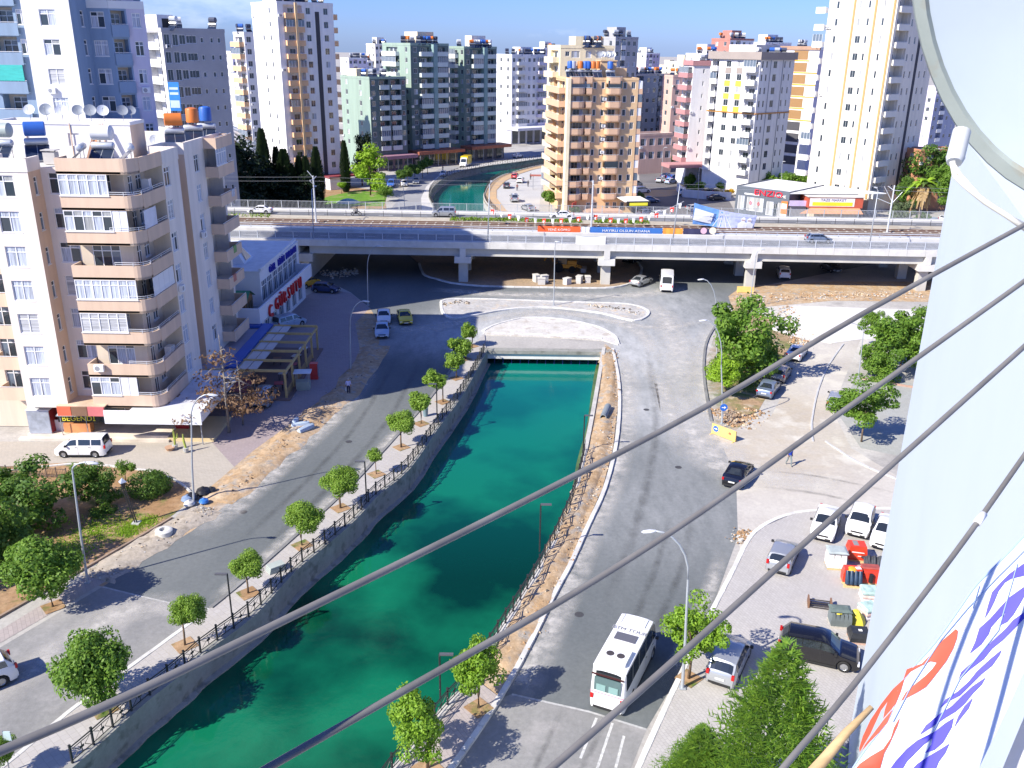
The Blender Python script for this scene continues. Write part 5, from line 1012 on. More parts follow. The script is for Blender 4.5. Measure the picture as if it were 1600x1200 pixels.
# median banners
def flat(name, label, x0, x1, ly, z0, z1, mat, cat='banner'):
    mb = MB(); n_ = 6; 
    for k in range(n_):
        a = x0+(x1-x0)*k/n_; b = x0+(x1-x0)*(k+1)/n_; wv = .05*math.sin(k*2); wv2 = .05*math.sin((k+1)*2)
        mb.poly([(a,ly+wv,z0),(b,ly+wv2,z0),(b,ly+wv2,z1),(a,ly+wv,z1)]); mb.poly([(b,ly+.03+wv2,z0),(a,ly+.03+wv,z0),(a,ly+.03+wv,z1),(b,ly+.03+wv2,z1)])
    r = thing(name,label,cat,(0,133,BZ),-.02); o = lk(mb,'cloth',[mat],r); return r
for (p0,p1,col,lab) in ((838,906,(.80,.12,.03),'red orange banner tied to the median rail'),(906,920,(.7,.7,.72),'short white banner between the red and the blue ones on the median rail'),(920,1034,(.04,.16,.48),'long blue banner with white letters on the median rail'),(1034,1066,(.85,.33,.05),'orange banner on the median rail'),(1066,1113,(.04,.04,.10),'dark blue banner with two pale discs on the median rail')):
    x0,x1 = bx(p0,7.6),bx(p1,7.6); r = flat('banner',lab,x0+.05,x1-.05,7.62,.45,1.4,M('banner_%d'%p0,col,.6,var=.08))
    if p0 == 920: text('HAYIRLI OLSUN ADANA',.55,M('flag_white'),r,((x0+x1)/2,7.54,.85),(rad(90),0,0),sx=1.25)
    if p0 == 838: text('YENİ KÖPRÜ',.5,M('flag_white'),r,((x0+x1)/2,7.54,.85),(rad(90),0,0),sx=1.2)
    if p0 == 1066:
        mb = MB(); mb.lathe([(0,0),(.5,0)],16,0,(x0+3.2,7.54,1.1),'y'); mb.lathe([(0,0),(.55,0)],16,1,(x0+4.6,7.54,1.15),'y'); lk(mb,'disc',[M('pink_disc',(.7,.45,.55),.6),M('cream_disc',(.8,.7,.55),.6)],r)
x0,x1 = bx(900,.3),bx(947,.3)
mb = MB()
for k in range(10):
    a = x0+(x1-x0)*k/10; b = x0+(x1-x0)*(k+1)/10; ta = .25*math.sin(math.pi*k/10); tb = .25*math.sin(math.pi*(k+1)/10)
    mb.poly([(a,.28-ta*.3,.05-ta*.2),(b,.28-tb*.3,.05-tb*.2),(b,.28,1.45-tb),(a,.28,1.45-ta)]); mb.poly([(a,.26-ta*.3,.05-ta*.2),(a,.26,1.45-ta),(b,.26,1.45-tb),(b,.26-tb*.3,.05-tb*.2)])
r = thing('banner','blank white cloth banner sagging on the near railing of the bridge','banner',(0,133,BZ),-.02); lk(mb,'cloth',[M('white_cloth',(.78,.77,.74),.8)],r)
# big printed banner above the tracks
Yb = 147; TL,TR,BRc,BL = AT(1085,317,Yb),AT(1183,337,Yb),AT(1176,363,Yb),AT(1082,350,Yb)
r = thing('banner','large pale blue printed banner with a road and workmen, sagging above the tram tracks','banner',tuple(BL)); mb = MB(); N = 10
def bp(u, v, o=0):
    q = TL.lerp(TR,u).lerp(BL.lerp(BRc,u),v); q = q+Vector((0,.35*math.sin(u*7)*v-o,-.3*math.sin(math.pi*u)*(1-v))); return q-BL
for i in range(N):
    for j in range(4):
        u0_,u1_ = i/N,(i+1)/N; mb.poly([bp(u0_,(j+1)/4),bp(u1_,(j+1)/4),bp(u1_,j/4),bp(u0_,j/4)],0 if i > 3 else 1)
        mb.poly([bp(u0_,j/4,-.02),bp(u1_,j/4,-.02),bp(u1_,(j+1)/4,-.02),bp(u0_,(j+1)/4,-.02)],1)
lk(mb,'cloth',[M('banner_lilac',(.42,.46,.70),.6,var=.25,scale=1.5),M('banner_blue',(.16,.34,.70),.6,var=.25,scale=1)],r)
mb = MB(); mb.poly([bp(.0,.80,.06),bp(.30,.86,.06),bp(.33,.28,.06),bp(.02,.22,.06)],0)
for (a,b,c,d) in ((.33,.98,.44,.2),(.43,.98,.455,.2),(.55,.98,.475,.2),(.63,.98,.5,.2)):
    mb.poly([bp(a,b,.06),bp(a+.012,b,.06),bp(c+.006,d,.06),bp(c,d,.06)],0)
# two workmen in white with helmets
for u_,s_ in ((.80,1),(.90,.8)):
    mb.poly([bp(u_-.07,.98,.07),bp(u_+.07,.99,.07),bp(u_+.08,.55,.07),bp(u_+.03,.44,.07),bp(u_-.03,.44,.07),bp(u_-.08,.6,.07)],0)
    mb.poly([bp(u_-.03,.44,.08),bp(u_+.03,.44,.08),bp(u_+.035,.26,.08),bp(u_,.16,.08),bp(u_-.035,.26,.08)],0); mb.poly([bp(u_-.025,.40,.09),bp(u_+.025,.40,.09),bp(u_+.025,.31,.09),bp(u_-.025,.31,.09)],1)
lk(mb,'print',[M('banner_white',(.76,.77,.80),.6,var=.06),M('banner_skin',(.45,.33,.33),.6)],r)
dv = (TR-TL).normalized(); ang_ = math.atan2(dv.z,dv.x)
for s_,v in (('YENİ YOLUNUZ',.42),('HAYIRLI OLSUN',.64)): text(s_,.95,M('navy_print',(.05,.07,.25),.6),r,bp(.16,v,.09),(rad(90),-ang_*1.05,0),sx=.62)
# catenary masts and overhead wires
def catmast(px, label, arms):
    x = bx(px,13.4); q = onb(x,13.4,0); r = thing('catenary_mast',label,'tram mast',tuple(q)); mb = MB(); mb.tube([(0,0,0),(0,0,7.8)],[.16,.11],8); lk(mb,'pole',[M('mast_pale',(.62,.64,.66),.45,metal=.2)],r)
    mb = MB(); mb.box(-.5,.5,-.4,.4,0,.3); lk(mb,'base',[conc],r)
    for (a,b) in arms:
        mb = MB(); mb.bar(a,b,.05,0,6); lk(mb,'arm',[M('mast_pale')],r)
    return q
m1 = catmast(492,'tall pale tram mast on the left part of the bridge',[((0,0,7.2),(0,-2.4,7.4)),((0,0,6.4),(0,-2.4,7.3)),((0,0,7.2),(0,2.4,7.4)),((0,0,7.5),(-.9,0,8.6))])
m2 = catmast(921,'pale tram mast in the middle of the bridge in front of the ochre tower',[((0,0,7.2),(0,-2.4,7.4)),((0,0,7.2),(0,2.4,7.4))])
m3 = catmast(1384,'branching white tram mast near the right end of the bridge',[((0,0,5.2),(-1.6,0,7.6)),((0,0,4.8),(-2.4,.3,5.7)),((0,0,4.9),(1.3,-.3,6.8)),((0,0,7.0),(0,-2.4,7.3)),((0,0,7.0),(0,2.4,7.3))])
for ly,s_ in ((-2.3,'near'),(2.3,'far')):
    r = thing('overhead_wire','thin overhead tram wire above the %s track'%s_,'tram wire',tuple(m1)); mb = MB(); P = [m1+Vector((-40,.8,0)),m1,m2,m3,m3+Vector((24,-.5,0))]
    for k in range(4): mb.tube([p_-m1+Vector((0,ly,7.3)) for p_ in sag(P[k],P[k+1],.25,6)],.018,3)
    lk(mb,'wire',[GREYM],r)
# ================================================================ LOW BUILDINGS BY THE ROAD
wpaint = M('white_painted_wall',(.74,.75,.77),.7,var=.04)
R = Bld('restaurant','white two storey restaurant with red sign letters, roof terrace and blue lettering','' or (-31,112),[wpaint],'restaurant')
mb = MB(); P0 = Vector((-29.6,101)); P1 = Vector((-28.6,124)); dd = (P1-P0).normalized(); nn = Vector((dd.y,-dd.x)); a2 = math.atan2(dd.y,dd.x); Lr = (P1-P0).length
mb.box(0,Lr,0,.25,3.1,4.9,0,a2,P0); mb.box(-.25,0,.0,9,3.1,4.9,0,a2,P0); mb.box(Lr,Lr+.2,0,5,3.1,4.9,0,a2,P0); mb.build('terrace_parapet',[wpaint],R.root)
mb = MB(); mb.box(0,Lr,.25,9,2.9,3.3,0,a2,P0); mb.build('terrace_floor',[M('grey_terrace',(.30,.32,.33),.8,var=.2)],R.root)
R.face((-30.6,101.4),(-29.6,124),0,2.9,[(2+k*3.0,2.0,.3,2.3,.15,0,'glass') for k in range(7)]); R.face((-40,101.4),(-30.6,101.4),0,2.9); R.face((-31.2,107.6),(-30.7,126),3.3,7.6,[(1.6+k*2.45,2.25,3.7,2.6,.15,0,'glass') for k in range(7)])
R.face((-46,107.6),(-31.2,107.6),3.0,7.6); R.face((-30.7,126),(-46,126),3,7.6)
for x in (): pass
R.mb.build('wall',R.wm,R.root); R.mb = MB()
mb = MB(); mb.prism([(-31.1,107.5),(-30.6,126),(-46,126),(-46,107.5)],7.6,7.75); mb.box(-31.25,-30.95,107.5,126.1,7.75,8.1); mb.build('roof',[M('white_roof_sheet',(.70,.71,.72),.6,var=.12,scale=.8)],R.root)
mb = MB(); A_ = (-40.5,112.5); mb.v = [(-41,111.2,7.7),(-34,111.2,7.7),(-34,115.4,7.7),(-41,115.4,7.7),(-40.6,111.6,9.6),(-35.2,111.6,9.6),(-35.2,113.4,9.9),(-40.6,113.4,9.9)]; mb.f = [(0,1,5,4),(1,2,6,5),(2,3,7,6),(3,0,4,7),(4,5,6,7)]; mb.m = [0]*5; q = mb.build('skylight',[wpaint],R.root)
mb = MB(); mb.poly([(-34.2,112.2,8.0),(-34.2,114.4,8.0),(-34.9,113.6,9.3),(-34.9,112.4,9.3)]); o_ = mb.build('pane',[GLASS2],q,off=(0,0,0)); o_.location = -world_loc(q)+Vector((.12,0,.05))
redm = M('red_sign_letters',(.55,.02,.02),.4,var=0)
def facetext(s, size, u, z, mat, sx=1, nm='sign_letter', org=P0, dr=dd, off=.16):
    n_ = Vector((dr.y,-dr.x)); q = Vector(org)+dr*u+n_*off; return text(s,size,mat,R.root,Vector((q.x,q.y,z))-world_loc(R.root),(rad(90),0,math.atan2(dr.y,dr.x)),nm,.12,sx)
for k,ch in enumerate('GÜRSUTU'): facetext(ch,2.1,6.0+k*1.75,3.75,redm,.95)
facetext('C',2.2,3.4,3.55,redm,.95)
du = (Vector((-30.7,126))-Vector((-31.2,107.6))).normalized(); navy = M('navy_letters',(.01,.02,.35),.5,var=0)
for s_,u in (('ÖZEL',5.2),('BİLİM',9.4),('KURSLARI',14.3)): facetext(s_,1.25,u,6.95,navy,.95,'lettering',(-31.2,107.6),du,.05)
# green roofed hut on the terrace
H = thing('garden_hut','wooden hut with a green roof on the restaurant terrace','hut',(-33.5,103.6,3.3)); wood = M('brown_wood',(.22,.12,.05),.8,var=.2,scale=3)
mb = MB()
for k in range(9): mb.box(-1.9,1.9,-1.6,-1.52,k*.24,k*.24+.22); mb.box(1.82,1.9,-1.5,1.6,k*.24,k*.24+.22)
mb.box(-1.85,1.8,-1.5,1.6,0,2.1); mb.poly([(1.9,-1.6,2.15),(1.9,1.6,2.15),(1.9,0,2.9)]); lk(mb,'wall',[wood],H)
mb = MB(); mb.poly([(-2.3,-2.0,2.0),(2.2,-2.0,2.0),(2.2,0,3.05),(-2.3,0,3.05)]); mb.poly([(2.2,2.0,2.0),(-2.3,2.0,2.0),(-2.3,0,3.05),(2.2,0,3.05)]); lk(mb,'roof',[M('green_roofing',(.06,.26,.13),.7,var=.1)],H)
for y in (-.8,.2,1.0): mb = MB(); mb.box(1.91,1.96,y-.3,y+.3,.5,1.7); lk(mb,'window',[M('amber_glass',(.12,.08,.03),.3)],H)
# blue edged low cafe roof
K = thing('cafe','low cafe with a bright blue roof edge beside the near cream block','cafe',(-30,93,0)); bl = M('blue_roof_edge',(.03,.10,.42),.5,var=.08); crm = M('cream_fascia',(.62,.55,.38),.7)
mb = MB(); mb.prism([(-34,86,),(-28.3,86),(-28.3,101),(-34,101)],2.5,2.75); mb.build('roof',[M('lilac_grey_roof',(.40,.37,.43),.8,var=.1)],K)
mb = MB(); mb.box(-29.4,-28.2,86,101.2,2.8,3.05); mb.box(-34,-29.5,100,101.2,2.8,3.05); mb.build('roof_edge',[bl],K)
mb = MB(); mb.box(-28.25,-28.05,85.9,101.3,2.2,2.79); mb.box(-34,-28.3,85.85,85.95,2.2,2.79); mb.build('fascia',[crm],K)
for k in range(9): mb = MB(); mb.box(-28.04,-28.0,86.8+k*1.6,87.7+k*1.6,2.3,2.68); mb.build('fascia_light',[M('dark_vent',(.1,.1,.12),.5)],K)
mb = MB(); mb.box(-33.8,-28.6,86.4,100.6,0,2.45); mb.build('wall',[M('cafe_wall',(.3,.25,.22),.8)],K)
# pergola
Pg = thing('pergola','timber pergola of yellow brown beams with half open roof over the cafe seats','pergola',(-25.5,92.5,0)); yw = M('yellow_timber',(.50,.37,.16),.75,var=.12,scale=2)
for y in (85,88.1,91.2,94.3,97.4,100.4):
    mb = MB(); mb.box(-28,-22.9,y-.1,y+.1,2.9,3.15); mb.build('rafter',[yw],Pg)
for x in (-23.0,-27.9): mb = MB(); mb.box(x-.1,x+.1,84.6,100.8,2.7,2.89); mb.build('beam',[yw],Pg)
for y in (85,88.1,91.2,94.3,97.4,100.4): mb = MB(); mb.box(-23.1,-22.9,y-.1,y+.1,0,2.69); mb.build('post',[yw],Pg)
for k in range(5): 
    y = 85.2+k*3.1; mb = MB(); mb.box(-27.8,-26.9,y,y+2.7,2.98,3.03); mb.box(-26.8,-25.9,y,y+2.7,2.98,3.03); mb.build('roof_panel',[M('pergola_sheet',(.55,.52,.50),.6,var=.1)],Pg)
mb = MB(); 
for y in (85.2,88.4,91.5,94.6): mb.box(-23.05,-22.95,y,y+2.4,.1,.9)
mb.build('side_screen',[M('brown_screen',(.3,.2,.1),.8)],Pg)
mb = MB(); mb.box(-28.2,-22.5,84.4,101,0,.15); mb.build('floor',[M('cafe_floor',(.2,.13,.11),.8)],Pg)
# tables and counters under and before it
def cafe_table(x, y, c, label, h=.75, s=.9):
    r = thing('cafe_table',label,'table',(x,y,.15),random.uniform(-.2,.2)); mb = MB(); mb.box(-s/2,s/2,-s/2,s/2,h-.05,h); lk(mb,'table_top',[M('tt_%s'%str(c),c,.5)],r)
    for a in (-1,1):
        for b in (-1,1): mb = MB(); mb.box(a*(s/2-.08)-.03,a*(s/2-.08)+.03,b*(s/2-.08)-.03,b*(s/2-.08)+.03,0,h-.05); lk(mb,'leg',[BLACKM],r)
for k,(x,y,c,lab) in enumerate([(-24.3,87.2,(.35,.05,.05),'dark red table at the near end of the pergola'),(-24.6,90.3,(.4,.38,.36),'grey table under the second bay of the pergola'),(-24.2,93.2,(.35,.05,.05),'dark red table under the middle of the pergola'),(-24.5,96.0,(.4,.38,.36),'grey table under the far bays of the pergola'),(-24.3,98.7,(.6,.62,.66),'white table at the far end of the pergola'),(-26.6,89,(.3,.15,.1),'brown table deep under the near bay of the pergola'),(-26.4,95,(.3,.15,.1),'brown table deep under the far bay of the pergola')]): cafe_table(x,y,c,lab)
for k,(x,y,lab) in enumerate([(-21.9,87.9,'small serving stand with a pale top before the pergola'),(-21.4,91.0,'red drinks fridge standing outside the pergola')]):
    r = thing('serving_stand' if k == 0 else 'drinks_fridge',lab,'stand' if k == 0 else 'fridge',(x,y,0),.1); mb = MB()
    if k == 0: mb.box(-.7,.7,-.5,.5,0,.9); lk(mb,'counter',[M('greenish_counter',(.3,.33,.28),.7)],r); mb = MB(); mb.box(-.9,.9,-.7,.7,1.9,1.95); lk(mb,'top',[M('pale_top',(.6,.63,.66),.6)],r); bars(r,'post',[GREYM],[((a,b,0.9),(a,b,1.9),.03) for a in (-.65,.65) for b in (-.45,.45)])
    else: mb.box(-.4,.4,-.35,.35,0,1.8); lk(mb,'cabinet',[M('fridge_red',(.5,.04,.04),.4)],r); mb = MB(); mb.box(.401,.43,-.3,.3,.3,1.6); lk(mb,'door',[GLASS2],r)
rp = thing('awning','dark red awning over the cafe entrance behind the dead tree','awning',(-28,82.5,0)); mb = MB(); mb.poly([(-2,-1.8,2.6),(2.2,-1.8,2.3),(2.2,1.8,2.3),(-2,1.8,2.6)]); mb.poly([(2.2,-1.8,2.26),(-2,-1.8,2.56),(-2,1.8,2.56),(2.2,1.8,2.26)]); lk(mb,'cloth',[M('dark_red_cloth',(.16,.02,.03),.8)],rp)
bars(rp,'post',[GREYM],[((2.1,y,0),(2.1,y,2.28),.05) for y in (-1.7,1.7)])
# shop with red letters beyond the bridge
c0 = G(1147,332); c1 = G(1229,344)
S = Bld('shop','dark grey shop with red letters and lit white windows beyond the bridge','' or (c0.x,c0.y),[M('dark_grey_cladding',(.11,.13,.16),.6,var=.05)],'shop')
p0 = c0.xy; p1 = c1.xy; d_ = (p1-p0).normalized(); Ls = (p1-p0).length; za = 6.0
wp = []
S.face(p0,p1,0,za,[(Ls*.11,Ls*.13,.9,3.1,.15,0,'farl'),(Ls*.38,Ls*.32,.9,3.0,.15,0,'farl'),(Ls*.66,Ls*.13,.5,3.0,.15,0,'farl'),(Ls*.765,Ls*.075,.2,3.0,.15,0,'far'),(Ls*.84,Ls*.06,.5,3.0,.15,0,'farl')])
nb = Vector((-d_.y,d_.x)); S.face(p1,p1+nb*16,0,za); S.face(p0+nb*16,p0,0,za); S.mb.build('wall',S.wm,S.root); S.mb = MB()
mb = MB(); mb.prism([tuple(p0+nb*.1),tuple(p1+nb*.1),tuple(p1+nb*16+d_*14),tuple(p0+nb*18)],za-.5,za-.3); mb.build('roof',[M('white_roof_sheet')],S.root)
a3 = math.atan2(d_.y,d_.x); q = p0+d_*(Ls*.62)-nb*.12
text('ENZIO',1.7,M('bright_red_letters',(.7,.02,.05),.4,var=0),S.root,Vector((q.x,q.y,5.0))-world_loc(S.root),(rad(90),0,a3),'lettering',.1,1.35)
q = p0+d_*(Ls*.845)-nb*.12; text('HOME',.8,M('flag_white'),S.root,Vector((q.x,q.y,4.75))-world_loc(S.root),(rad(90),0,a3),'lettering',.05,1.2)
mb = MB(); mb.box(Ls*.17,Ls*.45,-.1,-.005,4.3,4.6,0,a3,p0); mb.build('light_strip',[M('white_strip',(.8,.8,.8),.5)],S.root)
mb = MB(); mb.box(Ls*.88,Ls*.99,-.2,-.01,1.2,3.9,0,a3,p0); mb.box(Ls*.89,Ls*.98,-.24,-.2,2.3,3.4,1,a3,p0); mb.box(Ls*.88,Ls*.99,-.21,-.02,.3,1.19,1,a3,p0); mb.build('poster',[M('orange_poster',(.72,.2,.05),.5),M('poster_white',(.75,.73,.7),.5)],S.root)
for u in (.3,.45):
    q = p0+d_*(Ls*u)-nb*.06; mb = MB(); 
    for t in range(4): a = t*math.pi/2; mb.poly([(0+.3*math.cos(a),0,.45*math.sin(a)),(.3*math.cos(a+1.57),0,.45*math.sin(a+1.57)),(.18*math.cos(a+1.57),0,.28*math.sin(a+1.57)),(.18*math.cos(a),0,.28*math.sin(a))])
    o_ = link('emblem',mb.mesh('emblem',[M('bright_red_letters')]),S.root,Vector((q.x,q.y,2.6))-world_loc(S.root),a3)
# market with yellow sign
c0 = G(1262,346); c1 = G(1338,347); 
S = Bld('market','small market with a yellow and white sign board at the foot of the cream tower','' or (c0.x,c0.y),[M('market_cream',(.62,.58,.45),.8)],'shop')
p0,p1 = c0.xy,c1.xy; d_ = (p1-p0).normalized(); Ls = (p1-p0).length; a3 = math.atan2(d_.y,d_.x)
mb = MB(); mb.box(0,Ls,0,9,0,3.0,0,a3,p0); mb.build('wall',S.wm,S.root)
mb = MB(); mb.box(-.6,Ls+.6,-.6,9,3.0,5.2,0,a3,p0); mb.build('sign_board',[M('market_red',(.45,.09,.05),.6)],S.root)
mb = MB(); mb.box(-.3,Ls-1.2,-.66,-.605,3.3,5.0,0,a3,p0); mb.box(.3,Ls-1.6,-.70,-.665,3.45,4.2,1,a3,p0); mb.box(Ls+.605,Ls+.66,.5,8,3.5,4.5,2,a3,p0); mb.build('sign_panel',[M('poster_white'),M('bright_yellow',(.85,.62,.03),.5),M('orange_poster')],S.root)
mb = MB(); mb.box(-.8,Ls+.8,-.8,9.2,5.2,5.35,0,a3,p0); mb.build('roof',[M_ROOFW],S.root)
q = p0+d_*(Ls*.45)-nb*0; nrm_ = Vector((d_.y,-d_.x)); q = q+nrm_*.69; text('TAZE MARKET',.75,M('navy_print'),S.root,Vector((q.x,q.y,4.6))-world_loc(S.root),(rad(90),0,a3),'lettering',.01,1.1)
mb = MB(); mb.poly([tuple(p0+nrm_*.7)+(3.0,),tuple(p1+nrm_*.7)+(3.0,),tuple(p1+nrm_*3.2)+(2.2,),tuple(p0+nrm_*3.2-d_*3)+(2.2,)]); mb.build('awning',[M('orange_awning',(.62,.30,.16),.7)],S.root)
# white link wing between the two shops
mb = MB(); q0 = G(1232,344); q1 = G(1262,345); Yq = q0.y; mb.box(q0.x,q1.x-.5,Yq,Yq+8,0,3.1); mb2 = MB(); mb2.box(q0.x-.3,q1.x-.3,Yq-.6,Yq-.1,3.1,4.2)
r = thing('shop','small shop with a lilac sign between the dark grey shop and the market','shop',(q0.x,Yq,0)); mb.build('wall',[M('shop_glass_dark',(.25,.25,.27),.4)],r); mb2.build('sign_board',[M('lilac_sign',(.5,.42,.62),.6)],r)
mb = MB(); mb.box(q0.x-.3,q1.x-.2,Yq-.1,Yq+14,3.1,3.3); mb.build('roof',[M('white_roof_sheet')],r)
# greenhouse roof behind the near block
r = thing('sports_hall','pale arched sports hall roof with grey stripes behind the near cream block','hall',(AT(365,215,235).x,235,0)); mb = MB(); X0 = AT(310,215,235).x; X1 = AT(394,225,235).x; ztp = AT(340,201,235).z; zlo = AT(390,234,235).z
P = [(X0+(X1-X0)*k/6, zlo+(ztp-zlo)*math.cos(math.pi/2*k/6)) for k in range(7)]
for k in range(6):
    for j in range(10): mb.poly([(P[k][0],231+j*2,P[k][1]),(P[k+1][0],231+j*2,P[k+1][1]),(P[k+1][0],233+j*2,P[k+1][1]),(P[k][0],233+j*2,P[k][1])],j%2)
mb.build('roof',[M('hall_white',(.66,.68,.70),.5),M('hall_grey',(.30,.34,.38),.5)],r); mb = MB(); mb.box(X0,X1-.2,231.1,251,0,zlo); mb.build('wall',[wpaint],r)
# ================================================================ VEHICLES
def paint(name, col, metal=.0, rough=.28): return M('paint_'+name, col, rough, metal, var=0, coat=.6)
P_ = dict(white=paint('white',(.78,.78,.78)), silver=paint('silver',(.42,.44,.46),.5), grey=paint('grey',(.20,.21,.23),.4), dgrey=paint('dark_grey',(.07,.075,.085),.3), black=paint('black',(.008,.008,.01),0,.12), bluegrey=paint('blue_grey',(.20,.25,.34),.4), yellow=paint('yellow',(.75,.55,.02)), amber=paint('amber',(.72,.36,.02)), red=paint('red',(.40,.04,.04)), blue=paint('blue',(.03,.12,.45)), navy=paint('navy',(.03,.05,.13)), lblue=paint('pale_blue',(.40,.50,.62),.2), brownish=paint('warm_grey',(.27,.25,.24),.4))
CG = M('car_glass',(.02,.025,.03),.04,var=0,spec=1.0); RUB = M('tyre_rubber',(.018,.018,.018),.85,var=0); RIM = M('alloy_rim',(.45,.46,.47),.3,metal=.7,var=0); LAMP = M('headlamp',(.7,.72,.75),.1,var=0,spec=1); TAIL = M('tail_lamp',(.45,.01,.01),.2,var=0); PLATE = M('number_plate',(.72,.72,.7),.5,var=0); TRIM = M('black_trim',(.02,.02,.02),.6,var=0)
CT = {
 'sedan': dict(L=4.5,W=1.78,H=1.45,prof=[(0,.50),(.015,.62),(.05,.74),(.27,.95),(.43,1.41),(.52,1.45),(.70,1.39),(.86,1.05),(.97,1.0),(.99,.85),(1,.55)],ws=.27,rf=.43,rr=.70,rb=.86,belt=.95,wh=(.19,.80),wr=.32,win=[(.30,.50),(.51,.70),(.705,.785)]),
 'hatch': dict(L=4.0,W=1.72,H=1.50,prof=[(0,.50),(.015,.63),(.05,.76),(.25,.98),(.41,1.45),(.52,1.50),(.85,1.43),(.965,1.0),(.985,.85),(1,.55)],ws=.25,rf=.41,rr=.86,rb=.96,belt=.97,wh=(.19,.82),wr=.31,win=[(.29,.52),(.53,.76),(.77,.88)]),
 'suv': dict(L=4.64,W=1.86,H=1.74,prof=[(0,.55),(.015,.72),(.05,.92),(.25,1.10),(.39,1.66),(.50,1.74),(.88,1.66),(.97,1.15),(.985,.95),(1,.6)],ws=.25,rf=.39,rr=.885,rb=.965,belt=1.10,wh=(.185,.80),wr=.37,win=[(.285,.48),(.49,.70),(.71,.90)]),
 'wagon': dict(L=4.45,W=1.78,H=1.66,prof=[(0,.50),(.015,.65),(.05,.80),(.22,1.02),(.38,1.58),(.50,1.66),(.88,1.60),(.975,1.05),(.99,.9),(1,.55)],ws=.22,rf=.38,rr=.89,rb=.97,belt=1.0,wh=(.185,.81),wr=.32,win=[(.26,.48),(.49,.70),(.71,.90)]),
 'van': dict(L=4.42,W=1.80,H=1.82,prof=[(0,.52),(.015,.70),(.04,.86),(.20,1.08),(.35,1.74),(.46,1.82),(.95,1.80),(.985,1.1),(.995,.9),(1,.5)],ws=.20,rf=.35,rr=.95,rb=.985,belt=1.08,wh=(.18,.79),wr=.32,win=[(.235,.46),(.50,.73),(.75,.93)]),
 'minibus': dict(L=6.0,W=2.05,H=2.65,prof=[(0,.6),(.01,.8),(.03,1.0),(.12,1.25),(.22,2.35),(.29,2.62),(.97,2.60),(.985,1.3),(.995,.9),(1,.5)],ws=.12,rf=.22,rr=.972,rb=.985,belt=1.30,wh=(.15,.77),wr=.36,win=[(.155,.27),(.30,.50),(.51,.72),(.73,.95)]),
 'tourbus': dict(L=6.6,W=2.08,H=2.85,prof=[(0,.6),(.008,.85),(.02,1.2),(.06,1.45),(.12,2.55),(.18,2.86),(.95,2.88),(.975,2.6),(.99,1.3),(.996,.9),(1,.5)],ws=.06,rf=.12,rr=.972,rb=.99,belt=1.35,wh=(.14,.77),wr=.40,win=[(.085,.20),(.21,.40),(.41,.60),(.61,.78),(.79,.95)]),
}
PROTO = {}
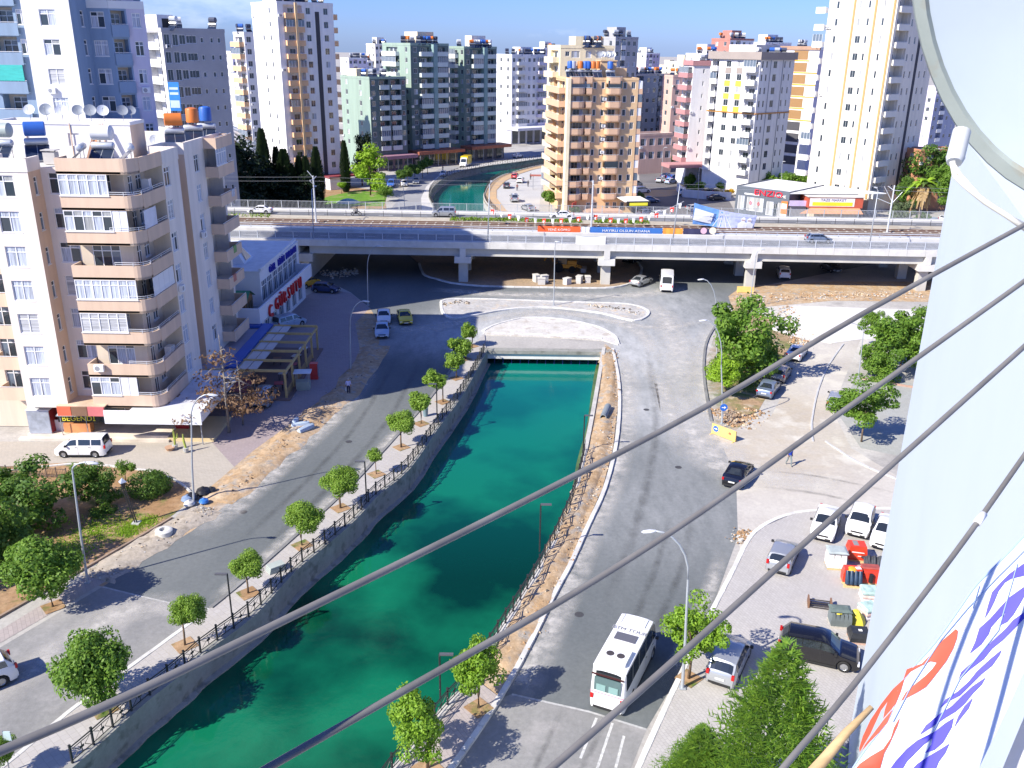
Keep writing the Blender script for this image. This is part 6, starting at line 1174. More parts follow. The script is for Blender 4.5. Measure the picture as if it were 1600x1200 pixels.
def car_proto(kind):
    if kind in PROTO: return PROTO[kind]
    c = CT[kind]; L,Wd = c['L'],c['W']/2; pr = c['prof']; R_ = c['wr']; ra = R_+.055; bus = kind in ('minibus','tourbus')
    def top(t):
        for (a,za),(b,zb) in zip(pr,pr[1:]):
            if a <= t <= b: return za+(zb-za)*(t-a)/(b-a)
        return pr[-1][1]
    ts = set(p[0] for p in pr)
    for wc in c['wh']:
        for k in (-1.02,-.98,-.8,-.45,0,.45,.8,.98,1.02): ts.add(round(wc+k*ra/L,4))
    ts |= {.34,.6}; ts = sorted(t for t in ts if 0 <= t <= 1)
    def sec(t):
        zt = top(t); e = min(t,1-t)*L; wt = Wd*(1-.16*max(0,1-e/.45)**2); zs = .20 if e > .1 else .28
        for wc in c['wh']:
            dx = (t-wc)*L
            if abs(dx) < ra: zs = max(zs, R_+math.sqrt(ra*ra-dx*dx))
        zb = min(zt-.05, c['belt']+.04*t); zm = max(.52 if zb > .6 else zb-.1, min(zs+.05, zb-.03)); gh = zt > c['belt']+.08
        k = min(1,max(0,(zt-c['belt'])/(c['H']-c['belt']))); tuck = (.91 if bus else .80); wr_ = wt*(.92+(tuck-.92)*k)
        return [(wt*.95,zs),(wt,zm),(wt*.985,zb),(wr_,zt-.035-.03*k),(wr_*.6,zt+.01*k),(0,zt+.02*k)]
    X = lambda t: L/2-t*L
    mb = MB(); rows = []
    for t in ts:
        s_ = sec(t); row = [(X(t),y,z) for y,z in s_]+[(X(t),-y,z) for y,z in s_[-2::-1]]; i = len(mb.v); mb.v += row; rows.append(i)
    n_ = 11
    for a,b in zip(rows,rows[1:]):
        for j in range(n_-1): mb.f.append((a+j+1,b+j+1,b+j,a+j)[::-1]); mb.m.append(0)
        mb.f.append((a,b,b+n_-1,a+n_-1)); mb.m.append(1)
    mb.f.append(tuple(rows[0]+j for j in range(n_))); mb.m.append(0); mb.f.append(tuple(rows[-1]+j for j in range(n_-1,-1,-1))); mb.m.append(0)
    # lower sills and bumpers in dark trim
    for sy in (-1,1): mb.box(X(c['wh'][1])+ra+.02,X(c['wh'][0])-ra-.02,sy*Wd*.96-.03,sy*Wd*.96+.03,.18,.30,1)
    mb.box(-L/2-.02,-L/2+.05,-Wd*.72,Wd*.72,.28,.42,1); mb.box(L/2-.05,L/2+.02,-Wd*.72,Wd*.72,.28,.42,1)
    root = bpy.data.objects.new('proto',None); parts = []
    body = mb.mesh('body',[P_['white'],TRIM],True,38); parts.append(('body',body,None))
    def S(t, f, sy):
        s_ = sec(t); (y0,z0),(y1,z1) = s_[2],s_[3]; f = .0+f; y = y0+(y1-y0)*f; z = z0+(z1-z0)*f; return Vector((X(t),sy*(y+.010),z+.003))
    for (a,b) in c['win']:
        for sy in (1,-1):
            g_ = MB(); N = 3
            ta0 = max(a,c['rf']-.01) if a < c['rf'] else a; tb1 = b
            if b > c['rr']: tb1 = min(b,c['rr'])
            P0 = [S(a+(b-a)*k/N,.14,sy) for k in range(N+1)]; P1 = [S(ta0+(tb1-ta0)*k/N,.90,sy) for k in range(N+1)]
            for k in range(N):
                q = [P0[k],P0[k+1],P1[k+1],P1[k]]; g_.poly(q if sy < 0 else q[::-1])
            parts.append(('side_window',g_.mesh('side_window',[CG]),None))
    def screen(t0, t1, name, inset=.88):
        g_ = MB(); rws = []
        for t,off in ((t0+(t1-t0)*.08,.012),(t0+(t1-t0)*.5,.014),(t0+(t1-t0)*.93,.012)):
            s_ = sec(t); yr,zr = s_[3]; row = []
            for f in (-1,-.6,0,.6,1): row.append(Vector((X(t)+(.012 if t1 > t0 else -.012)*(1 if name == 'windscreen' else -1)*(1 if t1 > t0 else -1), f*yr*inset, (zr if abs(f) == 1 else s_[4][1] if abs(f) == .6 else s_[5][1])+off)))
            rws.append(row)
        for r0_,r1_ in zip(rws,rws[1:]):
            for k in range(4): g_.poly([r0_[k],r0_[k+1],r1_[k+1],r1_[k]])
        parts.append((name,g_.mesh(name,[CG],True),None))
    screen(c['ws'],c['rf'],'windscreen'); screen(c['rb'],c['rr'],'rear_window',.84 if not bus else .8)
    for sy in (1,-1):
        b_ = MB(); y0 = Wd*.55; zf = top(.03)-.12; b_.box(L/2-.20,L/2-.035,sy*Wd*.73-.17,sy*Wd*.73+.13,zf-.12,zf+.05); parts.append(('headlight',b_.mesh('headlight',[LAMP]),None))
        b_ = MB(); zr = min(c['belt']-.03,1.0) if kind != 'tourbus' else 1.0; b_.box(-L/2-.012,-L/2+.12,sy*Wd*.81-.085,sy*Wd*.81+.085,zr-.15,zr+(.04 if kind in ('sedan',) else .14)); parts.append(('tail_light',b_.mesh('tail_light',[TAIL]),None))
        b_ = MB(); t_ = c['ws']+.05; b_.box(X(t_)-.08,X(t_)+.06,sy*(Wd+.10)-.10,sy*(Wd+.10)+.08,c['belt']+.0,c['belt']+.15); parts.append(('wing_mirror',b_.mesh('wing_mirror',[TRIM]),None))
        for wc in c['wh'][:0]: pass
    for sy in (1,-1):
        b_ = MB(); tw = [c['win'][0][0]+.01]+[(p_[1]+q_[0])/2 for p_,q_ in zip(c['win'],c['win'][1:])]
        for t in tw[:3]:
            s_ = sec(t); (ya,za),(yb,zb_) = s_[1],s_[2]
            if za < .75: y_ = sy*(max(ya,yb)+.002); b_.poly([(X(t)-.008,sy*(ya+.004),max(za-.18,.3)),(X(t)+.008,sy*(ya+.004),max(za-.18,.3)),(X(t)+.008,sy*(yb+.004),zb_),(X(t)-.008,sy*(yb+.004),zb_)])
        for t in tw[1:3]: b_.box(X(t)+.06,X(t)+.24,sy*Wd*.985-.02,sy*Wd*.985+.025,c['belt']-.10,c['belt']-.065)
        parts.append(('door_seam',b_.mesh('door_seam',[TRIM]),None))
    b_ = MB(); b_.box(L/2+.005,L/2+.03,-.26,.26,.36,.47); parts.append(('number_plate',b_.mesh('number_plate',[PLATE]),None))
    b_ = MB(); b_.box(-L/2-.03,-L/2-.005,-.26,.26,.62,.73); parts.append(('number_plate',b_.mesh('number_plate',[PLATE]),None))
    b_ = MB(); b_.box(L/2-.03,L/2+.012,-Wd*.5,Wd*.5,.52,.64); parts.append(('grille',b_.mesh('grille',[TRIM]),None))
    ty = MB(); ty.lathe([(R_*.62,-.10),(R_*.9,-.11),(R_,-.07),(R_,.07),(R_*.9,.11),(R_*.62,.10)],18,0,(0,0,0),'y'); tyre = ty.mesh('wheel',[RUB],True,40)
    rm = MB(); rm.lathe([(R_*.62,.085),(R_*.55,.06),(R_*.2,.075),(0,.08)],18,0,(0,0,0),'y'); rm.lathe([(0,-.08),(R_*.2,-.075),(R_*.55,-.06),(R_*.62,-.085)],18,0,(0,0,0),'y')
    for k in range(5):
        a = k*2*math.pi/5
        for s_ in (-1,1): rm.poly([(R_*.12*math.cos(a-.5),s_*.088,R_*.12*math.sin(a-.5)),(R_*.56*math.cos(a-.13),s_*.088,R_*.56*math.sin(a-.13)),(R_*.56*math.cos(a+.13),s_*.088,R_*.56*math.sin(a+.13)),(R_*.12*math.cos(a+.5),s_*.088,R_*.12*math.sin(a+.5))][::s_])
    rim = rm.mesh('rim',[RIM])
    for wc in c['wh']:
        for sy in (1,-1): parts.append(('wheel',tyre,(X(wc),sy*(Wd-.115),R_)))
    PROTO[kind] = (parts,rim); return PROTO[kind]
def vehicle(name, label, cat, kind, col, loc, ang, group=None, sc_=1, extra=None):
    parts,rim = car_proto(kind); r = thing(name,label,cat,tuple(loc),ang,group)
    if sc_ != 1: r.scale = (sc_,)*3
    for nm,me,lo in parts:
        o = link(nm,me,r,lo)
        if nm == 'body': o.material_slots[0].link = 'OBJECT'; o.material_slots[0].material = P_[col]
        if nm == 'wheel': link('rim',rim,o)
    return r
def car(label, kind, col, rear, front, z=0.0, group=None, name=None, cat=None):
    a = G(*rear,z); b = G(*front,z); m = (a+b)/2; d = b-a
    nm = {'sedan':'parked_car','hatch':'parked_car','wagon':'parked_car','suv':'parked_car','van':'van','minibus':'minibus','tourbus':'minibus'}[kind]
    ct = {'van':'van','minibus':'minibus','tourbus':'minibus'}.get(kind,'car')
    return vehicle(name or nm,label,cat or ct,kind,col,m,math.atan2(d.y,d.x),group)
RZ = .012
car('white people carrier van parked in front of the shops of the near cream block','van','white',(166,709),(98,709),RZ)
car('silver estate car seen from behind beside the lamp post near the dead tree','wagon','silver',(405,641),(425,613),RZ)
MV = 'moving_car'
car('white car facing the viewer, the rear one of the two queueing at the kerb end','sedan','white',(600,490),(600,512),RZ,name=MV)
car('pale blue silver car facing the viewer, close in front of the white one','sedan','lblue',(598,513),(597,531),RZ,name=MV)
car('yellow taxi driving towards the viewer beside the white and silver cars','sedan','yellow',(629,492),(636,512),RZ,name='taxi',cat='taxi')
car('amber yellow car in the shade beside the restaurant','hatch','amber',(468,451),(495,443),RZ)
car('dark blue grey car parked in front of the amber car by the restaurant','hatch','navy',(492,455),(527,457),RZ)
car('pale blue white van parked just beyond the far end of the pergola','van','lblue',(438,515),(466,507),RZ)
car('silver car turning under the bridge beside the middle pier','sedan','silver',(990,449),(1013,440),RZ,name=MV)
car('white minibus seen from behind about to pass under the bridge','minibus','white',(1041,460),(1041,440),RZ)
car('dark car deep in the shade under the bridge behind the silver one','sedan','black',(978,412),(1000,405),RZ,name=MV)
car('white off road car parked under the right part of the bridge','suv','white',(1226,438),(1221,427),RZ)
car('dark car parked deepest under the right part of the bridge','hatch','dgrey',(1287,419),(1308,427),RZ)
SG = 'cars parked along the dusty side road'
car('white car parked first in the row by the planting bed, furthest from the viewer','sedan','white',(1236,568),(1253,547),RZ,SG)
car('warm grey car parked second in the row by the planting bed','hatch','brownish',(1211,602),(1227,580),RZ,SG)
car('blue grey saloon parked third and nearest in the row by the planting bed','sedan','bluegrey',(1190,627),(1210,601),RZ,SG)
car('silver car half hidden behind the bushy tree on the right of the side road','hatch','silver',(1302,645),(1310,622),RZ)
car('black saloon driving out at the corner of the road, brake lights to the viewer','sedan','black',(1142,764),(1162,733),RZ,name=MV)
PZ = .105
car('white saloon facing the viewer in the block paved car park, left of the white hatchback','sedan','white',(1297,804),(1281,851),PZ,'cars in the block paved car park')
car('white hatchback facing the viewer between the white saloon and the wall','hatch','white',(1350,803),(1335,846),PZ,'cars in the block paved car park')
car('white old saloon cut off by the pale wall on the right','sedan','white',(1393,818),(1374,866),PZ,'cars in the block paved car park')
car('silver grey hatchback parked alone left of the red bundles','hatch','silver',(1213,899),(1231,858),PZ,'cars in the block paved car park')
car('silver blue people carrier parked beside the roadside tree near the lamp post','wagon','silver',(1124,1073),(1152,1012),PZ,'cars in the block paved car park')
car('large black off road car parked nose to the wall behind the conifer','suv','black',(1218,1014),(1338,1041),PZ,'cars in the block paved car park')
car('white off road car at the left edge, only its tail in the picture','suv','white',(2,1060),(-95,1098),RZ,name=MV)
# tour bus
a = G(946,1116); b = G(1000,1010); d = (b-a).normalized(); m = a+d*3.3
r = vehicle('minibus','white tour minibus driving away on the right hand road, two fans on its roof','minibus','tourbus','white',m,math.atan2(d.y,d.x))
mb = MB(); mb.box(-2.7,-1.4,-.75,.75,2.87,3.06); q = link('roof_unit',mb.mesh('roof_unit',[P_['white']]),r); 
for s_ in (-1,1): mb = MB(); mb.lathe([(0,.0),(.2,.0),(.24,-.02)],14,0,(-2.05,s_*.3,3.075)); lk(mb,'fan',[M('fan_dark',(.06,.05,.05),.5,var=0)],q)
mb = MB(); mb.box(-.5,.2,-.62,.62,2.875,2.91); lk(mb,'roof_hatch',[M('smoked_hatch',(.12,.12,.14),.15,var=0)],r)
mb = MB(); [mb.box(1.15,2.0,-.7+k*.2,-.66+k*.2,2.86,2.895) for k in range(8)]; link('roof_rib',mb.mesh('roof_rib',[P_['white']]),r)
mb = MB(); mb.box(-3.305,-3.28,-.9,.9,2.42,2.52); lk(mb,'vent_strip',[M('vent_red_black',(.05,.01,.01),.5,var=0)],r)
mb = MB(); mb.box(-3.31,-3.29,-.95,.95,1.28,1.32); lk(mb,'pink_stripe',[M('stripe_pink',(.55,.2,.3),.5,var=0)],r)
mb = MB(); mb.box(-3.28,-3.25,-.75,.75,1.42,2.3); lk(mb,'rear_window',[M('bus_rear_glass',(.10,.16,.16),.08,var=0)],r)
for s_ in (-.35,.35): mb = MB(); mb.box(-3.32,-3.285,s_-.26,s_+.26,1.45,1.85); lk(mb,'seat_back',[M('teal_seat',(.22,.36,.34),.6,var=0)],r)
t_ = text('BTM TOUR',.42,M('grey_letters',(.25,.25,.27),.6,var=0),r,(.55,0,2.91),(0,0,rad(-90)),'lettering',.005)
for px_,kind,col,hd,ly,lab,sc_ in ((405,'sedan','white',math.pi,22.4,'white saloon on the far lane of the bridge, furthest left',.94),(690,'van','silver',math.pi,22.3,'silver van on the far lane of the bridge above the canal',.94),(873,'sedan','white',math.pi,22.4,'white saloon on the far lane of the bridge below the ochre tower',.94),(1280,'hatch','bluegrey',0,5.2,'blue grey hatchback on the near lane of the bridge, right half',1)):
    q = onb(bx(px_,ly),ly,.04); vehicle('van' if kind == 'van' else MV,lab,'van' if kind == 'van' else 'car',kind,col,q,hd-.02,None,sc_)
# far street beyond the bridge
car('delivery van with white cab and yellow box on the far street','minibus','white',(733,257),(721,262),RZ,name='delivery_van',cat='van')
mb = MB(); mb.box(-3.1,1.2,-1.12,1.12,.7,3.0); link('cargo_box',mb.mesh('cargo_box',[P_['yellow']]),[o for o in COL.objects if o.get('label','').startswith('delivery van with white')][0])
FG = 'cars on the far street'
for lab,k,c_,a,b in (('white car on the far street just before the canal bend','sedan','white',(697,271),(689,279)),('white car on the far street beside the row of street trees','hatch','white',(634,285),(630,296)),('bright blue small truck parked at the left kerb of the far street','van','blue',(615,287),(608,296)),('white van parked by the shops of the dark green blocks','van','white',(678,249),(674,256)),('white car far away beside the canal railing','sedan','white',(803,247),(816,245)),
  ('dark red car on the road behind the bare earth bank','hatch','red',(801,282),(808,275)),('white car just behind the red one on the far right bank','hatch','white',(810,288),(816,282)),('dark grey car nearest the bare earth bank on the far right bank','hatch','dgrey',(792,298),(791,289)),('silver van driving away on the far right bank','van','silver',(806,321),(801,308)),('silver car just behind the bridge railing at the end of the far right bank','sedan','silver',(832,331),(818,326)),
  ('blue grey saloon parked across the dark car park right of the ochre tower','sedan','bluegrey',(1002,316),(1029,316)),('navy car behind the black and yellow sign of the ochre tower','sedan','navy',(990,331),(1010,330)),('white car parked behind the far railing, left of two','hatch','white',(1000,338),(1018,336)),('white car parked behind the far railing, right of two','hatch','white',(1021,340),(1036,338)),('white off road car half hidden at the right edge of the ochre tower','suv','white',(996,302),(1008,301)),('blue car parked beside the right edge of the ochre tower','suv','bluegrey',(988,293),(998,291)),
  ('navy car in the group in the middle of the car park','sedan','navy',(1036,279),(1046,277)),('blue car in the group in the middle of the car park','hatch','blue',(1045,282),(1056,280)),('pale blue car in the group in the middle of the car park','hatch','lblue',(1042,288),(1054,286)),('lilac silver car at the left of the group in the car park','hatch','silver',(1029,286),(1037,284)),('white and blue pick up van parked by the low white wall','van','white',(1066,310),(1066,298)),('dark green car parked before the low wall of the yellow panelled building','sedan','dgrey',(1108,313),(1130,312)),
  ('black car parked left behind the low wall of the yellow panelled building','hatch','black',(1098,303),(1108,302)),('black car parked right behind the low wall of the yellow panelled building','hatch','black',(1114,303),(1123,302)),('silver car beside the end of the big blue banner','hatch','silver',(1078,330),(1092,329)),('white car at the far right end of the bridge by the pale wall','suv','white',(1470,349),(1494,347)),('pale blue car at the far right end of the bridge','hatch','lblue',(1452,351),(1464,350)),
  ('dark car first in the shaded row under the pink brick building','sedan','dgrey',(1000,268),(1010,266)),('dark car second in the shaded row under the pink brick building','sedan','navy',(1013,266),(1023,264)),('dark car third in the shaded row under the pink brick building','hatch','dgrey',(1026,264),(1034,262)),('silver car at the end of the shaded row by the orange bush','hatch','silver',(1048,262),(1056,260)),('small car under the street trees of the far street','hatch','silver',(652,283),(649,290))):
    car(lab,k,c_,a,b,RZ,FG if a[0] < 840 else 'cars in the far car park')
# ================================================================ TREES AND PLANTS
LM = dict(orange=leafmat('orange_tree_leaf',(.13,.25,.025),(.29,.44,.06)), bright=leafmat('bright_leaf',(.13,.27,.02),(.28,.45,.04)), dark=leafmat('dark_leaf',(.06,.14,.022),(.14,.25,.035)), mid=leafmat('mid_leaf',(.09,.20,.022),(.21,.35,.045)),
 conif=leafmat('conifer_leaf',(.08,.19,.022),(.22,.36,.04)), cyp=leafmat('cypress_leaf',(.012,.03,.014),(.03,.055,.018)), dead=leafmat('dead_needle',(.17,.095,.05),(.30,.19,.11)), lime=leafmat('lime_leaf',(.20,.36,.02),(.34,.52,.04)), autumn=leafmat('yellow_blossom',(.6,.35,.01),(.8,.55,.03)), palm=leafmat('palm_leaf',(.07,.13,.03),(.15,.22,.05)), straw=leafmat('straw_frond',(.40,.27,.12),(.55,.40,.2)), olive=leafmat('olive_leaf',(.10,.15,.07),(.20,.26,.13)))
BARK = M('bark',(.16,.11,.07),.9,var=.3,scale=4); BARKG = M('grey_bark',(.26,.23,.2),.9,var=.3,scale=4)
def leaves(mb, c, rx, ry, rz, n, s, rnd, up=.4):
    for _ in range(n):
        while True:
            p = Vector((rnd.uniform(-1,1),rnd.uniform(-1,1),rnd.uniform(-1,1)))
            if .15 < p.length < 1: break
        p = p*(p.length**-.45); o = p.normalized(); q = Vector((c[0]+p.x*rx,c[1]+p.y*ry,c[2]+p.z*rz))
        nr = (o+Vector((rnd.gauss(0,.55),rnd.gauss(0,.55),rnd.gauss(up,.5)))).normalized(); d = nr.orthogonal().normalized(); d = Matrix.Rotation(rnd.uniform(0,6.28),3,nr)@d; e = nr.cross(d); a = s*rnd.uniform(.7,1.35); b = a*.5
        mb.poly([q-d*a,q+e*b-d*a*.1,q+d*a,q-e*b-d*a*.1])
CR = {}
def crown(kind, seed, mat):
    k = (kind,seed,mat.name)
    if k in CR: return CR[k]
    rnd = random.Random(seed*31+len(kind)); mb = MB()
    if kind in ('round','roundfine'):     # clipped ball crowns of street orange trees
        fine = kind == 'roundfine'; N = 36 if fine else 22; per = 250 if fine else 120; s = .05 if fine else .085
        for _ in range(N):
            th = rnd.uniform(0,6.28); ph = math.acos(rnd.uniform(-.75,1)); rr = rnd.uniform(.5,.78); c = (rr*math.sin(ph)*math.cos(th),rr*math.sin(ph)*math.sin(th),rr*.82*math.cos(ph)); q = rnd.uniform(.26,.42); leaves(mb,c,q,q,q*.85,per,s,rnd)
        leaves(mb,(0,0,0),.62,.62,.5,int(N*per*.12),s*1.5,rnd)
    elif kind == 'irregular':
        for _ in range(30):
            th = rnd.uniform(0,6.28); ph = math.acos(rnd.uniform(-.8,1)); rr = rnd.uniform(.35,.95); c = (rr*math.sin(ph)*math.cos(th),rr*math.sin(ph)*math.sin(th),rr*math.cos(ph)); q = rnd.uniform(.2,.36); leaves(mb,c,q*1.1,q*1.1,q*.8,210,.055,rnd)
    elif kind == 'bush':
        for _ in range(16):
            th = rnd.uniform(0,6.28); rr = rnd.uniform(0,.8); c = (rr*math.cos(th),rr*math.sin(th),rnd.uniform(.15,.75)); q = rnd.uniform(.25,.4); leaves(mb,c,q,q,q*.8,110,.075,rnd)
    elif kind == 'clipped':
        leaves(mb,(0,0,.45),1,1,.62,2600,.055,rnd,.2); leaves(mb,(.55,-.2,.38),.62,.62,.5,1100,.05,rnd,.2)
    elif kind == 'conifer':        # feathery cone of drooping sprays
        for i in range(3000):
            t = rnd.random()**.62; z = 1-t; r = (.02+.40*t**.85)*(.72+.28*abs(math.sin(z*17))); th = rnd.uniform(0,6.28); ln = r*rnd.uniform(.75,1.12)
            base = Vector((0,0,z)); dr = Vector((math.cos(th),math.sin(th),.25)); tip = base+dr*ln
            m_ = 5
            for j in range(m_):
                f = .45+.55*(j+rnd.random())/m_; p = base+dr*(ln*f); w_ = .021*(1.2-.4*f); a = Vector((math.cos(th),math.sin(th),rnd.uniform(.1,.9))).normalized(); b = Vector((-math.sin(th),math.cos(th),rnd.uniform(-.5,.5))); sd = rnd.choice((-1,1)); tipv = p+(a+b*sd*.7).normalized()*w_*1.9
                mb.poly([p-b*w_*.25,p+a*w_*.6+b*sd*w_*.5,tipv,p+a*w_*.3-b*sd*w_*.2])
    elif kind == 'cypress':
        for i in range(2600):
            t = rnd.random(); r = (.02+.105*math.sin(math.pi*min(1,t*.93+.07))**.7*(1-t*.45))*rnd.uniform(.6,1.1); th = rnd.uniform(0,6.28); p = Vector((r*math.cos(th),r*math.sin(th),t)); a = Vector((math.cos(th)*.35,math.sin(th)*.35,1)).normalized(); b = Vector((-math.sin(th),math.cos(th),0)); w_ = .016
            mb.poly([p-b*w_,p+a*w_*.6,p+b*w_,p+a*w_*3.2])
    elif kind == 'pine':
        for i in range(26):
            t = rnd.random()**.8; z = .12+.86*t; r = (.38*(1-t)**.7+.04)*rnd.uniform(.3,1); th = rnd.uniform(0,6.28); q = rnd.uniform(.09,.15); leaves(mb,(r*math.cos(th),r*math.sin(th),z),q*1.2,q*1.2,q*.8,120,.028,rnd,.6)
    elif kind == 'dead':
        for i in range(36):
            t = rnd.random()**1.5; z = (.34,.42,.52,.64,.78)[min(4,int(t*5))]+rnd.uniform(-.02,.02); r = (.52*(1-t)**.8+.03)*rnd.uniform(.35,1); th = rnd.uniform(0,6.28); q = rnd.uniform(.05,.1); leaves(mb,(r*math.cos(th),r*math.sin(th),z-.1*r),q*1.7,q*1.7,q*.4,46 if t < .6 else 14,.018,rnd,.2)
    CR[k] = mb.mesh('crown',[mat]); return CR[k]
TK = {}
def trunk_mesh(kind, seed, mat):
    k = (kind,seed,mat.name)
    if k in TK: return TK[k]
    rnd = random.Random(seed+5); mb = MB()
    if kind == 'std':      # unit: height 1 to crown base, limbs spreading above
        b = [(0,0,-.05),(rnd.uniform(-.03,.03),rnd.uniform(-.03,.03),.5),(rnd.uniform(-.05,.05),rnd.uniform(-.05,.05),1.02)]; mb.tube(b,[.062,.05,.045],8)
        for j in range(5): a = j*1.26+rnd.random(); e = Vector(b[2])+Vector((math.cos(a)*.28,math.sin(a)*.28,.55)); mb.tube([b[2],Vector(b[2]).lerp(e,.5)+Vector((0,0,.06)),e],[.03,.02,.008],5)
    else:
        b = [(0,0,-.02),(.006,.004,.5),(0,0,.97)]; mb.tube(b,[.016,.011,.003],7)
        for j in range(22 if kind == 'dead' else 14):
            z = rnd.uniform(.35 if kind == 'dead' else .2,.93); a = rnd.uniform(0,6.28); L = (.42 if kind == 'dead' else .3)*(1.05-z)*rnd.uniform(.6,1.3); mb.tube([(0,0,z),(math.cos(a)*L*.6,math.sin(a)*L*.6,z+.02),(math.cos(a)*L,math.sin(a)*L,z-.015)],[.006,.004,.0015],4)
    TK[k] = mb.mesh('trunk',[mat],True); return TK[k]
def street_tree(label, base, crown_px, r_px, seed, fine=False, mat='orange', z=.1, group=None, kind=None, name='orange_tree', cat='tree', pit=False, squash=1):
    b = G(*base,z); c = AT(crown_px[0],crown_px[1],b.y); s_ = sight(*crown_px); dep = b.y/s_.y; R_ = r_px*1.12*dep/FPX
    t = thing(name,label,cat,tuple(b),0,group); hz = max(.6,(c.z-z)-R_*.55)
    o = link('trunk',trunk_mesh('std',seed%4,BARK),t); o.scale = (min(1.6,R_*1.0),min(1.6,R_*1.0),hz); o.rotation_euler = (0,0,seed)
    o = link('crown',crown(kind or ('roundfine' if fine else 'round'),seed%(3 if not fine else 4),LM[mat]),t,(c.x-b.x,0,c.z-z),seed*1.7); o.scale = (R_*(1+.1*math.sin(seed*5)),R_*(1+.1*math.cos(seed*3)),R_*squash*(1+.1*math.sin(seed*7)))
    if pit: mb = MB(); mb.box(-.6,.6,-.6,.6,.0,.015); struct(link('tree_pit',mb.mesh('tree_pit',[m_soil]),None,(b.x,b.y,z+.006),.75))
    return t
OG = 'clipped orange trees along the canal promenade'
for k,(base,cp,r_,lab) in enumerate([((738,541),(732,518),15,'small round tree at the far end of the promenade by the culvert'),((727,561),(718,541),18,'round tree second from the far end of the promenade'),((713,591),(710,565),16,'round tree third from the far end of the promenade'),((692,628),(678,594),17,'round tree fourth from the far end of the promenade'),((658,662),(656,627),19,'round tree fifth from the far end of the promenade, before the litter bin'),
  ((627,699),(626,660),24,'wide round tree at the bend of the promenade, behind the little one'),((588,741),(585,711),13,'smallest tree of the promenade row, with a thin crown'),((532,794),(533,751),27,'wide crowned tree beside the lamp post in the middle of the promenade'),((472,852),(475,808),27,'two tiered round tree on the promenade, next before the white slabs'),((388,927),(385,884),26,'round tree on the promenade beside the first lamp post'),((289,1008),(293,956),28,'neat round tree on a tall stem in the lower left promenade')]):
    street_tree(lab,base,cp,r_,k+1,r_ > 22,'orange',.13,OG,pit=True)
street_tree('largest dense tree in the lower left of the promenade, covering its trunk',(163,1108),(141,1046),60,3,True,'mid',.13,OG,pit=True)
street_tree('tree at the very bottom left corner beside the small sign',(-12,1215),(-6,1172),26,2,True,'orange',.13)
street_tree('upper of two bright trees at the right canal railing, shadow on the road',(748,1106),(742,1040),46,1,True,'bright',.15,'trees by the right canal railing',kind='irregular',pit=True)
street_tree('lower of two bright trees at the right canal railing, at the bottom edge',(668,1200),(654,1130),46,2,True,'bright',.15,'trees by the right canal railing',kind='irregular',pit=True)
street_tree('bushy tree beside the silver blue people carrier and the curved lamp post',(1076,1060),(1087,988),45,3,True,'bright',.12,kind='irregular',pit=True)
street_tree('big bushy tree in the planting bed by the right hand road',(1165,590),(1168,528),54,4,True,'mid',.02,kind='irregular',squash=1.1,name='broad_tree')
street_tree('bright yellow green tree at the road edge of the planting bed',(1132,622),(1130,580),30,5,True,'lime',.02,kind='irregular',name='broad_tree')
street_tree('second dark bush crown at the back of the planting bed',(1195,570),(1185,552),32,6,True,'mid',.02,kind='irregular',name='broad_tree')
street_tree('spreading tree with a short trunk at the corner of the side road, right',(1346,690),(1352,632),45,7,True,'mid',.02,kind='irregular',squash=.85,name='broad_tree')
for lab,b,c_,r_ in (('tall bush of the hedge beside the pale wall, rear left',(1368,545),(1368,507),20),('large bush in the middle of the hedge beside the pale wall',(1405,580),(1405,535),44),('bush at the front left of the hedge beside the pale wall',(1380,592),(1378,570),30),('bush against the pale wall at the right of the hedge',(1440,570),(1438,520),38)):
    street_tree(lab,b,c_,r_,len(lab),True,'mid',.02,kind='irregular',name='hedge_bush',cat='bush',group='hedge by the pale wall')
def shaped(label, base, top, kind, mat, wscale=1.0, name='tree', cat='tree', seed=1, z=0, trunk=True, group=None):
    b = G(*base,z); h = AT(top[0],top[1],b.y).z-z; t = thing(name,label,cat,tuple(b),0,group)
    o = link('crown',crown(kind,seed,LM[mat]),t,None,seed*1.3); o.scale = (h*wscale,h*wscale,h)
    if trunk: o = link('trunk',trunk_mesh('dead' if kind == 'dead' else 'pole',seed,BARKG if kind == 'dead' else BARK),t); o.scale = (h*(1.0 if kind != 'conifer' else .5),h*(1.0 if kind != 'conifer' else .5),h*(1 if kind != 'conifer' else .3))
    return t
shaped('bright green feathery conifer at the bottom right, its tip before the black car',(1186,1318),(1214,1008),'conifer','conif',1.0,'conifer',z=.1,seed=2)
shaped('small feathery conifer at the lower left foot of the big conifer',(1085,1268),(1096,1135),'conifer','conif',1.3,'conifer',z=.1,seed=3)
shaped('dead brown pine with bare top branches beside the near cream block',(358,676),(332,518),'dead','dead',.95,'dead_pine',seed=1)
shaped('second dead brown pine with a leaning bare trunk',(380,664),(372,560),'dead','dead',.9,'dead_pine',seed=2)
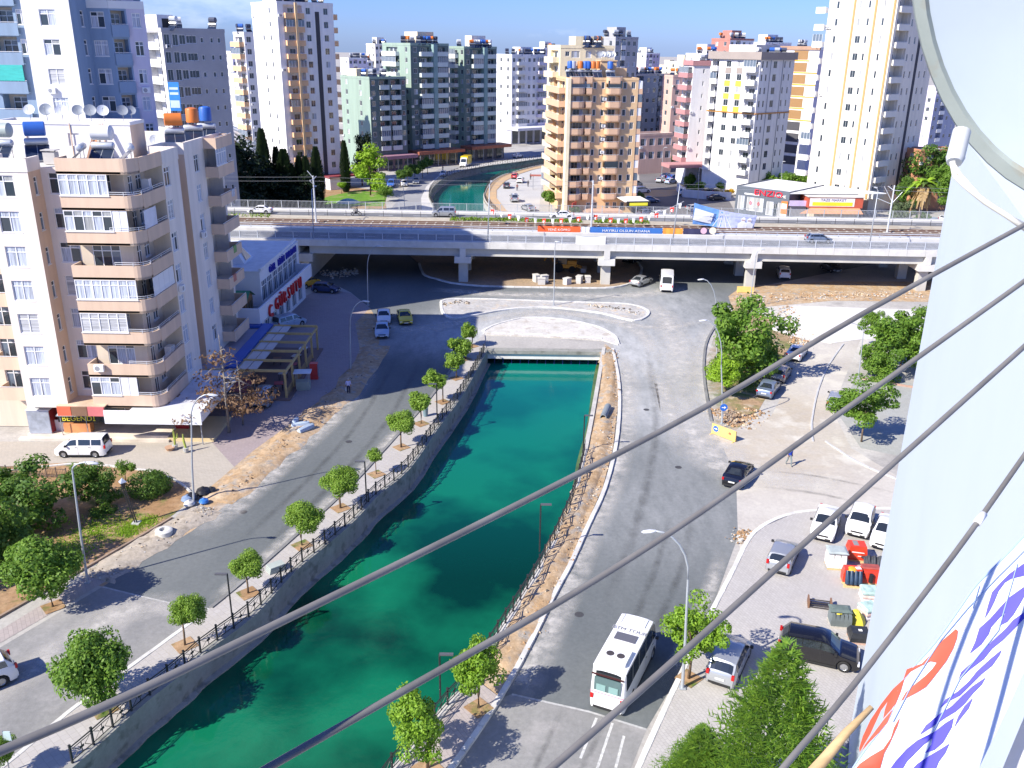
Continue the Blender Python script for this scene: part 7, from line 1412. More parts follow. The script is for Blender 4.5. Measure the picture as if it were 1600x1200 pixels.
# garden on the left
street_tree('large dark bushy tree at the left edge of the garden',(48,818),(46,776),62,8,True,'dark',.02,kind='irregular',name='garden_tree',squash=.85)
street_tree('dense round tree at the pavement in the left foreground, trunk in a pit',(83,948),(62,886),54,9,True,'mid',.03,kind='roundfine',name='garden_tree',squash=.9,pit=True)
street_tree('dark upright tree beside the garden lamp post',(152,788),(148,755),33,10,True,'dark',.02,kind='irregular',name='garden_tree')
street_tree('dark overgrown bush cut by the left edge of the picture',(-25,900),(-25,850),60,11,True,'dark',.02,kind='irregular',name='garden_tree')
street_tree('small round bush on the kerb of the garden',(196,752),(195,738),16,12,True,'mid',.02,kind='bush',name='bush',cat='bush')
def clump(label, base, r_px, mat, kind='bush', z=.01, seed=1, h=1.0, name='bush', group=None):
    b = G(*base,z); R_ = r_px*(b.y/sight(*base).y)/FPX; t = thing(name,label,'bush',tuple(b),0,group); o = link('foliage',crown(kind,seed,LM[mat]),t,None,seed); o.scale = (R_,R_,R_*h); return t
clump('large clipped bush with a dark gap, at the end of the garden',(232,772),33,'dark','clipped',seed=1,h=1.1); clump('small clipped bush behind the large clipped one',(243,754),15,'mid','clipped',seed=2,h=1.2)
clump('low dark bush under the upright garden tree',(160,802),22,'dark',seed=3,h=.6); clump('low bush at the left below the big garden tree',(20,860),30,'dark',seed=4,h=.7)
clump('pale hedge at the left corner of the garden wall',(20,765),26,'mid',seed=5,h=.8)
# cypress row and park trees beyond the bridge
for k,(b,t_,ws,kd) in enumerate([((418,330),(413,205),1.0,'cypress'),((438,328),(432,232),1.0,'cypress'),((449,330),(446,236),1.6,'cypress'),((472,328),(470,246),1.2,'cypress'),((482,328),(478,246),1.2,'cypress'),((498,322),(492,232),1.2,'cypress'),((541,300),(539,222),1.0,'cypress'),((458,330),(458,258),2.0,'cypress')]):
    shaped(['tallest thin cypress before the white tower','slim cypress right of the tallest one','broader cypress in the middle of the dark row','short cypress left of the ochre pipe','short cypress right under the ochre pipe','cypress at the right end of the dark row','lone cypress between the white tower and the green block','wide low cypress filling the middle of the row'][k],b,t_,kd,'cyp',ws,'cypress',seed=k%3,group='cypresses before the white tower',trunk=False)
for k,(b,t_,ws) in enumerate([((352,345),(350,205),1.0),((378,338),(378,215),1.1),((398,335),(395,245),1.3),((368,345),(366,240),1.2),((420,332),(420,262),1.5),((445,332),(446,268),1.4),((480,330),(480,270),1.4)]):
    shaped(['dark pine directly behind the near cream block','tall dark pine left of the cypress row','dark pine low between the lamp and the cypresses','dark pine in front of the sports hall','low dark pine under the tallest cypress','low dark pine in the middle of the row','low dark pine at the right of the row'][k],b,t_,'pine','cyp',ws,'pine_tree',seed=k%3,group='dark pines beyond the bridge')
shaped('large bright green pine in front of the low green block',(579,305),(573,226),'pine','lime',1.05,'pine_tree',seed=1)
shaped('thin dark conifer behind the bright pine, left of two',(566,290),(566,208),'pine','cyp',.5,'pine_tree',seed=2); shaped('thin dark conifer behind the bright pine, right of two',(578,290),(579,206),'pine','cyp',.45,'pine_tree',seed=0)
for k,(x,y,r_) in enumerate([(626,292,9),(637,288,10),(648,283,10),(660,278,9),(668,272,8)]):
    street_tree(['nearest','second','third','fourth','farthest'][k]+' dark tree of the row along the far street',(x,y),(x,y-19),r_,k,False,'dark',.02,'street trees of the far street',name='street_tree')
for lab,b,c_,r_,m_ in (('round bush at the corner of the far street',(602,315),(602,300),11,'mid'),('small lime tree before the white tower porch',(534,303),(534,289),7,'lime'),('round tree on the lawn before the ochre tower',(858,330),(857,308),12,'mid'),('pale olive bush behind the bridge railing under the ochre tower',(898,338),(898,330),9,'olive'),('large bright tree behind the low pink building',(1018,214),(1018,197),20,'mid'),('dark tree right of the bright one behind the low pink building',(1043,216),(1043,197),18,'dark'),('yellow blossoming bush at the end of the car park',(1046,250),(1046,241),8,'autumn'),('dark bush under the yellow blossoming one',(1053,256),(1053,248),8,'dark'),('lime tree before the red trimmed building',(1062,225),(1062,215),8,'lime'),
  ('small young tree left before the yellow panelled building',(1094,300),(1094,291),8,'mid'),('small young tree right before the yellow panelled building',(1127,298),(1127,289),8,'mid'),('hedge tree at the corner of the low white wall',(1078,290),(1078,281),10,'mid'),('dark tree beside the low white wall',(1081,305),(1081,296),9,'dark'),('dark bush at the right foot of the ochre tower',(1000,322),(999,311),10,'dark'),('flowering bush left of the dark grey shop',(1140,306),(1140,300),8,'autumn')):
    street_tree(lab,b,c_,r_,len(lab),False,m_,.02,name='broad_tree')
for k,x in enumerate((1186,1200,1215,1230,1246,1258)): street_tree(['first','second','third','fourth','fifth','sixth'][k]+' tree from the left in the green row behind the white shop roof',(x,300),(x,288-(k%2)*4-k*.6),14,k,False,'mid',.02,'trees behind the white shop roof',name='broad_tree')
for lab,b,c_,r_,m_ in (('dark tree behind the palm on the right',(1466,330),(1462,270),36,'dark'),('tall dark tree right of the palm, under the dish bracket',(1490,340),(1488,290),30,'mid'),('olive green bush left under the palm',(1412,345),(1408,331),17,'olive'),('dark tree between the cream tower and the palm',(1420,335),(1420,300),20,'dark'),('dark tree shading the orange brick house',(1412,300),(1412,262),18,'dark'),('low bush behind the right end of the bridge railing',(1440,352),(1440,344),12,'dark')):
    street_tree(lab,b,c_,r_,len(lab),True,m_,.02,kind='irregular',name='broad_tree')
# palms
def palm(label, base, top, rr, skirt=False):
    b = G(*base); h = AT(top[0],top[1],b.y).z; t = thing('palm_tree',label,'palm',tuple(b)); mb = MB(); mb.tube([(0,0,0),(.1,0,h*.5),(0,0,h)],[.32,.26,.24],9); lk(mb,'trunk',[BARKG],t,True); rnd = random.Random(4)
    def frond(a, el, L, m_):
        mb = MB(); dr = Vector((math.cos(a),math.sin(a),0)); N = 9; prev = None
        for k in range(N+1):
            f = k/N; p = Vector((0,0,h))+dr*(L*f*math.cos(el)*(1-.15*f))+Vector((0,0,L*(math.sin(el)*f-.75*f*f))); sd = Vector((-dr.y,dr.x,0))
            if prev is not None:
                for s_ in (-1,1):
                    w_ = L*.22*math.sin(math.pi*min(.98,f+.08))**.6; mb.poly([prev,p,p+sd*s_*w_+Vector((0,0,-.25*w_))+dr*w_*.6,prev+sd*s_*w_+Vector((0,0,-.25*w_))+dr*w_*.35])
            prev = p
        link('frond',mb.mesh('frond',[LM[m_]]),t)
    for k in range(22): frond(rnd.uniform(0,6.28),rnd.uniform(-.1,1.25),rr*rnd.uniform(.8,1.1),'lime' if skirt and k%3 else 'palm')
    if skirt:
        for k in range(22): frond(rnd.uniform(0,6.28),rnd.uniform(-1.1,-.5),rr*rnd.uniform(.7,.95),'straw')
palm('small palm in the park beside the yellow playground roof',(482,342),(482,318),2.3); palm('tall fan palm with a straw coloured skirt near the right end of the bridge',(1430,372),(1437,284),4.0,True)
# rubble heaps and loose stones (nobody could count them)
def rubble(name, label, path, width, n, smax, mats, z=.05, hgt=.25):
    mb = MB(); rnd = random.Random(len(label)); P = [G(*p) for p in path]
    segs = [(P[k],P[k+1],(P[k+1]-P[k]).length) for k in range(len(P)-1)]; tot = sum(s_[2] for s_ in segs)
    for _ in range(n):
        u = rnd.random()*tot
        for a,b,L in segs:
            if u <= L: break
            u -= L
        d = (b-a).normalized(); q = a.lerp(b,min(1,u/L))+Vector((-d.y,d.x,0))*rnd.gauss(0,width*.33); s_ = smax*rnd.random()**2.4+.05; zz = z+max(0,rnd.gauss(hgt*.3,hgt*.35)); m_ = rnd.randrange(len(mats))
        R_ = Matrix.Rotation(rnd.uniform(0,6.28),3,'Z')@Matrix.Rotation(rnd.uniform(-.6,.6),3,'X'); i = len(mb.v)
        for x_,y_,z_ in ((-1,-.7,-.4),(1,-.6,-.5),(.8,.8,-.4),(-.9,.7,-.5),(-.6,-.4,.5),(.6,-.5,.4),(.5,.5,.55),(-.5,.5,.4)):
            v = R_@Vector((x_*rnd.uniform(.6,1.1),y_*rnd.uniform(.6,1.1),z_*rnd.uniform(.5,1)))*s_; mb.v.append((q.x+v.x,q.y+v.y,zz+v.z))
        for f in ((0,1,5,4),(1,2,6,5),(2,3,7,6),(3,0,4,7),(4,5,6,7)): mb.f.append(tuple(i+j for j in f)); mb.m.append(m_)
    return tag(mb.build(name,mats),label,'rubble',kind='stuff')
er = [M('rubble_orange',(.40,.24,.12),.95,var=.2),M('rubble_tan',(.50,.40,.28),.95,var=.2),M('rubble_grey',(.46,.45,.42),.9,var=.15),M('rubble_dark',(.12,.10,.08),.95),M('rubble_brown',(.28,.18,.10),.95)]
rubble('rubble','orange earth and broken stones along the bank right of the canal',[(951,548),(956,600),(950,660),(933,730),(905,800),(880,860),(850,930),(812,1000),(780,1050)],1.3,1500,.085,[er[0],er[4],er[0],er[1],er[2],er[3]],.1,.16)
rubble('rubble','orange dug up earth along the left road by the trash bags',[(588,545),(545,605),(500,645),(450,690),(400,735),(350,778)],1.4,700,.085,[er[0],er[1],er[4],er[3]],.03,.25)
rubble('rubble','grey broken stones along the left road by the concrete ring',[(330,795),(280,822),(235,850),(180,885),(150,905)],1.4,700,.08,[er[2],er[1],er[3]],.03,.18)
rubble('rubble','loose stones at the ends of the long traffic island',[(1000,492),(960,483),(920,478)],1.2,120,.22,[er[2],er[1],er[3]],.14,.12)
rubble('rubble','loose stones at the left tip of the long traffic island',[(692,478),(710,474),(735,474)],1.1,100,.22,[er[2],er[1],er[3]],.14,.12)
rubble('rubble','earth lumps under the bridge and along its right piers',[(1150,470),(1230,466),(1320,462),(1440,460)],3.0,520,.18,[er[0],er[1],er[2]],.03,.2)
rubble('rubble','broken slabs along the edge of the white concrete and planting bed',[(1200,505),(1232,480),(1240,540),(1262,538),(1195,495)],2.4,400,.18,[er[2],er[1],er[0]],.05,.2)
rubble('rubble','earth and stones by the yellow barricade at the end of the planting bed',[(1120,640),(1150,668),(1185,640)],2.2,320,.18,[er[0],er[1],er[4]],.03,.1)
rubble('rubble','dirt heap at the kerb end of the parking pavement',[(1155,845),(1165,828),(1152,850)],1.0,90,.18,[er[0],er[4],er[2]],.03,.12)
rubble('rubble','gravel heap in the dark under the left part of the bridge',[(505,432),(530,428),(560,427)],3.0,300,.22,[er[2],er[1]],.05,.5)
def mound(label, path, width, hgt, mat, z=.02):
    P = smoothpath(GP(path),5); rnd = random.Random(len(path)); mb = MB(); NW = 7
    for k,p in enumerate(P):
        d = (P[min(k+1,len(P)-1)]-P[max(k-1,0)]).normalized(); n_ = Vector((-d.y,d.x,0))
        for j in range(NW): t = j/(NW-1)*2-1; e = 1-t*t; q = p+n_*(width*t*rnd.uniform(.8,1.15)); mb.v.append((q.x,q.y,z+(hgt*e*rnd.uniform(.1,1.3) if 0 < j < NW-1 and 0 < k < len(P)-1 else 0)))
    for k in range(len(P)-1):
        for j in range(NW-1): a = k*NW+j; mb.f.append((a,a+1,a+NW+1,a+NW)[::-1]); mb.m.append(0)
    return tag(mb.build('earth_heap',[mat],None,True),label,'earth',kind='stuff')
mound('low uneven heap of orange earth along the bank right of the canal',[(949,552),(952,600),(945,660),(928,730),(900,800),(874,860),(843,930),(806,1000),(775,1050)],1.0,.3,m_earth,.09)
mound('low heap of dug up orange earth along the left road',[(590,540),(545,605),(500,645),(450,690),(400,735),(340,785)],1.6,.35,m_earth)
mound('low heap of grey brown soil by the concrete ring',[(330,795),(280,822),(235,850),(180,885),(150,905)],1.4,.25,ground_mix('grey_soil',(.36,.32,.27),(.44,.38,.30),(.27,.23,.18),scale=.5,finev=.3,bump=.8))
# grass tufts in the garden and the planting bed
def grass(label, pts, n, mat):
    mb = MB(); rnd = random.Random(n)
    for _ in range(n):
        c = rnd.choice(pts); b = G(c[0],c[1],.012); q = b+Vector((rnd.gauss(0,c[2]),rnd.gauss(0,c[2]),0)); h = rnd.uniform(.06,.16); d = Vector((rnd.gauss(0,.06),rnd.gauss(0,.06),0)); s_ = Vector((rnd.uniform(-.05,.05),rnd.uniform(-.05,.05),0)); mb.poly([q-s_,q+s_,q+d+Vector((0,0,h))])
    tag(mb.build('grass',[LM[mat]]),label,'grass',kind='stuff')
grass('yellow green grass patches in the left garden',[(130,842,1.0),(150,828,.8),(110,860,1.0),(200,830,.5),(165,815,.9),(90,880,1),(205,822,.6),(230,815,.5)],5000,'lime')
grass('green grass in the shade of the planting bed',[(1180,575,1.2),(1195,560,1.2),(1210,560,1.0),(1165,600,1.0)],3500,'mid')
# ================================================================ STREET FURNITURE
LP = M('lamp_pole_grey',(.42,.45,.48),.45,metal=.3,var=.06); LH = M('lamp_head_grey',(.55,.57,.6),.4,var=0)
def street_lamp(label, base, top, head, z=.02, r=.09):
    b = G(*base,z); t = AT(top[0],top[1],b.y); h = AT(head[0],head[1],b.y); t.x -= b.x; h.x -= b.x; t.z -= z; h.z -= z; dx = h.x-t.x
    R_ = thing('street_lamp',label,'street lamp',tuple(b)); mb = MB(); lean = t.x
    pts = [(0,0,0),(lean*.35,0,t.z*.45),(lean,0,t.z)]; mb.tube(pts,[r,r*.8,r*.62],10); lk(mb,'pole',[LP],R_,True,50)
    mb = MB(); n_ = 6; arm = [(lean+dx*(k/n_)**1.4 if 0 else lean+dx*(1-math.cos(math.pi/2*k/n_)), 0, t.z+(h.z-t.z)*math.sin(math.pi/2*k/n_)) for k in range(n_+1)]; mb.tube(arm,r*.55,8); lk(mb,'arm',[LP],R_,True)
    mb = MB(); s_ = 1 if dx > 0 else -1; mb.lathe([(0,-.1),(.10,-.05),(.16,.25),(.12,.6),(0,.72)],10,0,(0,0,0),'x'); o = link('lamp_head',mb.mesh('lamp_head',[LH],True),R_,(h.x-s_*.1,0,h.z-.02)); o.scale = (s_,1,.6); o.rotation_euler = (0,.12*s_,0)
    mb = MB(); mb.box(-.18,.18,-.18,.18,0,.06); lk(mb,'base_plate',[LP],R_); return R_
street_lamp('tall lamp post with a small hooked arm in the left foreground pavement',(137,910),(113,735),(139,722))
street_lamp('lamp post with a long curved arm standing in the trash by the left road',(303,785),(299,655),(328,616))
street_lamp('dark curved lamp post by the plaza kerb above the lilac shirted man',(548,578),(547,510),(569,470))
street_lamp('tall curved lamp post at the tip of the plaza near the bridge',(575,477),(574,420),(592,384))
street_lamp('tall lamp post bending left over the parked silver blue people carrier',(1066,1075),(1075,905),(1020,829),.12,.1)
street_lamp('curved lamp post beside the blue arrow sign in the planting bed',(1128,662),(1127,570),(1102,500))
street_lamp('tall curved lamp post behind the big bushy tree by the right road',(1120,562),(1119,500),(1098,436))
street_lamp('thin lamp post behind the hedge on the right',(1340,598),(1349,520),(1323,504),.02,.07)
street_lamp('straight lamp post on the long traffic island',(865,477),(867,390),(869,377),.13)
street_lamp('straight lamp post before the third bridge pier',(1171,480),(1181,402),(1189,389),.02)
def deck_lamp(label, px, ptop, ly=.75, arm=1):
    x = bx(px,ly); b = onb(x,ly,.16); t = AT(ptop[0],ptop[1],b.y); R_ = thing('street_lamp',label,'street lamp',tuple(b)); mb = MB(); lx = t.x-b.x; hz = t.z-b.z; mb.tube([(0,0,0),(lx,0,hz)],[.10,.06],8); lk(mb,'pole',[LP],R_,True)
    mb = MB(); mb.bar((lx,0,hz),(lx+.2,1.3,hz+.25),.04); lk(mb,'arm',[LP],R_); mb = MB(); mb.box(lx+.05,lx+.35,1.2,1.9,hz+.2,hz+.3); lk(mb,'lamp_head',[LH],R_)
deck_lamp('lamp post on the near side of the bridge left, by the restaurant',489,(487,296)); deck_lamp('lamp post on the near side of the bridge above the canal',762,(765,288)); deck_lamp('lamp post on the near side of the bridge before the dark car park',1052,(1062,290)); deck_lamp('lamp post on the near side of the bridge beside the branching mast',1362,(1372,298))
street_lamp('leaning lamp post on the far street before the dark pines',(414,332),(409,283),(402,263)); street_lamp('lamp post on the far street before the row of street trees',(633,333),(630,290),(628,283),.02); street_lamp('white lamp post by the far car park',(1034,272),(1036,235),(1040,230)); street_lamp('hooked lamp post before the red trimmed building',(1050,232),(1056,200),(1050,195)); street_lamp('thin lamp post in front of the yellow panelled building',(1090,318),(1092,270),(1094,262)); street_lamp('thin lamp post before the white shop roof',(1220,304),(1222,258),(1224,252))
def prom_lamp(label, base, top, z=.13, side=-1):
    b = G(*base,z); t = AT(top[0],top[1],b.y); R_ = thing('promenade_lamp',label,'street lamp',tuple(b),0,'black promenade lamps'); h = t.z-z; mb = MB(); mb.bar((0,0,0),(0,0,h),.055,0,8); lk(mb,'pole',[BLACKM],R_); mb = MB(); mb.box(side*.75 if side < 0 else 0,0 if side < 0 else .75,-.09,.09,h-.05,h+.04); lk(mb,'lamp_head',[M('lamp_dark_head',(.10,.10,.11),.4,var=0)],R_)
prom_lamp('black lamp on the promenade, nearest of the three on the left canal side',(363,967),(356,897)); prom_lamp('black lamp in the middle of the left promenade',(573,786),(571,721)); prom_lamp('black lamp on the left promenade by the litter bin',(683,655),(682,600)); prom_lamp('black lamp on the right canal railing, nearest to the viewer',(688,1092),(687,1022),.15,1); prom_lamp('black lamp halfway along the right canal railing',(843,862),(846,788),.15,1); prom_lamp('black lamp at the far end of the right canal railing',(911,705),(915,649),.15,1)
b = G(213,818); t = AT(199,752,b.y); R_ = thing('park_lamp','black park lamp with a square lantern in the left garden','street lamp',tuple(b)); mb = MB(); h = t.z; mb.bar((-.08,0,0),(-.62,0,h-.5),.05,0,6); mb.bar((.08,0,0),(-.46,0,h-.5),.05,0,6); lk(mb,'pole',[BLACKM],R_); mb = MB(); mb.lathe([(.12,-.5),(.24,-.1),(.26,-.05)],4,0,(-.55,0,h),'z'); lk(mb,'lantern',[BLACKM],R_); mb = MB(); mb.lathe([(.32,-.06),(0,.28)],4,0,(-.55,0,h)); lk(mb,'lantern_cap',[M('pale_cap',(.45,.5,.58),.4)],R_); mb = MB(); mb.box(-.3,.3,-.3,.3,0,.1); lk(mb,'base',[M('kerb_concrete')],R_)
# canal railings with a framed motif in each bay
def canal_rail(path, label, z, L=1.35):
    R_ = thing('railing',label,'railing',(path[0].x,path[0].y,z)); P = [Vector((p.x,p.y)) for p in path]; out = [P[0].copy()]; need = L
    for k in range(1,len(P)):
        a,b = P[k-1],P[k]; d = (b-a).length; t = 0
        while d-t >= need: t += need; out.append(a+(b-a)*(t/d)); need = L
        need -= d-t
    mb = MB(); mb.box(0,1,-.02,.02,.92,.98); mb.box(0,1,-.016,.016,.78,.81); mb.box(0,1,-.016,.016,.12,.16); mb.box(.5-.013,.5+.013,-.015,.015,.16,.78)
    mb.bar((.12,0,.2),(.36,0,.5),.016); mb.bar((.36,0,.5),(.12,0,.74),.016); mb.bar((.88,0,.2),(.64,0,.5),.016); mb.bar((.64,0,.5),(.88,0,.74),.016); mb.box(.40,.60,-.012,.012,.42,.56); me = mb.mesh('railing_panel',[BLACKM])
    mb = MB(); mb.box(-.045,.045,-.045,.045,0,1.08); mb.box(-.055,.055,-.055,.055,1.08,1.13); po = mb.mesh('post',[BLACKM])
    for k in range(len(out)-1):
        a,b = out[k],out[k+1]; d = b-a; o = link('railing_panel',me,R_,(a.x-path[0].x,a.y-path[0].y,0),math.atan2(d.y,d.x)); o.scale = (d.length,1,1); link('post',po,R_,(a.x-path[0].x,a.y-path[0].y,0),math.atan2(d.y,d.x))
    return R_
canal_rail([p+Vector((-.22,.1,0)) for p in cl[3:]],'black iron railing with framed motifs along the left canal promenade',.22)
canal_rail([p+Vector((.2,0,0)) for p in crt[1:31]],'black iron railing leaning over the rubble strip right of the canal',.22)
canal_rail([p+Vector((-.25,.1,0)) for p in fl[2:]],'pale railing round the outer bend of the far canal',.22,2.2); canal_rail([p+Vector((.25,0,0)) for p in fr[2:-3]],'dark railing round the inner bend of the far canal',.22,2.2)
# signs and barricades
def barricade(label, l, r, h, sign=True):
    a = G(*l); b = G(*r); d = b-a; L = d.length; R_ = thing('barricade',label,'barricade',tuple(a),math.atan2(d.y,d.x)); ym = M('faded_yellow_board',(.78,.52,.16),.7,var=.15)
    mb = MB(); mb.box(0,L,-.06,.06,.06,h); lk(mb,'board',[ym],R_); mb = MB(); mb.box(.05,.15,-.4,.4,0,.06); mb.box(L-.15,L-.05,-.4,.4,0,.06); lk(mb,'foot',[ym],R_)
    if sign:
        mb = MB(); mb.lathe([(0,0),(.30,0)],18,0,(.45,-.07,h*.6),'y'); q = lk(mb,'arrow_disc',[M('sign_blue',(.02,.13,.5),.4,var=0)],R_); mb = MB(); mb.poly([(.27,-.078,h*.6-.04),(.5,-.078,h*.6-.04),(.5,-.078,h*.6+.04),(.27,-.078,h*.6+.04)]); mb.poly([(.48,-.078,h*.6-.13),(.65,-.078,h*.6),(.48,-.078,h*.6+.13)]); lk(mb,'arrow',[M('flag_white')],q)
        mb = MB(); [mb.poly([(L*.7+.12*math.cos(k*.9)-.2,-.066,h*.55+.2*math.sin(k*1.7)),(L*.7+.35,-.066,h*.5+.1*k),(L*.7+.2,-.066,h*.75)]) for k in range(2)]; lk(mb,'peeled_patch',[M('peeled_red',(.35,.15,.08),.8)],R_)
barricade('yellow barricade with a blue arrow disc at the end of the planting bed',(1112,677),(1149,691),1.05); barricade('yellow barricade board before the third bridge pier',(1151,457),(1177,458),.95,False)
b = G(1127,668); R_ = thing('road_sign','round blue arrow sign on the curved lamp post in the planting bed','road sign',tuple(b)); mb = MB(); mb.bar((.02,-.12,0),(.02,-.12,2.6),.04,0,6); lk(mb,'post',[GREYM],R_); mb = MB(); mb.lathe([(0,0),(.36,0),(.36,.03),(0,.03)],18,0,(0,-.2,2.15),'y'); lk(mb,'disc',[M('sign_blue')],R_); mb = MB(); mb.poly([(-.2,-.21,2.11),(.05,-.21,2.11),(.05,-.21,2.19),(-.2,-.21,2.19)]); mb.poly([(.03,-.21,2.0),(.22,-.21,2.15),(.03,-.21,2.3)]); lk(mb,'arrow',[M('flag_white')],R_)
b = G(16,1212,.13); t = AT(4,1145,b.y); R_ = thing('street_sign','small pale green sign on a thin post at the bottom left corner','sign',tuple(b)); mb = MB(); mb.bar((0,0,0),(t.x-b.x,0,t.z),.03,0,6); lk(mb,'post',[GREYM],R_); mb = MB(); mb.box(t.x-b.x,t.x-b.x+.36,-.02,.02,t.z-.6,t.z-.05); lk(mb,'board',[M('pale_green_board',(.5,.62,.6),.5)],R_)
# litter bin, manholes, trash
def simple(name, label, cat, px, z, fn, mats, rz=0, smooth=False):
    b = G(*px,z); mb = MB(); fn(mb); me = mb.mesh(name,mats,smooth,40); return tag(link(name,me,None,tuple(b),rz),label,cat)
simple('litter_bin','small blue grey litter bin on the promenade','bin',(665,650),.13,lambda m:(m.lathe([(0,0),(.22,0),(.27,.85),(.2,.9),(0,.92)],12),),[M('bin_blue_grey',(.16,.24,.27),.5)],smooth=True)
simple('concrete_ring','pale concrete manhole ring lying by the left road','manhole ring',(257,836),.02,lambda m:(m.lathe([(.32,.5),(.32,0),(.62,0),(.62,.42),(.5,.5),(.32,.5)],20),m.lathe([(0,.3),(.32,.3)],20)),[M('ring_concrete',(.62,.61,.57),.9,var=.12)],smooth=True)
simple('pipe','grey concrete pipe lying on the earth bank by the canal','pipe',(946,648),.16,lambda m:(m.tube([(0,-1.5,.3),(0,1.5,.3)],[.33,.33],14,0,False),m.tube([(0,1.5,.3),(0,-1.5,.3)],[.25,.25],14,1,False),m.lathe([(.25,-1.5),(.33,-1.5)],14,0,(0,0,.3),'y')),[M('pipe_grey',(.20,.23,.25),.7),M('pipe_inside',(.03,.03,.035),.9)],-.25)
for k,(px_,c_,s_,lab) in enumerate([((299,780),(.02,.02,.025),.55,'black trash bag heaped at the foot of the leaning lamp post'),((318,772),(.02,.02,.025),.6,'large black trash bag at the right of the lamp post heap'),((330,769),(.03,.03,.03),.45,'small black trash bag at the far right of the lamp post heap'),((293,783),(.18,.25,.38),.5,'grey blue trash bag at the left of the lamp post heap'),((319,786),(.04,.18,.55),.4,'bright blue trash bag in front of the lamp post heap'),((296,790),(.5,.5,.48),.45,'pale sack at the front of the lamp post heap')]):
    simple('trash_bag',lab,'trash bag',px_,.05,lambda m,s_=s_:(m.lathe([(0,0),(s_*.8,.02),(s_,s_*.35),(s_*.8,s_*.75),(s_*.25,s_*.95),(s_*.2,s_*1.1),(0,s_*1.12)],9),),[M('bag_%d'%k,c_,.35,var=.2)],k,True)
for k,(px_,lab,sz) in enumerate([((470,668),'pale blue sack of cement leaning at the plaza kerb',(.9,.5,.3)),((478,674),'grey blue sack lying in front of the other at the plaza kerb',(1.0,.55,.28)),((462,664),'small blue grey sack at the back of the plaza kerb pile',(.6,.45,.4))]):
    simple('cement_sack',lab,'sack',px_,.05,lambda m,sz=sz:(m.lathe([(0,-sz[0]),(sz[1]*.5,-sz[0]*.9),(sz[1]*.62,0),(sz[1]*.5,sz[0]*.9),(0,sz[0])],8,0,(0,0,sz[2]),'x'),),[M('sack_blue',(.38,.46,.55),.6,var=.2)],.5+k*.5,True)
simple('paving_slabs','stack of grey green paving slabs on the promenade','slab stack',(430,891),.13,lambda m:[m.box(-.55+.03*k,.55+.02*k,-.35,.35,k*.12,k*.12+.1) for k in range(4)],[M('slab_grey',(.36,.40,.37),.85)],.7)
for k,(px_,lab) in enumerate([((846,444),'pale concrete block under the bridge, first of the row'),((850,441),'second pale block leaning beside the first under the bridge'),((886,444),'double pale concrete block in the middle under the bridge'),((905,442),'pale upright concrete block right of the double one'),((918,441),'pale upright concrete block nearest to the second pier'),((838,440),'grey upright block at the left of the row under the bridge')]):
    simple('concrete_block',lab,'concrete block',px_,.10,lambda m,k=k:(m.box(-.55,.55,-.4,.4,0,.9+.15*(k%2)),m.box(-.6,.6,-.45,.45,.9+.15*(k%2),1.0+.15*(k%2))),[M('block_pale',(.55,.54,.52),.9,var=.15)],k*.4)
# backhoe loader in the dark under the bridge
b = G(882,424,.1); R_ = thing('backhoe_loader','yellow orange backhoe loader parked in the dark under the bridge','digger',tuple(b),-.15); yl = M('digger_yellow',(.72,.33,.03),.5,var=.1)
mb = MB(); mb.box(-1.6,1.8,-.8,.8,.7,1.3); mb.box(.5,1.9,-.55,.55,1.3,1.85); lk(mb,'body',[yl],R_); mb = MB(); mb.box(-1.1,.4,-.7,.7,1.3,2.75); lk(mb,'cab',[GLASS],R_); mb = MB(); mb.box(-1.2,.5,-.8,.8,2.76,2.9); lk(mb,'cab_roof',[yl],R_)
for x_,r_ in ((-.9,.75),(1.3,.55)):
    for y_ in (-.85,.85): mb = MB(); mb.lathe([(0,-.2),(r_*.5,-.2),(r_,-.17),(r_,.17),(r_*.5,.2),(0,.2)],14,0,(x_,y_,r_),'y'); lk(mb,'wheel',[RUB],R_,True,40)
mb = MB(); mb.bar((1.6,-.5,1.2),(2.9,-.5,.7),.1); mb.bar((1.6,.5,1.2),(2.9,.5,.7),.1); lk(mb,'loader_arm',[yl],R_); mb = MB(); mb.prism([(2.7,-1.0),(3.5,-1.0),(3.5,1.0),(2.7,1.0)],.15,.8); lk(mb,'bucket',[GREYM],R_); mb = MB(); mb.tube([(-1.6,0,1.1),(-2.5,0,2.9),(-3.3,0,1.6)],.14,6); lk(mb,'digging_arm',[yl],R_)
# kiosks in front of the near block shops
r = thing('fridge_kiosk','steel fronted kiosk with a dark red side and dishes on top, left of the shop','kiosk',(-42.8,75.2,.0),.03); mb = MB(); mb.box(-1.0,1.0,-.7,.7,.45,2.7); mb.box(-1.05,1.05,-.75,.75,2.7,2.76); lk(mb,'cabinet',[M('kiosk_white',(.66,.66,.68),.6)],r); mb = MB(); mb.box(-.98,.98,-.74,-.705,.5,2.65); lk(mb,'front_panel',[M('brushed_steel',(.45,.50,.58),.35,metal=.5,var=.25,scale=1.5)],r); mb = MB(); mb.box(1.005,1.04,-.68,.68,.5,2.65); lk(mb,'side_panel',[M('dark_red_panel',(.25,.015,.02),.5)],r)
mb = MB(); mb.lathe([(0,0),(.28,0),(.3,.2),(.24,.4),(0,.42)],10,0,(-.2,0,2.77)); mb.lathe([(0,0),(.2,0),(.2,.3),(0,.32)],10,0,(.35,.1,2.77)); lk(mb,'roof_vent',[M('vent_dark',(.10,.12,.14),.4,metal=.4)],r,True,40)
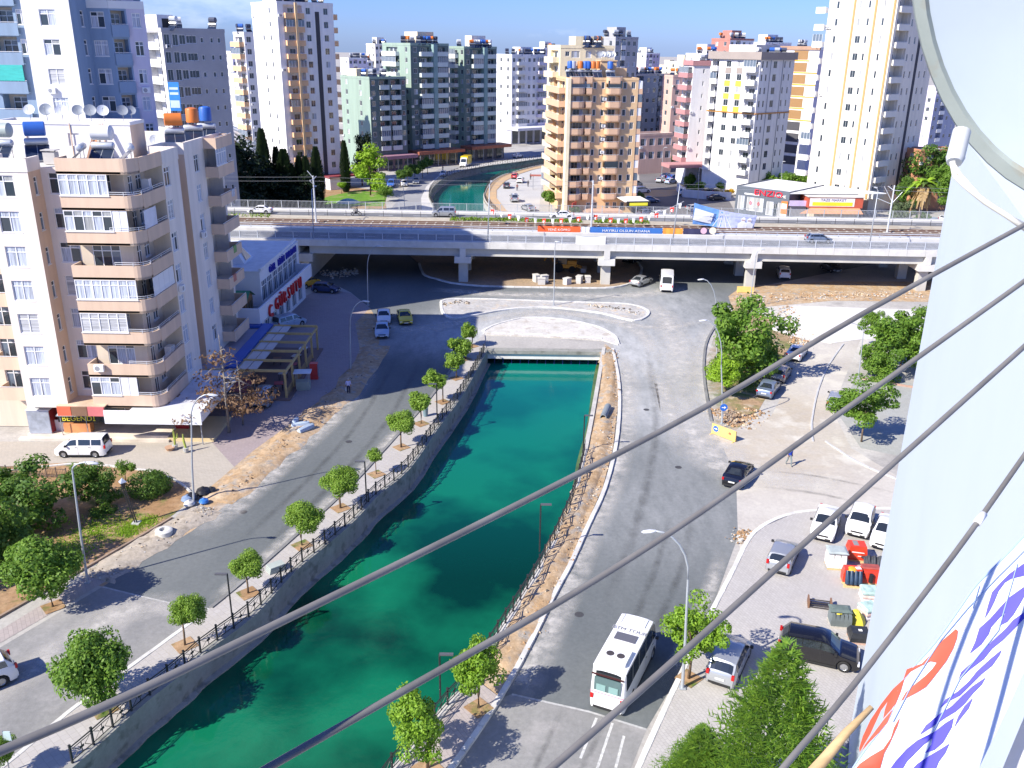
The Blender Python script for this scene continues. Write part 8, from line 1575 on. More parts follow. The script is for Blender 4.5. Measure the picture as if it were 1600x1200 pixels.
r = thing('food_kiosk','small food kiosk with a corrugated roof and yellow letters behind the white van','kiosk',(-39.6,75.2,.0),.02); mb = MB(); mb.box(-1.2,1.2,-.4,.4,.45,1.35); lk(mb,'counter',[M('orange_counter',(.62,.26,.10),.6,var=.2)],r); mb = MB(); mb.poly([(-1.4,-1.0,2.35),(1.2,-1.0,2.35),(1.2,.7,2.85),(-1.4,.7,2.85)]); mb.poly([(1.2,-1.0,2.32),(-1.4,-1.0,2.32),(-1.4,.7,2.82),(1.2,.7,2.82)]); [mb.box(-1.4+k*.26,-1.37+k*.26,-1.0,.0,2.36,2.40) for k in range(10)]; lk(mb,'roof',[M('corrugated_grey',(.48,.50,.55),.5)],r); bars(r,'post',[GREYM],[((x_,y_,.4),(x_,y_,2.4),.04) for x_ in (-1.15,1.15) for y_ in (-.8,.4)]); mb = MB(); mb.box(-1.7,2.1,-.16,-.1,1.4,2.15); lk(mb,'sign_board',[M('black_sign',(.02,.02,.02),.5)],r)
text('BEĞENDİ',.72,M('yellow_letters',(.8,.6,.05),.5),r,(.2,-.19,1.76),(rad(90),0,0),sx=1.0)
mb = MB(); mb.box(-2.4,-1.3,.1,.2,.4,1.5); link('white_screen',mb.mesh('white_screen',[P_['white']]),r)
simple('planter_cactus','potted cactus with yellow tips at the terrace corner, left of two','potted plant',(274,701),.05,lambda m:(m.lathe([(0,0),(.2,0),(.26,.4),(0,.4)],10,1),m.tube([(0,0,.4),(.05,0,1.1),(0,.0,1.9)],[.10,.11,.05],7,0),m.tube([(0,0,.9),(.3,0,1.1),(.33,0,1.5)],[.07,.07,.03],6,0)),[M('cactus_green',(.30,.36,.06),.7,var=.2),M('plant_pot',(.4,.4,.38),.8)])
simple('planter_cactus','potted cactus with yellow tips at the terrace corner, right of two','potted plant',(291,706),.05,lambda m:(m.lathe([(0,0),(.2,0),(.26,.4),(0,.4)],10,1),m.tube([(0,0,.4),(-.1,0,1.0),(-.12,.0,1.7)],[.10,.11,.05],7,0)),[M('cactus_green'),M('plant_pot')])
simple('planter_bowl','low clay planter bowl beside the cacti','potted plant',(266,703),.02,lambda m:(m.lathe([(0,0),(.3,0),(.45,.3),(0,.3)],12,0),),[M('clay',(.45,.28,.18),.8)])
# garden fence
R_ = thing('fence','low dark iron fence at the back of the left garden','fence',tuple(G(0,745))); a = G(-20,742); b = G(105,748); o0 = G(0,745)
for k in range(9):
    p_ = a.lerp(b,k/8)-o0; mb = MB(); mb.bar(p_,p_+Vector((0,0,1.0)),.05); lk(mb,'post',[M('fence_brown',(.10,.08,.07),.7)],R_)
for k in range(8):
    p_ = a.lerp(b,k/8)-o0; q_ = a.lerp(b,(k+1)/8)-o0; mb = MB(); mb.bar(p_+Vector((0,0,.85)),q_+Vector((0,0,.85)),.03); mb.bar(p_+Vector((0,0,.2)),q_+Vector((0,0,.2)),.03); [mb.bar(p_.lerp(q_,j/6)+Vector((0,0,.2)),p_.lerp(q_,j/6)+Vector((0,0,.85)),.015) for j in range(1,6)]; lk(mb,'railing_panel',[M('fence_brown')],R_)
# playground beyond the bridge, white wall by the car park
b = G(452,330); R_ = thing('playhouse','playground tower with a yellow orange pyramid roof beyond the bridge','playground',tuple(b)); bars(R_,'post',[M('play_brown',(.3,.15,.06),.7)],[((x_,y_,0),(x_,y_,3),.07) for x_ in (-.9,.9) for y_ in (-.9,.9)]); mb = MB(); mb.poly([(-1.3,-1.3,3),(1.3,-1.3,3),(0,0,4.7)]); mb.poly([(1.3,-1.3,3),(1.3,1.3,3),(0,0,4.7)]); mb.poly([(1.3,1.3,3),(-1.3,1.3,3),(0,0,4.7)]); mb.poly([(-1.3,1.3,3),(-1.3,-1.3,3),(0,0,4.7)]); lk(mb,'roof',[M('play_yellow',(.75,.40,.04),.6)],R_); mb = MB(); mb.box(-1.0,1.0,-1,1,1.2,1.9); lk(mb,'platform',[M('play_orange',(.6,.25,.05),.6)],R_)
b = G(545,332); R_ = thing('garden_umbrella','pale green garden umbrella in the park beyond the bridge','umbrella',tuple(b)); mb = MB(); mb.bar((0,0,0),(0,0,3),.05); lk(mb,'pole',[GREYM],R_); mb = MB(); mb.lathe([(2.6,2.2),(1.2,2.8),(0,3.05)],8); lk(mb,'canopy',[M('umbrella_green',(.33,.48,.40),.8)],R_)
R_ = thing('wall','low white wall at the foot of the yellow panelled building','wall',tuple(G(1068,308))); P = [G(1058,298),G(1068,308),G(1100,311),G(1142,313)]; mb = MB()
for a,b in zip(P,P[1:]): d = (b-a); mb.box(0,d.length,-.15,.15,0,1.9,0,math.atan2(d.y,d.x),(a.x,a.y))
mb.build('wall',[white],R_)
mb = MB(); b = G(790,305); [mb.box(b.x+x_-.1,b.x+x_+.1,b.y-.1,b.y+.1,0,4.2) for x_ in ()]
b = G(842,296); R_ = thing('bus_shelter','rust red shelter roof on posts at the foot of the ochre tower','shelter',tuple(b)); mb = MB(); mb.box(-2.2,2.2,-1,1,3.4,3.6); lk(mb,'roof',[M('rust_roof',(.4,.12,.08),.7)],R_); bars(R_,'post',[GREYM],[((x_,y_,0),(x_,y_,3.4),.08) for x_ in (-1.5,1.5) for y_ in (-.8,.8)])
# ================================================================ STACKED GOODS BY THE PALE WALL
def pile(name, label, cat, px, fn, rz=-.12): b = G(*px,.105); r = thing(name,label,cat,tuple(b),rz); fn(r); return r
def pallet(r, w=1.2, d=1.0, c=(.60,.45,.22)):
    m_ = M('pallet_%s'%str(c),c,.85,var=.15,scale=4); mb = MB(); [mb.box(-w/2+k*w/5+.01,-w/2+(k+1)*w/5-.02,-d/2,d/2,.11,.14) for k in range(5)]; [mb.box(-w/2,w/2,y_-.05,y_+.05,0,.109) for y_ in (-d/2+.06,0,d/2-.06)]; lk(mb,'pallet',[m_],r)
def pillow(mb, x0,x1,y0,y1,z0,z1,m=0,b=.06):
    i = len(mb.v); mb.v += [(x0,y0,z0),(x1,y0,z0),(x1,y1,z0),(x0,y1,z0),(x0-b*.3,y0-b*.3,(z0+z1)/2),(x1+b*.3,y0-b*.3,(z0+z1)/2),(x1+b*.3,y1+b*.3,(z0+z1)/2),(x0-b*.3,y1+b*.3,(z0+z1)/2),(x0+b,y0+b,z1),(x1-b,y0+b,z1),(x1-b,y1-b,z1),(x0+b,y1-b,z1)]
    for a in (0,4):
        for k in range(4): j = (k+1)%4; mb.f.append((i+a+k,i+a+j,i+a+4+j,i+a+4+k)); mb.m.append(m)
    mb.f.append((i+8,i+9,i+10,i+11)); mb.m.append(m)
def f1(r):
    pallet(r); ms = [M('wrap_white',(.74,.73,.70),.5,var=.06),M('wrap_grey_green',(.38,.43,.42),.6,var=.2,scale=3)]
    for i in range(3):
        mb = MB(); pillow(mb,-.62+i*.42,-.62+(i+1)*.42-.02,-.5,.5,.14,1.25,0,.03); link('bale',mb.mesh('bale',[ms[0]]),r)
    mb = MB(); pillow(mb,-.66,.66,-.54,.54,1.255,1.42,0,.12); link('cover',mb.mesh('cover',[ms[1]]),r)
pile('bag_pallet','pallet of white wrapped bags with a grey green cover, left of the red bundles','pallet',(1304,885),f1)
redc = M('red_plastic_wrap',(.68,.055,.025),.35,var=.25,scale=2); redd = M('red_wrap_dark',(.35,.08,.06),.5,var=.2,scale=3); tubeb = M('blue_black_roll',(.025,.05,.09),.4,var=.3,scale=3)
def f2(r): pallet(r); mb = MB(); pillow(mb,-.62,.62,-.5,.5,.14,1.2); lk(mb,'bundle',[redc],r); mb = MB(); mb.box(-.3,.05,-.3,.35,1.203,1.22); lk(mb,'grey_sheet',[M('grey_sheet',(.25,.24,.24),.6)],r); mb = MB(); mb.poly([(-.45,-.535,.75),(.45,-.535,.7),(.4,-.535,.78),(-.42,-.535,.84)]); mb.poly([(.0,-.535,.45),(.4,-.535,.43),(.4,-.535,.5),(.0,-.535,.52)]); lk(mb,'print',[M('flag_white')],r)
pile('red_bundle','red plastic wrapped bundle at the back of the stacked goods','bundle',(1336,872),f2)
def f3(r):
    pallet(r,1.25,1.1,(.66,.50,.24)); mb = MB(); pillow(mb,-.62,.62,-.1,.55,.14,1.15); lk(mb,'bundle',[redc],r)
    for k in range(4): mb = MB(); mb.tube([(-.42+k*.28,-.5,.28),(-.42+k*.28,-.42,.62),(-.40+k*.28,-.12,1.08)],[.15,.15,.13],9); lk(mb,'roll',[tubeb],r,True,50)
    mb = MB(); mb.poly([(.2,.0,1.153),(.55,.05,1.153),(.5,.4,1.153),(.15,.3,1.153)]); lk(mb,'white_sheet',[M('flag_white')],r)
pile('red_bundle','red bundle with four dark blue rolls on a yellow pallet, front left','bundle',(1330,912),f3)
def f4(r):
    pallet(r); mb = MB(); pillow(mb,-.6,.6,-.5,.5,.14,.95); lk(mb,'bundle',[redc],r); mb = MB(); pillow(mb,-.6,.6,-.1,.5,.953,1.08,0,.05); lk(mb,'cover',[redd],r); mb = MB(); mb.tube([(-.1,-.62,.3),(-.1,-.6,.9)],[.15,.14],9); lk(mb,'roll',[M('black_roll',(.02,.02,.022),.5)],r,True,50)
pile('red_bundle','red bundle with one black roll, front right of the stacked goods beside the wall','bundle',(1358,908),f4)
def f5(r):
    pallet(r); rnd = random.Random(3)
    for k in range(9): mb = MB(); x_ = -.5+k*.125; mb.tube([(x_,-.5,.3+.1*(k%2)),(x_+.03,0,.75+.12*(k%3)),(x_,.5,.55)],.10,7); lk(mb,'roll',[M('charcoal_roll',(.05,.055,.065),.7,var=.3,scale=5)],r,True)
pile('roll_pallet','pallet of charcoal coloured rolls behind the red bundles, beside the wall','pallet',(1360,888),f5)
simple('cushion','small orange yellow cushion lying between the red bundles','cushion',(1331,892),1.05,lambda m:(m.lathe([(0,0),(.28,.03),(.34,.12),(.25,.22),(0,.25)],10),),[M('cushion_orange',(.75,.38,.03),.7)],0,True)
def f6(r):
    rnd = random.Random(5)
    for k in range(8): mb = MB(); y_ = -.35+.1*k; mb.bar((-.75,y_,.08+.12*(k%3)),(.75,y_+rnd.uniform(-.05,.05),.1+.12*(k%3)),.035); lk(mb,'rod',[M('dark_rod',(.05,.045,.045),.6)],r)
    for x_ in (-.7,.7): mb = MB(); mb.box(x_-.05,x_+.05,-.42,.42,.0,.5); lk(mb,'end_frame',[M('brown_frame',(.22,.12,.07),.7)],r)
pile('rod_bundle','bundle of dark rods in a brown frame lying on the paving','rod bundle',(1280,947),f6,-.25)
gz = M('grey_green_tarp',(.13,.17,.15),.6,var=.25,scale=3)
def f7(r):
    pallet(r,1.3,1.05,(.5,.47,.42))
    for k in range(5): mb = MB(); pillow(mb,-.63+k*.25,-.63+(k+1)*.25-.012,-.5,.5,.14,.95,0,.03); lk(mb,'tile_stack',[M('slate_tile',(.16,.19,.19),.7,var=.2)],r)
    mb = MB(); pillow(mb,-.66,.6,-.25,.55,.955,1.12,0,.15); lk(mb,'cover',[gz],r); mb = MB(); mb.tube([(-.35,-.4,.99),(-.2,-.46,1.03),(-.05,-.38,1.0)],.045,6); lk(mb,'yellow_strap',[M('strap_yellow',(.7,.6,.05),.6)],r)
pile('tile_pallet','pallet of slate grey tiles under a green tarpaulin with a yellow strap','pallet',(1311,975),f7)
def f8(r): pallet(r,1.2,1.0,(.52,.35,.27)); mb = MB(); pillow(mb,-.6,.6,-.5,.5,.14,.75,0,.1); lk(mb,'bundle',[M('black_tarp',(.03,.032,.035),.45,var=.3,scale=4)],r); mb = MB(); mb.box(-.1,.12,-.15,.05,.752,.765); lk(mb,'tag',[M('flag_white')],r)
pile('tarp_bundle','black tarpaulin bundle on a reddish pallet, nearest of the stacked goods','bundle',(1341,1000),f8)
def f9(r): mb = MB(); mb.lathe([(.7,0),(.55,.4),(.2,.85),(0,.9)],7); lk(mb,'cover',[M('yellow_tarp',(.75,.62,.06),.6,var=.15,scale=3)],r,True,30)
pile('yellow_tarp','heap under a yellow tarpaulin behind the black bundle','bundle',(1335,972),f9)
def f10(r):
    for k in range(3): mb = MB(); pillow(mb,-.5,.5,-.5,.5,.02+k*.28,.27+k*.28,0,.06); link('sack',mb.mesh('sack',[[M('sack_white',(.70,.66,.64),.6,var=.15,scale=3),M('sack_pinkish',(.66,.48,.42),.6,var=.3,scale=3),M('sack_greenish',(.40,.55,.50),.6,var=.3,scale=3)][k]]),r)
pile('sack_stack','stack of white and pinkish sacks between the red bundles and the yellow tarpaulin','sack',(1356,936),f10); pile('sack_stack','stack of sacks behind the yellow tarpaulin, beside the pale wall','sack',(1356,962),f10,.3)
# ================================================================ PEOPLE
def person(label, base, facing, shirt, trousers, hair=(.03,.02,.015), pose='stand', h=1.74, z=.02, sits=False, hold=None, loc=None):
    b = Vector(loc) if loc is not None else G(*base,z); R_ = thing('person',label,'person',tuple(b),facing); k = h/1.74
    if pose == 'walk': leg = [((.10,0,.90),(.20,.10,.50),(.02*1,.11,.50),(-.0,.11,.09))]; L1 = [(.02,.10,.92),(.20,.105,.50),(.26,.11,.09),(.40,.115,.04)]; L2 = [(-.02,-.10,.92),(-.08,-.105,.50),(-.30,-.11,.12),(-.20,-.115,.03)]; A1 = [(0,.20,1.42),(-.10,.25,1.15),(-.05,.27,.90),(-.02,.27,.80)]; A2 = [(0,-.20,1.42),(.06,-.25,1.15),(.20,-.25,.95),(.24,-.24,.86)]
    elif pose == 'sit': L1 = [(.0,.10,.50),(.40,.17,.55),(.38,.18,.12),(.50,.18,.06)]; L2 = [(.0,-.10,.50),(.40,-.17,.55),(.38,-.18,.12),(.50,-.18,.06)]; A1 = [(.05,.20,1.0),(.22,.27,.80),(.48,.24,.85),(.55,.22,.86)]; A2 = [(.05,-.20,1.0),(.22,-.27,.80),(.48,-.24,.85),(.55,-.22,.86)]
    else: L1 = [(0,.10,.92),(.02,.11,.50),(-.01,.12,.09),(.13,.13,.03)]; L2 = [(0,-.10,.92),(.03,-.11,.50),(.0,-.12,.09),(.14,-.13,.03)]; A1 = [(0,.20,1.42),(-.02,.26,1.15),(.05,.27,.90),(.06,.26,.80)]; A2 = [(0,-.20,1.42),(-.02,-.26,1.15),(.05,-.27,.90),(.06,-.26,.80)]
    s0 = .5 if pose == 'sit' else .92; V = [(0,0,s0),(0,0,s0+.22),(.02,0,s0+.46),(.02,0,s0+.56),(.03,0,s0+.62),(.05,0,s0+.72),(.04,0,s0+.80)]; Rr = [(.15,.17),(.13,.16),(.13,.19),(.06,.07),(.055,.055),(.085,.075),(.07,.06)]; E = [(0,1),(1,2),(2,3),(3,4),(4,5),(5,6)]
    for ch,rr,root_ in ((L1,(.10,.075,.05,.04),0),(L2,(.10,.075,.05,.04),0),(A1,(.065,.05,.04,.04),2),(A2,(.065,.05,.04,.04),2)):
        i = len(V); V += ch; Rr += [(q,q) for q in rr]; E += [(root_,i),(i,i+1),(i+1,i+2),(i+2,i+3)]
    me = bpy.data.meshes.new('body'); me.from_pydata([(x*k,y*k,z_*k) for x,y,z_ in V],E,[]); o = link('body',me,R_); sm = o.modifiers.new('s','SKIN'); sv = me.skin_vertices[0].data
    for i,(a,c) in enumerate(Rr): sv[i].radius = (a*k,c*k)
    sv[0].use_root = True; sb = o.modifiers.new('d','SUBSURF'); sb.levels = 1; sb.render_levels = 1
    bpy.context.view_layer.update(); m2 = bpy.data.meshes.new_from_object(o.evaluated_get(bpy.context.evaluated_depsgraph_get())); o.modifiers.clear(); o.data = m2
    ms = [M('cloth_%s'%str(shirt),shirt,.8,var=.08,scale=8),M('cloth_%s'%str(trousers),trousers,.8,var=.08,scale=8),M('skin',(.42,.25,.17),.6,var=0),M('shoe',(.03,.03,.03),.6,var=0)]
    m2.materials.clear(); [m2.materials.append(q) for q in ms]
    for p_ in m2.polygons:
        c = p_.center/k; p_.use_smooth = True
        if c.z > s0+.55: i = 2
        elif c.z < .08: i = 3
        elif c.z < s0+.06 and abs(c.y) < .23 and (pose != 'sit' or c.x < .6): i = 1
        elif abs(c.y) > .21 and c.z < s0+.18: i = 2
        else: i = 0
        p_.material_index = i
    mb = MB(); mb.lathe([(.098*k,-.03*k),(.105*k,.02*k),(.085*k,.07*k),(.04*k,.095*k),(0,.1*k)],10,0,(.025*k,0,(s0+.74)*k)); lk(mb,'hair',[M('hair_%s'%str(hair),hair,.7,var=0)],R_,True)
    if hold: mb = MB(); q = A1[3]; mb.box(q[0]-.05,q[0]+.12,q[1]-.03,q[1]+.04,q[2]-.45,q[2]-.05); lk(mb,'bag',[M('flag_white')],R_)
    return R_
person('man in a bright blue shirt and grey trousers walking on the dusty crossing',(1232,727),rad(-80),(.01,.05,.45),(.20,.24,.24),pose='walk',h=1.78)
person('man in a lilac shirt and dark trousers with a white bag at the plaza kerb',(545,616),rad(100),(.50,.50,.74),(.02,.02,.05),hair=(.35,.33,.3),pose='stand',hold=True)
person('dark dressed person crossing the far street near the yellow delivery van',(692,268),rad(200),(.03,.04,.09),(.03,.03,.05),pose='walk')
person('dark dressed person on the far right bank, by the shelter',(829,281),rad(-60),(.03,.03,.04),(.05,.05,.06)); person('person in dark clothes on the far right bank, left of the shelter posts',(825,292),rad(-90),(.05,.05,.07),(.03,.03,.04),pose='walk'); person('person in a reddish top standing on the far right bank',(808,298),rad(-90),(.25,.08,.06),(.04,.04,.06))
# motorcycle on the far lane
ql = onb(bx(554,21.5),21.5,.04); R_ = thing('motorcycle','dark motorcycle on the far lane of the bridge, ridden by a dark dressed person','motorcycle',tuple(ql),math.pi); mk_ = M('motorcycle_dark',(.03,.03,.035),.35,var=0)
for x_ in (-.65,.65): mb = MB(); mb.lathe([(.2,-.05),(.30,-.05),(.30,.05),(.2,.05)],14,0,(x_,0,.30),'y'); lk(mb,'wheel',[RUB],R_)
mb = MB(); mb.tube([(-.6,0,.75),(-.1,0,.72),(.25,0,.85),(.45,0,.8)],[.1,.14,.16,.06],8); mb.bar((.65,0,.3),(.42,0,.98),.04); mb.box(-.25,.3,-.13,.13,.28,.62); lk(mb,'frame',[mk_],R_,True,40); mb = MB(); mb.bar((.42,-.32,1.02),(.42,.32,1.02),.025); lk(mb,'handlebar',[mk_],R_)
person('dark dressed rider sitting on the motorcycle on the bridge',None,math.pi,(.04,.05,.06),(.03,.03,.05),pose='sit',loc=ql+Vector((.2,0,.28)))
mb = MB()
b = G(1140,655); R_ = thing('bicycle','old bicycle leaning near the yellow barricade at the end of the planting bed','bicycle',tuple(b),.2)
for x_ in (-.52,.52): mb = MB(); mb.lathe([(.31,-.02),(.35,-.02),(.35,.02),(.31,.02)],18,0,(x_,0,.35),'y'); lk(mb,'wheel',[RUB],R_)
bars(R_,'frame',[M('motorcycle_dark')],[(a_,b_,.02) for a_,b_ in (((-.52,0,.35),(-.05,0,.35)),((-.05,0,.35),(-.2,0,.85)),((-.05,0,.35),(.38,0,.8)),((-.2,0,.75),(.38,0,.8)),((.38,0,.9),(.52,0,.35)),((-.52,0,.35),(-.2,0,.75)))]); mb = MB(); mb.box(-.3,-.1,-.07,.07,.86,.92); lk(mb,'saddle',[BLACKM],R_); mb = MB(); mb.bar((.38,-.25,.98),(.38,.25,.98),.02); lk(mb,'handlebar',[BLACKM],R_)
for px_ in ((467,702),(545,690),(1010,640),(905,960),(1060,730),(380,800)):
    b = G(*px_,.016); mb = MB(); mb.lathe([(.3,-.003),(.28,.0),(0,.001)],16); struct(link('manhole_cover',mb.mesh('manhole_cover',[M('iron_cover',(.09,.088,.085),.6,metal=.4)]),None,tuple(b)))
# odds and ends on the near balconies
def bitem(name, label, cat, loc, boxes, mats): mb = MB(); [mb.box(*b) for b in boxes]; tag(link(name,mb.mesh(name,mats),None,loc),label,cat)
bitem('washing_machine','white washing machine on the top corner balcony of the near block','appliance',(-32.2,76.0,Zf(6)),[(-.3,.3,-.3,.3,0,.85),(-.18,.18,-.31,-.3,.3,.66,1)],[P_['white'],GREYM])
bitem('fridge','tall white fridge on the side balcony of the top floor','appliance',(-31.9,78.6,Zf(6)),[(-.32,.32,-.3,.3,0,1.75)],[P_['white']])
bitem('cabinet','low white cabinet on the second floor side balcony','cabinet',(-31.8,78.8,Zf(1)),[(-.3,.3,-.5,.5,0,1.15)],[P_['white']])
bitem('rug','beige rug thrown over the side balcony wall on the fifth floor','rug',(-31.02,76.6,Zf(4)),[(.0,.05,-.6,.6,.45,1.0),(-.2,.05,-.6,.6,1.0,1.05)],[M('rug_beige',(.45,.36,.25),.95,var=.3,scale=5)])
for k,(y,f,c,lab) in enumerate(((97.2,5,(.5,.52,.58),'pale washing hung on the sixth floor wing balcony'),(96.0,3,(.2,.35,.12),'green plant hanging over the fourth floor wing balcony'),(95.0,2,(.5,.2,.15),'red cloth on the third floor wing balcony'))): bitem('laundry' if k != 1 else 'balcony_plant',lab,'laundry' if k != 1 else 'plant',(-30.28,y,Zf(f)),[(0,.06,-.5,.5,.3,1.0),(-.15,.06,-.5,.5,1.0,1.06)],[M('bal_%d'%k,c,.9,var=.3,scale=4)])
# ================================================================ OUR OWN HOUSE: wall, dish, clothes lines, banner on the balcony
def P3(x, y, d):  # a point on a sight line of the photo, d metres deep
    s_ = sight(x,y); return Vector((0,0,EYE))+s_*d
# pale side wall of the next wing: a vertical wall whose corner stands on the car park
cb = G(1327,1148); cdir = Vector((3.1,.6))-Vector((cb.x,cb.y)); Lw = cdir.length; cdir.normalize()
R_ = thing('building','smooth pale blue white wall of the next house wing on the right','building',(cb.x,cb.y,0)); wl = M('pale_blue_wall',(.56,.63,.69),.8,var=.03,scale=.15,bump=.02,bscale=1.2)
ctop = 31.0
sW = sight(1500,232); 
mb = MB(); nW = Vector((cdir.y,-cdir.x)); back = -nW if nW.x < 0 else nW
q0 = Vector((cb.x,cb.y)); q1 = q0+cdir*Lw; q2 = q1+back*8; q3 = q0+back*8; mb.prism(ccw([tuple(q0),tuple(q1),tuple(q2),tuple(q3)]),0,ctop); mb.build('wall',[wl],R_)
mb = MB(); mb.box(-.03,Lw,-.012,.008,0,.35,0,math.atan2(cdir.y,cdir.x),tuple(q0+back*-.0)); mb.build('plinth',[M('dark_plinth',(.12,.12,.13),.8)],R_)
# satellite dish at the top right
dm = M('dish_enamel',(.46,.53,.58),.4,var=.05,scale=3); rust = ground_mix('dish_rim_enamel',(.33,.37,.34),(.28,.32,.29),(.30,.20,.10),scale=1.8,finev=.08,bump=0)
C0 = P3(1712,-45,1.9); rim_l = P3(1457,-30,1.9); bot = P3(1600,352,1.9)
R_ = thing('satellite_dish','big pale satellite dish cut off by the top right corner of the picture','satellite dish',tuple(C0))
ax = cR*.22+f0*.86+Vector((0,0,.10)); fwd = (Vector((0,0,EYE))-C0).normalized(); nrm = (fwd*.82+cR*-.12+cU*-.30).normalized()
hx = nrm.cross(cU).normalized(); hx = hx if hx.dot(cR) > 0 else -hx; hy = nrm.cross(hx).normalized(); hy = hy if hy.dot(cU) > 0 else -hy
def solve(pt):  # radius so that the rim passes the given point
    return (pt-C0)
ra_x = .365; ra_y = .56
mb = MB(); NR = 48; RI = []
for r_,dz in ((0,-.06),(.3,-.052),(.6,-.03),(.82,-.008),(.90,.0),(.915,.012),(.98,.014),(1.0,.0),(.995,-.03)):
    i = len(mb.v)
    for k in range(NR): a = 2*math.pi*k/NR; p_ = hx*(ra_x*r_*math.cos(a))+hy*(ra_y*r_*math.sin(a))+nrm*dz; mb.v.append(tuple(p_))
    RI.append(i)
for q in range(len(RI)-1):
    for k in range(NR): mb.f.append((RI[q]+k,RI[q]+(k+1)%NR,RI[q+1]+(k+1)%NR,RI[q+1]+k)); mb.m.append(0 if q < 4 else 1)
lk(mb,'dish',[dm,rust],R_,True,40)
mb = MB(); i = 0; mb.lathe([(0,0),(.02,0),(.02,.03),(0,.03)],8); 
br = P3(1492,262,1.86)-C0; mb = MB(); mb.tube([P3(1503,205,1.98)-C0,P3(1493,246,1.965)-C0],[.019,.019],12); mb.tube([P3(1493,246,1.965)-C0,P3(1491,254,1.96)-C0],[.020,.016],12); lk(mb,'receiver',[M('receiver_white',(.50,.52,.52),.5,var=.04)],R_,True,40)
mb = MB(); 
mb.tube([P3(x,y,d)-C0 for x,y,d in ((1488,252,1.95),(1492,275,1.95),(1510,292,1.93),(1540,316,1.92),(1575,338,1.91),(1606,360,1.90))],.0062,8)
mb.tube([P3(x,y,d)-C0 for x,y,d in ((1488,254,1.95),(1500,272,1.94),(1530,306,1.925),(1568,334,1.915),(1606,354,1.905))],.0042,8); lk(mb,'cable',[M('cable_cream',(.62,.60,.52),.5,var=.05)],R_,True)
# four plastic clothes lines
lm_ = M('clothes_line_grey',(.17,.162,.15),.5,var=.25,scale=18)
for k,(pts,lab) in enumerate([([(-60,1200,.40),(0,1174,.415),(200,1087,.45),(420,981,.50),(800,793,.62),(1100,637,.72),(1350,489,.80),(1640,330,.90)],'grey plastic clothes line nearest the canal, longest of the four'),
   ([(380,1225,.50),(420,1199,.51),(700,1040,.58),(900,925,.64),(1100,797,.70),(1340,626,.80),(1640,411,.90)],'second grey plastic clothes line from the left'),
   ([(830,1225,.53),(863,1199,.54),(980,1097,.58),(1100,990,.63),(1300,810,.72),(1640,506,.88)],'third grey plastic clothes line from the left'),
   ([(1205,1225,.62),(1232,1190,.63),(1330,1075,.68),(1450,920,.75),(1530,812,.80),(1640,655,.88)],'fourth grey plastic clothes line, before the pale wall')]):
    W_ = smoothpath([P3(*p_) for p_ in pts],4); mb = MB(); o0 = W_[0].copy(); mb.tube([p_-o0 for p_ in W_],.00245,10); tag(link('clothes_line',mb.mesh('clothes_line',[lm_],True),None,tuple(o0)),lab,'clothes line')
o0 = P3(1531,811,.80); mb = MB(); mb.tube([P3(1526,818,.797)-o0,P3(1537,803,.803)-o0],.0034,10); tag(link('line_joint',mb.mesh('line_joint',[M('flag_white')],True),None,tuple(o0)),'small white joint on the fourth clothes line','line joint')
# printed cloth banner tied to the balcony rail
def bd(x, y):  # the cloth hangs nearly face up, falling away from the rail, in soft folds
    return .95-.00035*(x-1330)+.00022*(1200-y)+.0035*math.sin((x*.8+y*.55)*.028)+.002*math.sin((x*.75+y*.4)*.07+1)
edge = [(1318,1225),(1333,1200),(1352,1172),(1390,1120),(1412,1062),(1460,1006),(1500,950),(1525,915),(1560,880),(1600,838),(1650,785)]
low = [(1520,1225),(1530,1200),(1556,1145),(1575,1105),(1595,1060),(1612,1020),(1630,980),(1650,935),(1665,900),(1690,850),(1730,780)]
o0 = P3(1450,1100,.95); R_ = thing('banner','white printed cloth banner with red and blue letters hanging at the bottom right','banner',tuple(o0)); mb = MB(); NU = 26
grid_ = []
for a,b in zip(smoothpath([(x,y,0) for x,y in edge],4),smoothpath([(x,y,0) for x,y in low],4)):
    row = []
    for j in range(NU+1):
        t = j/NU; x = a.x+(b.x-a.x)*t; y = a.y+(b.y-a.y)*t; row.append(P3(x,y,bd(x,y))-o0)
    grid_.append(row)
for r0_,r1_ in zip(grid_,grid_[1:]):
    for j in range(NU): mb.poly([r0_[j],r0_[j+1],r1_[j+1],r1_[j]])
cl_m = M('banner_fabric',(.64,.66,.70),.75,var=.03,scale=6); 
o = lk(mb,'cloth',[cl_m],R_,True)
mb = MB(); mb.tube([r_[0] for r_ in grid_],.0012,6); lk(mb,'seam_cord',[M('cord_blue',(.30,.40,.60),.6,var=0)],R_)
mb = MB()
for (P,) in (([(1395,1128),(1425,1070),(1470,1000),(1512,950),(1560,900),(1610,850)],),([(1520,950),(1530,915)],),([(1460,1140),(1500,1060),(1560,985),(1590,880)],)):
    mb.tube([P3(x,y,bd(x,y)-.002)-o0 for x,y in P],.0005,5)
lk(mb,'stitch',[M('cord_blue')],R_)
redp = M('print_red_orange',(.45,.05,.015),.6,var=.06,scale=8); blup = M('print_violet_blue',(.04,.03,.42),.6,var=.05,scale=8)
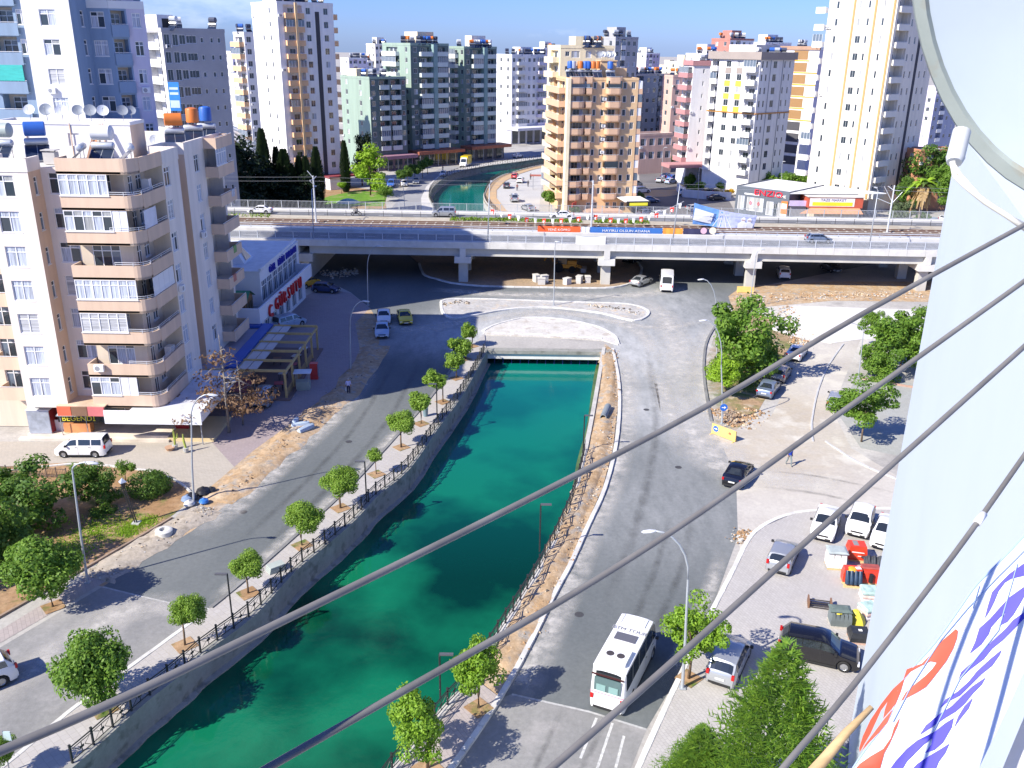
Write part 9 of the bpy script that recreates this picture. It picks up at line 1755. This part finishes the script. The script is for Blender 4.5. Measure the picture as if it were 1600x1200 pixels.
def shape(name, pts, m_):
    xs = [p[0] for p in pts]; ys = [p[1] for p in pts]; V = [Vector(p) for p in pts]; n_ = len(V); E_ = [(k,(k+1)%n_) for k in range(n_)]
    def ins(q):
        c = False
        for k in range(n_):
            a,b = V[k],V[k-1]
            if (a.y>q.y) != (b.y>q.y) and q.x < (b.x-a.x)*(q.y-a.y)/(b.y-a.y)+a.x: c = not c
        return c
    x = min(xs)
    while x < max(xs):
        y = min(ys)
        while y < max(ys):
            if ins(Vector((x,y))): V = V+[Vector((x,y))]
            y += 9
        x += 9
    v,_,f,*_r = delaunay_2d_cdt(V,E_,[],0,1e-4); V = V[:n_]; mb = MB(); mb.v = [tuple(P3(p.x,p.y,bd(p.x,p.y)-.0012)-o0) for p in v]
    for t in f:
        if ins((v[t[0]]+v[t[1]]+v[t[2]])/3): mb.f.append(tuple(t)); mb.m.append(0)
    lk(mb,name,[m_],R_,True)
S_ = lambda L: [(1200+x/3,800+y/3) for x,y in L]
for P in (S_([(880,548),(890,556),(886,590),(868,640),(835,700),(800,745),(765,790),(740,820),(700,845),(660,866),(622,886),(645,846),(690,806),(735,770),(770,735),(790,706),(760,700),(715,722),(668,748),(640,780),(632,800),(620,830),(650,738),(720,710),(770,660),(820,600)]),
          S_([(640,780),(622,840),(598,900),(570,935),(540,968),(548,925),(560,890),(530,930),(505,985),(480,1040),(450,1090),(430,1126),(428,1105),(445,1050),(480,975),(530,900),(585,830)]),
          S_([(618,962),(608,1000),(590,1040),(570,1085),(545,1130),(520,1220),(395,1220),(430,1180),(480,1145),(540,1110),(575,1060),(590,1010)]),
          S_([(585,925),(560,985),(520,1035),(480,1075),(440,1120),(455,1090),(500,1030),(545,970)])): shape('red_letter',P,redp)
for P in (S_([(1200,240),(1200,298),(1140,312),(1110,330),(1080,370),(1060,420),(1040,460),(1015,500),(1030,440),(1050,375),(1090,330),(1130,290)]),
          S_([(1200,350),(1200,395),(1180,430),(1150,480),(1120,515),(1080,535),(1105,490),(1112,470),(1080,500),(1045,540),(1035,570),(1000,620),(945,664),(970,610),(990,545),(1040,500),(1080,455),(1130,400)]),
          S_([(1200,470),(1200,500),(1160,540),(1100,600),(1050,640),(1010,690),(950,735),(890,790),(905,750),(960,700),(1010,650),(1050,605),(1110,550),(1150,505)]),
          S_([(1095,645),(1085,670),(1050,720),(1000,760),(960,800),(900,860),(840,890),(805,920),(830,880),(890,840),(940,795),(980,745),(1040,690)]),
          S_([(1020,775),(1000,810),(960,850),(920,900),(880,935),(830,965),(780,1000),(710,1045),(740,1000),(800,950),(860,910),(910,860),(960,815)]),
          S_([(870,965),(860,1010),(820,1080),(780,1115),(735,1130),(765,1090),(770,1060),(730,1090),(690,1130),(650,1170),(620,1220),(560,1220),(600,1165),(650,1110),(700,1070),(780,1030),(830,990)]),
          S_([(960,870),(940,920),(900,970),(872,1010),(890,960),(920,910)]), S_([(850,1085),(830,1130),(800,1170),(780,1220),(660,1220),(700,1180),(760,1140),(810,1110)])): shape('blue_letter',P,blup)
# balcony rail: white bar, grey lip, wooden batten
o0 = P3(1560,1150,.9); R_ = thing('balcony_rail','white balcony rail with a grey lip at the bottom right corner','balcony rail',tuple(o0))
A = [P3(1548,1245,.97)-o0,P3(1690,905,.99)-o0]; Bq = [P3(1830,1245,.80)-o0,P3(1830,1000,.80)-o0]
mb = MB(); mb.poly([A[0],Bq[0],Bq[1],A[1]]); mb.poly([A[1]-Vector((0,0,.05)),Bq[1]-Vector((0,0,.05)),Bq[0]-Vector((0,0,.05)),A[0]-Vector((0,0,.05))]); mb.poly([A[0],A[1],A[1]-Vector((0,0,.05)),A[0]-Vector((0,0,.05))]); lk(mb,'top',[M('rail_white',(.76,.75,.73),.6,var=.03)],R_)
mb = MB(); mb.tube([P3(1500,1235,.972)-o0,P3(1520,1190,.972)-o0,P3(1600,1005,.985)-o0,P3(1680,830,.99)-o0],.0075,6); lk(mb,'lip',[M('rail_grey',(.50,.50,.51),.5,var=.1)],R_,True)
o0 = P3(1310,1160,1.15); d0 = [P3(1240,1240,1.14)-o0,P3(1285,1190,1.15)-o0,P3(1322,1145,1.16)-o0,P3(1362,1105,1.17)-o0]
mb = MB(); mb.tube(d0,[.009,.008,.006,.004],6); tag(link('wooden_batten',mb.mesh('wooden_batten',[M('split_wood',(.52,.36,.18),.8,var=.3,scale=6,stretch=(1,8,1))],True),None,tuple(o0)),'pale wooden batten behind the lower edge of the banner','batten')
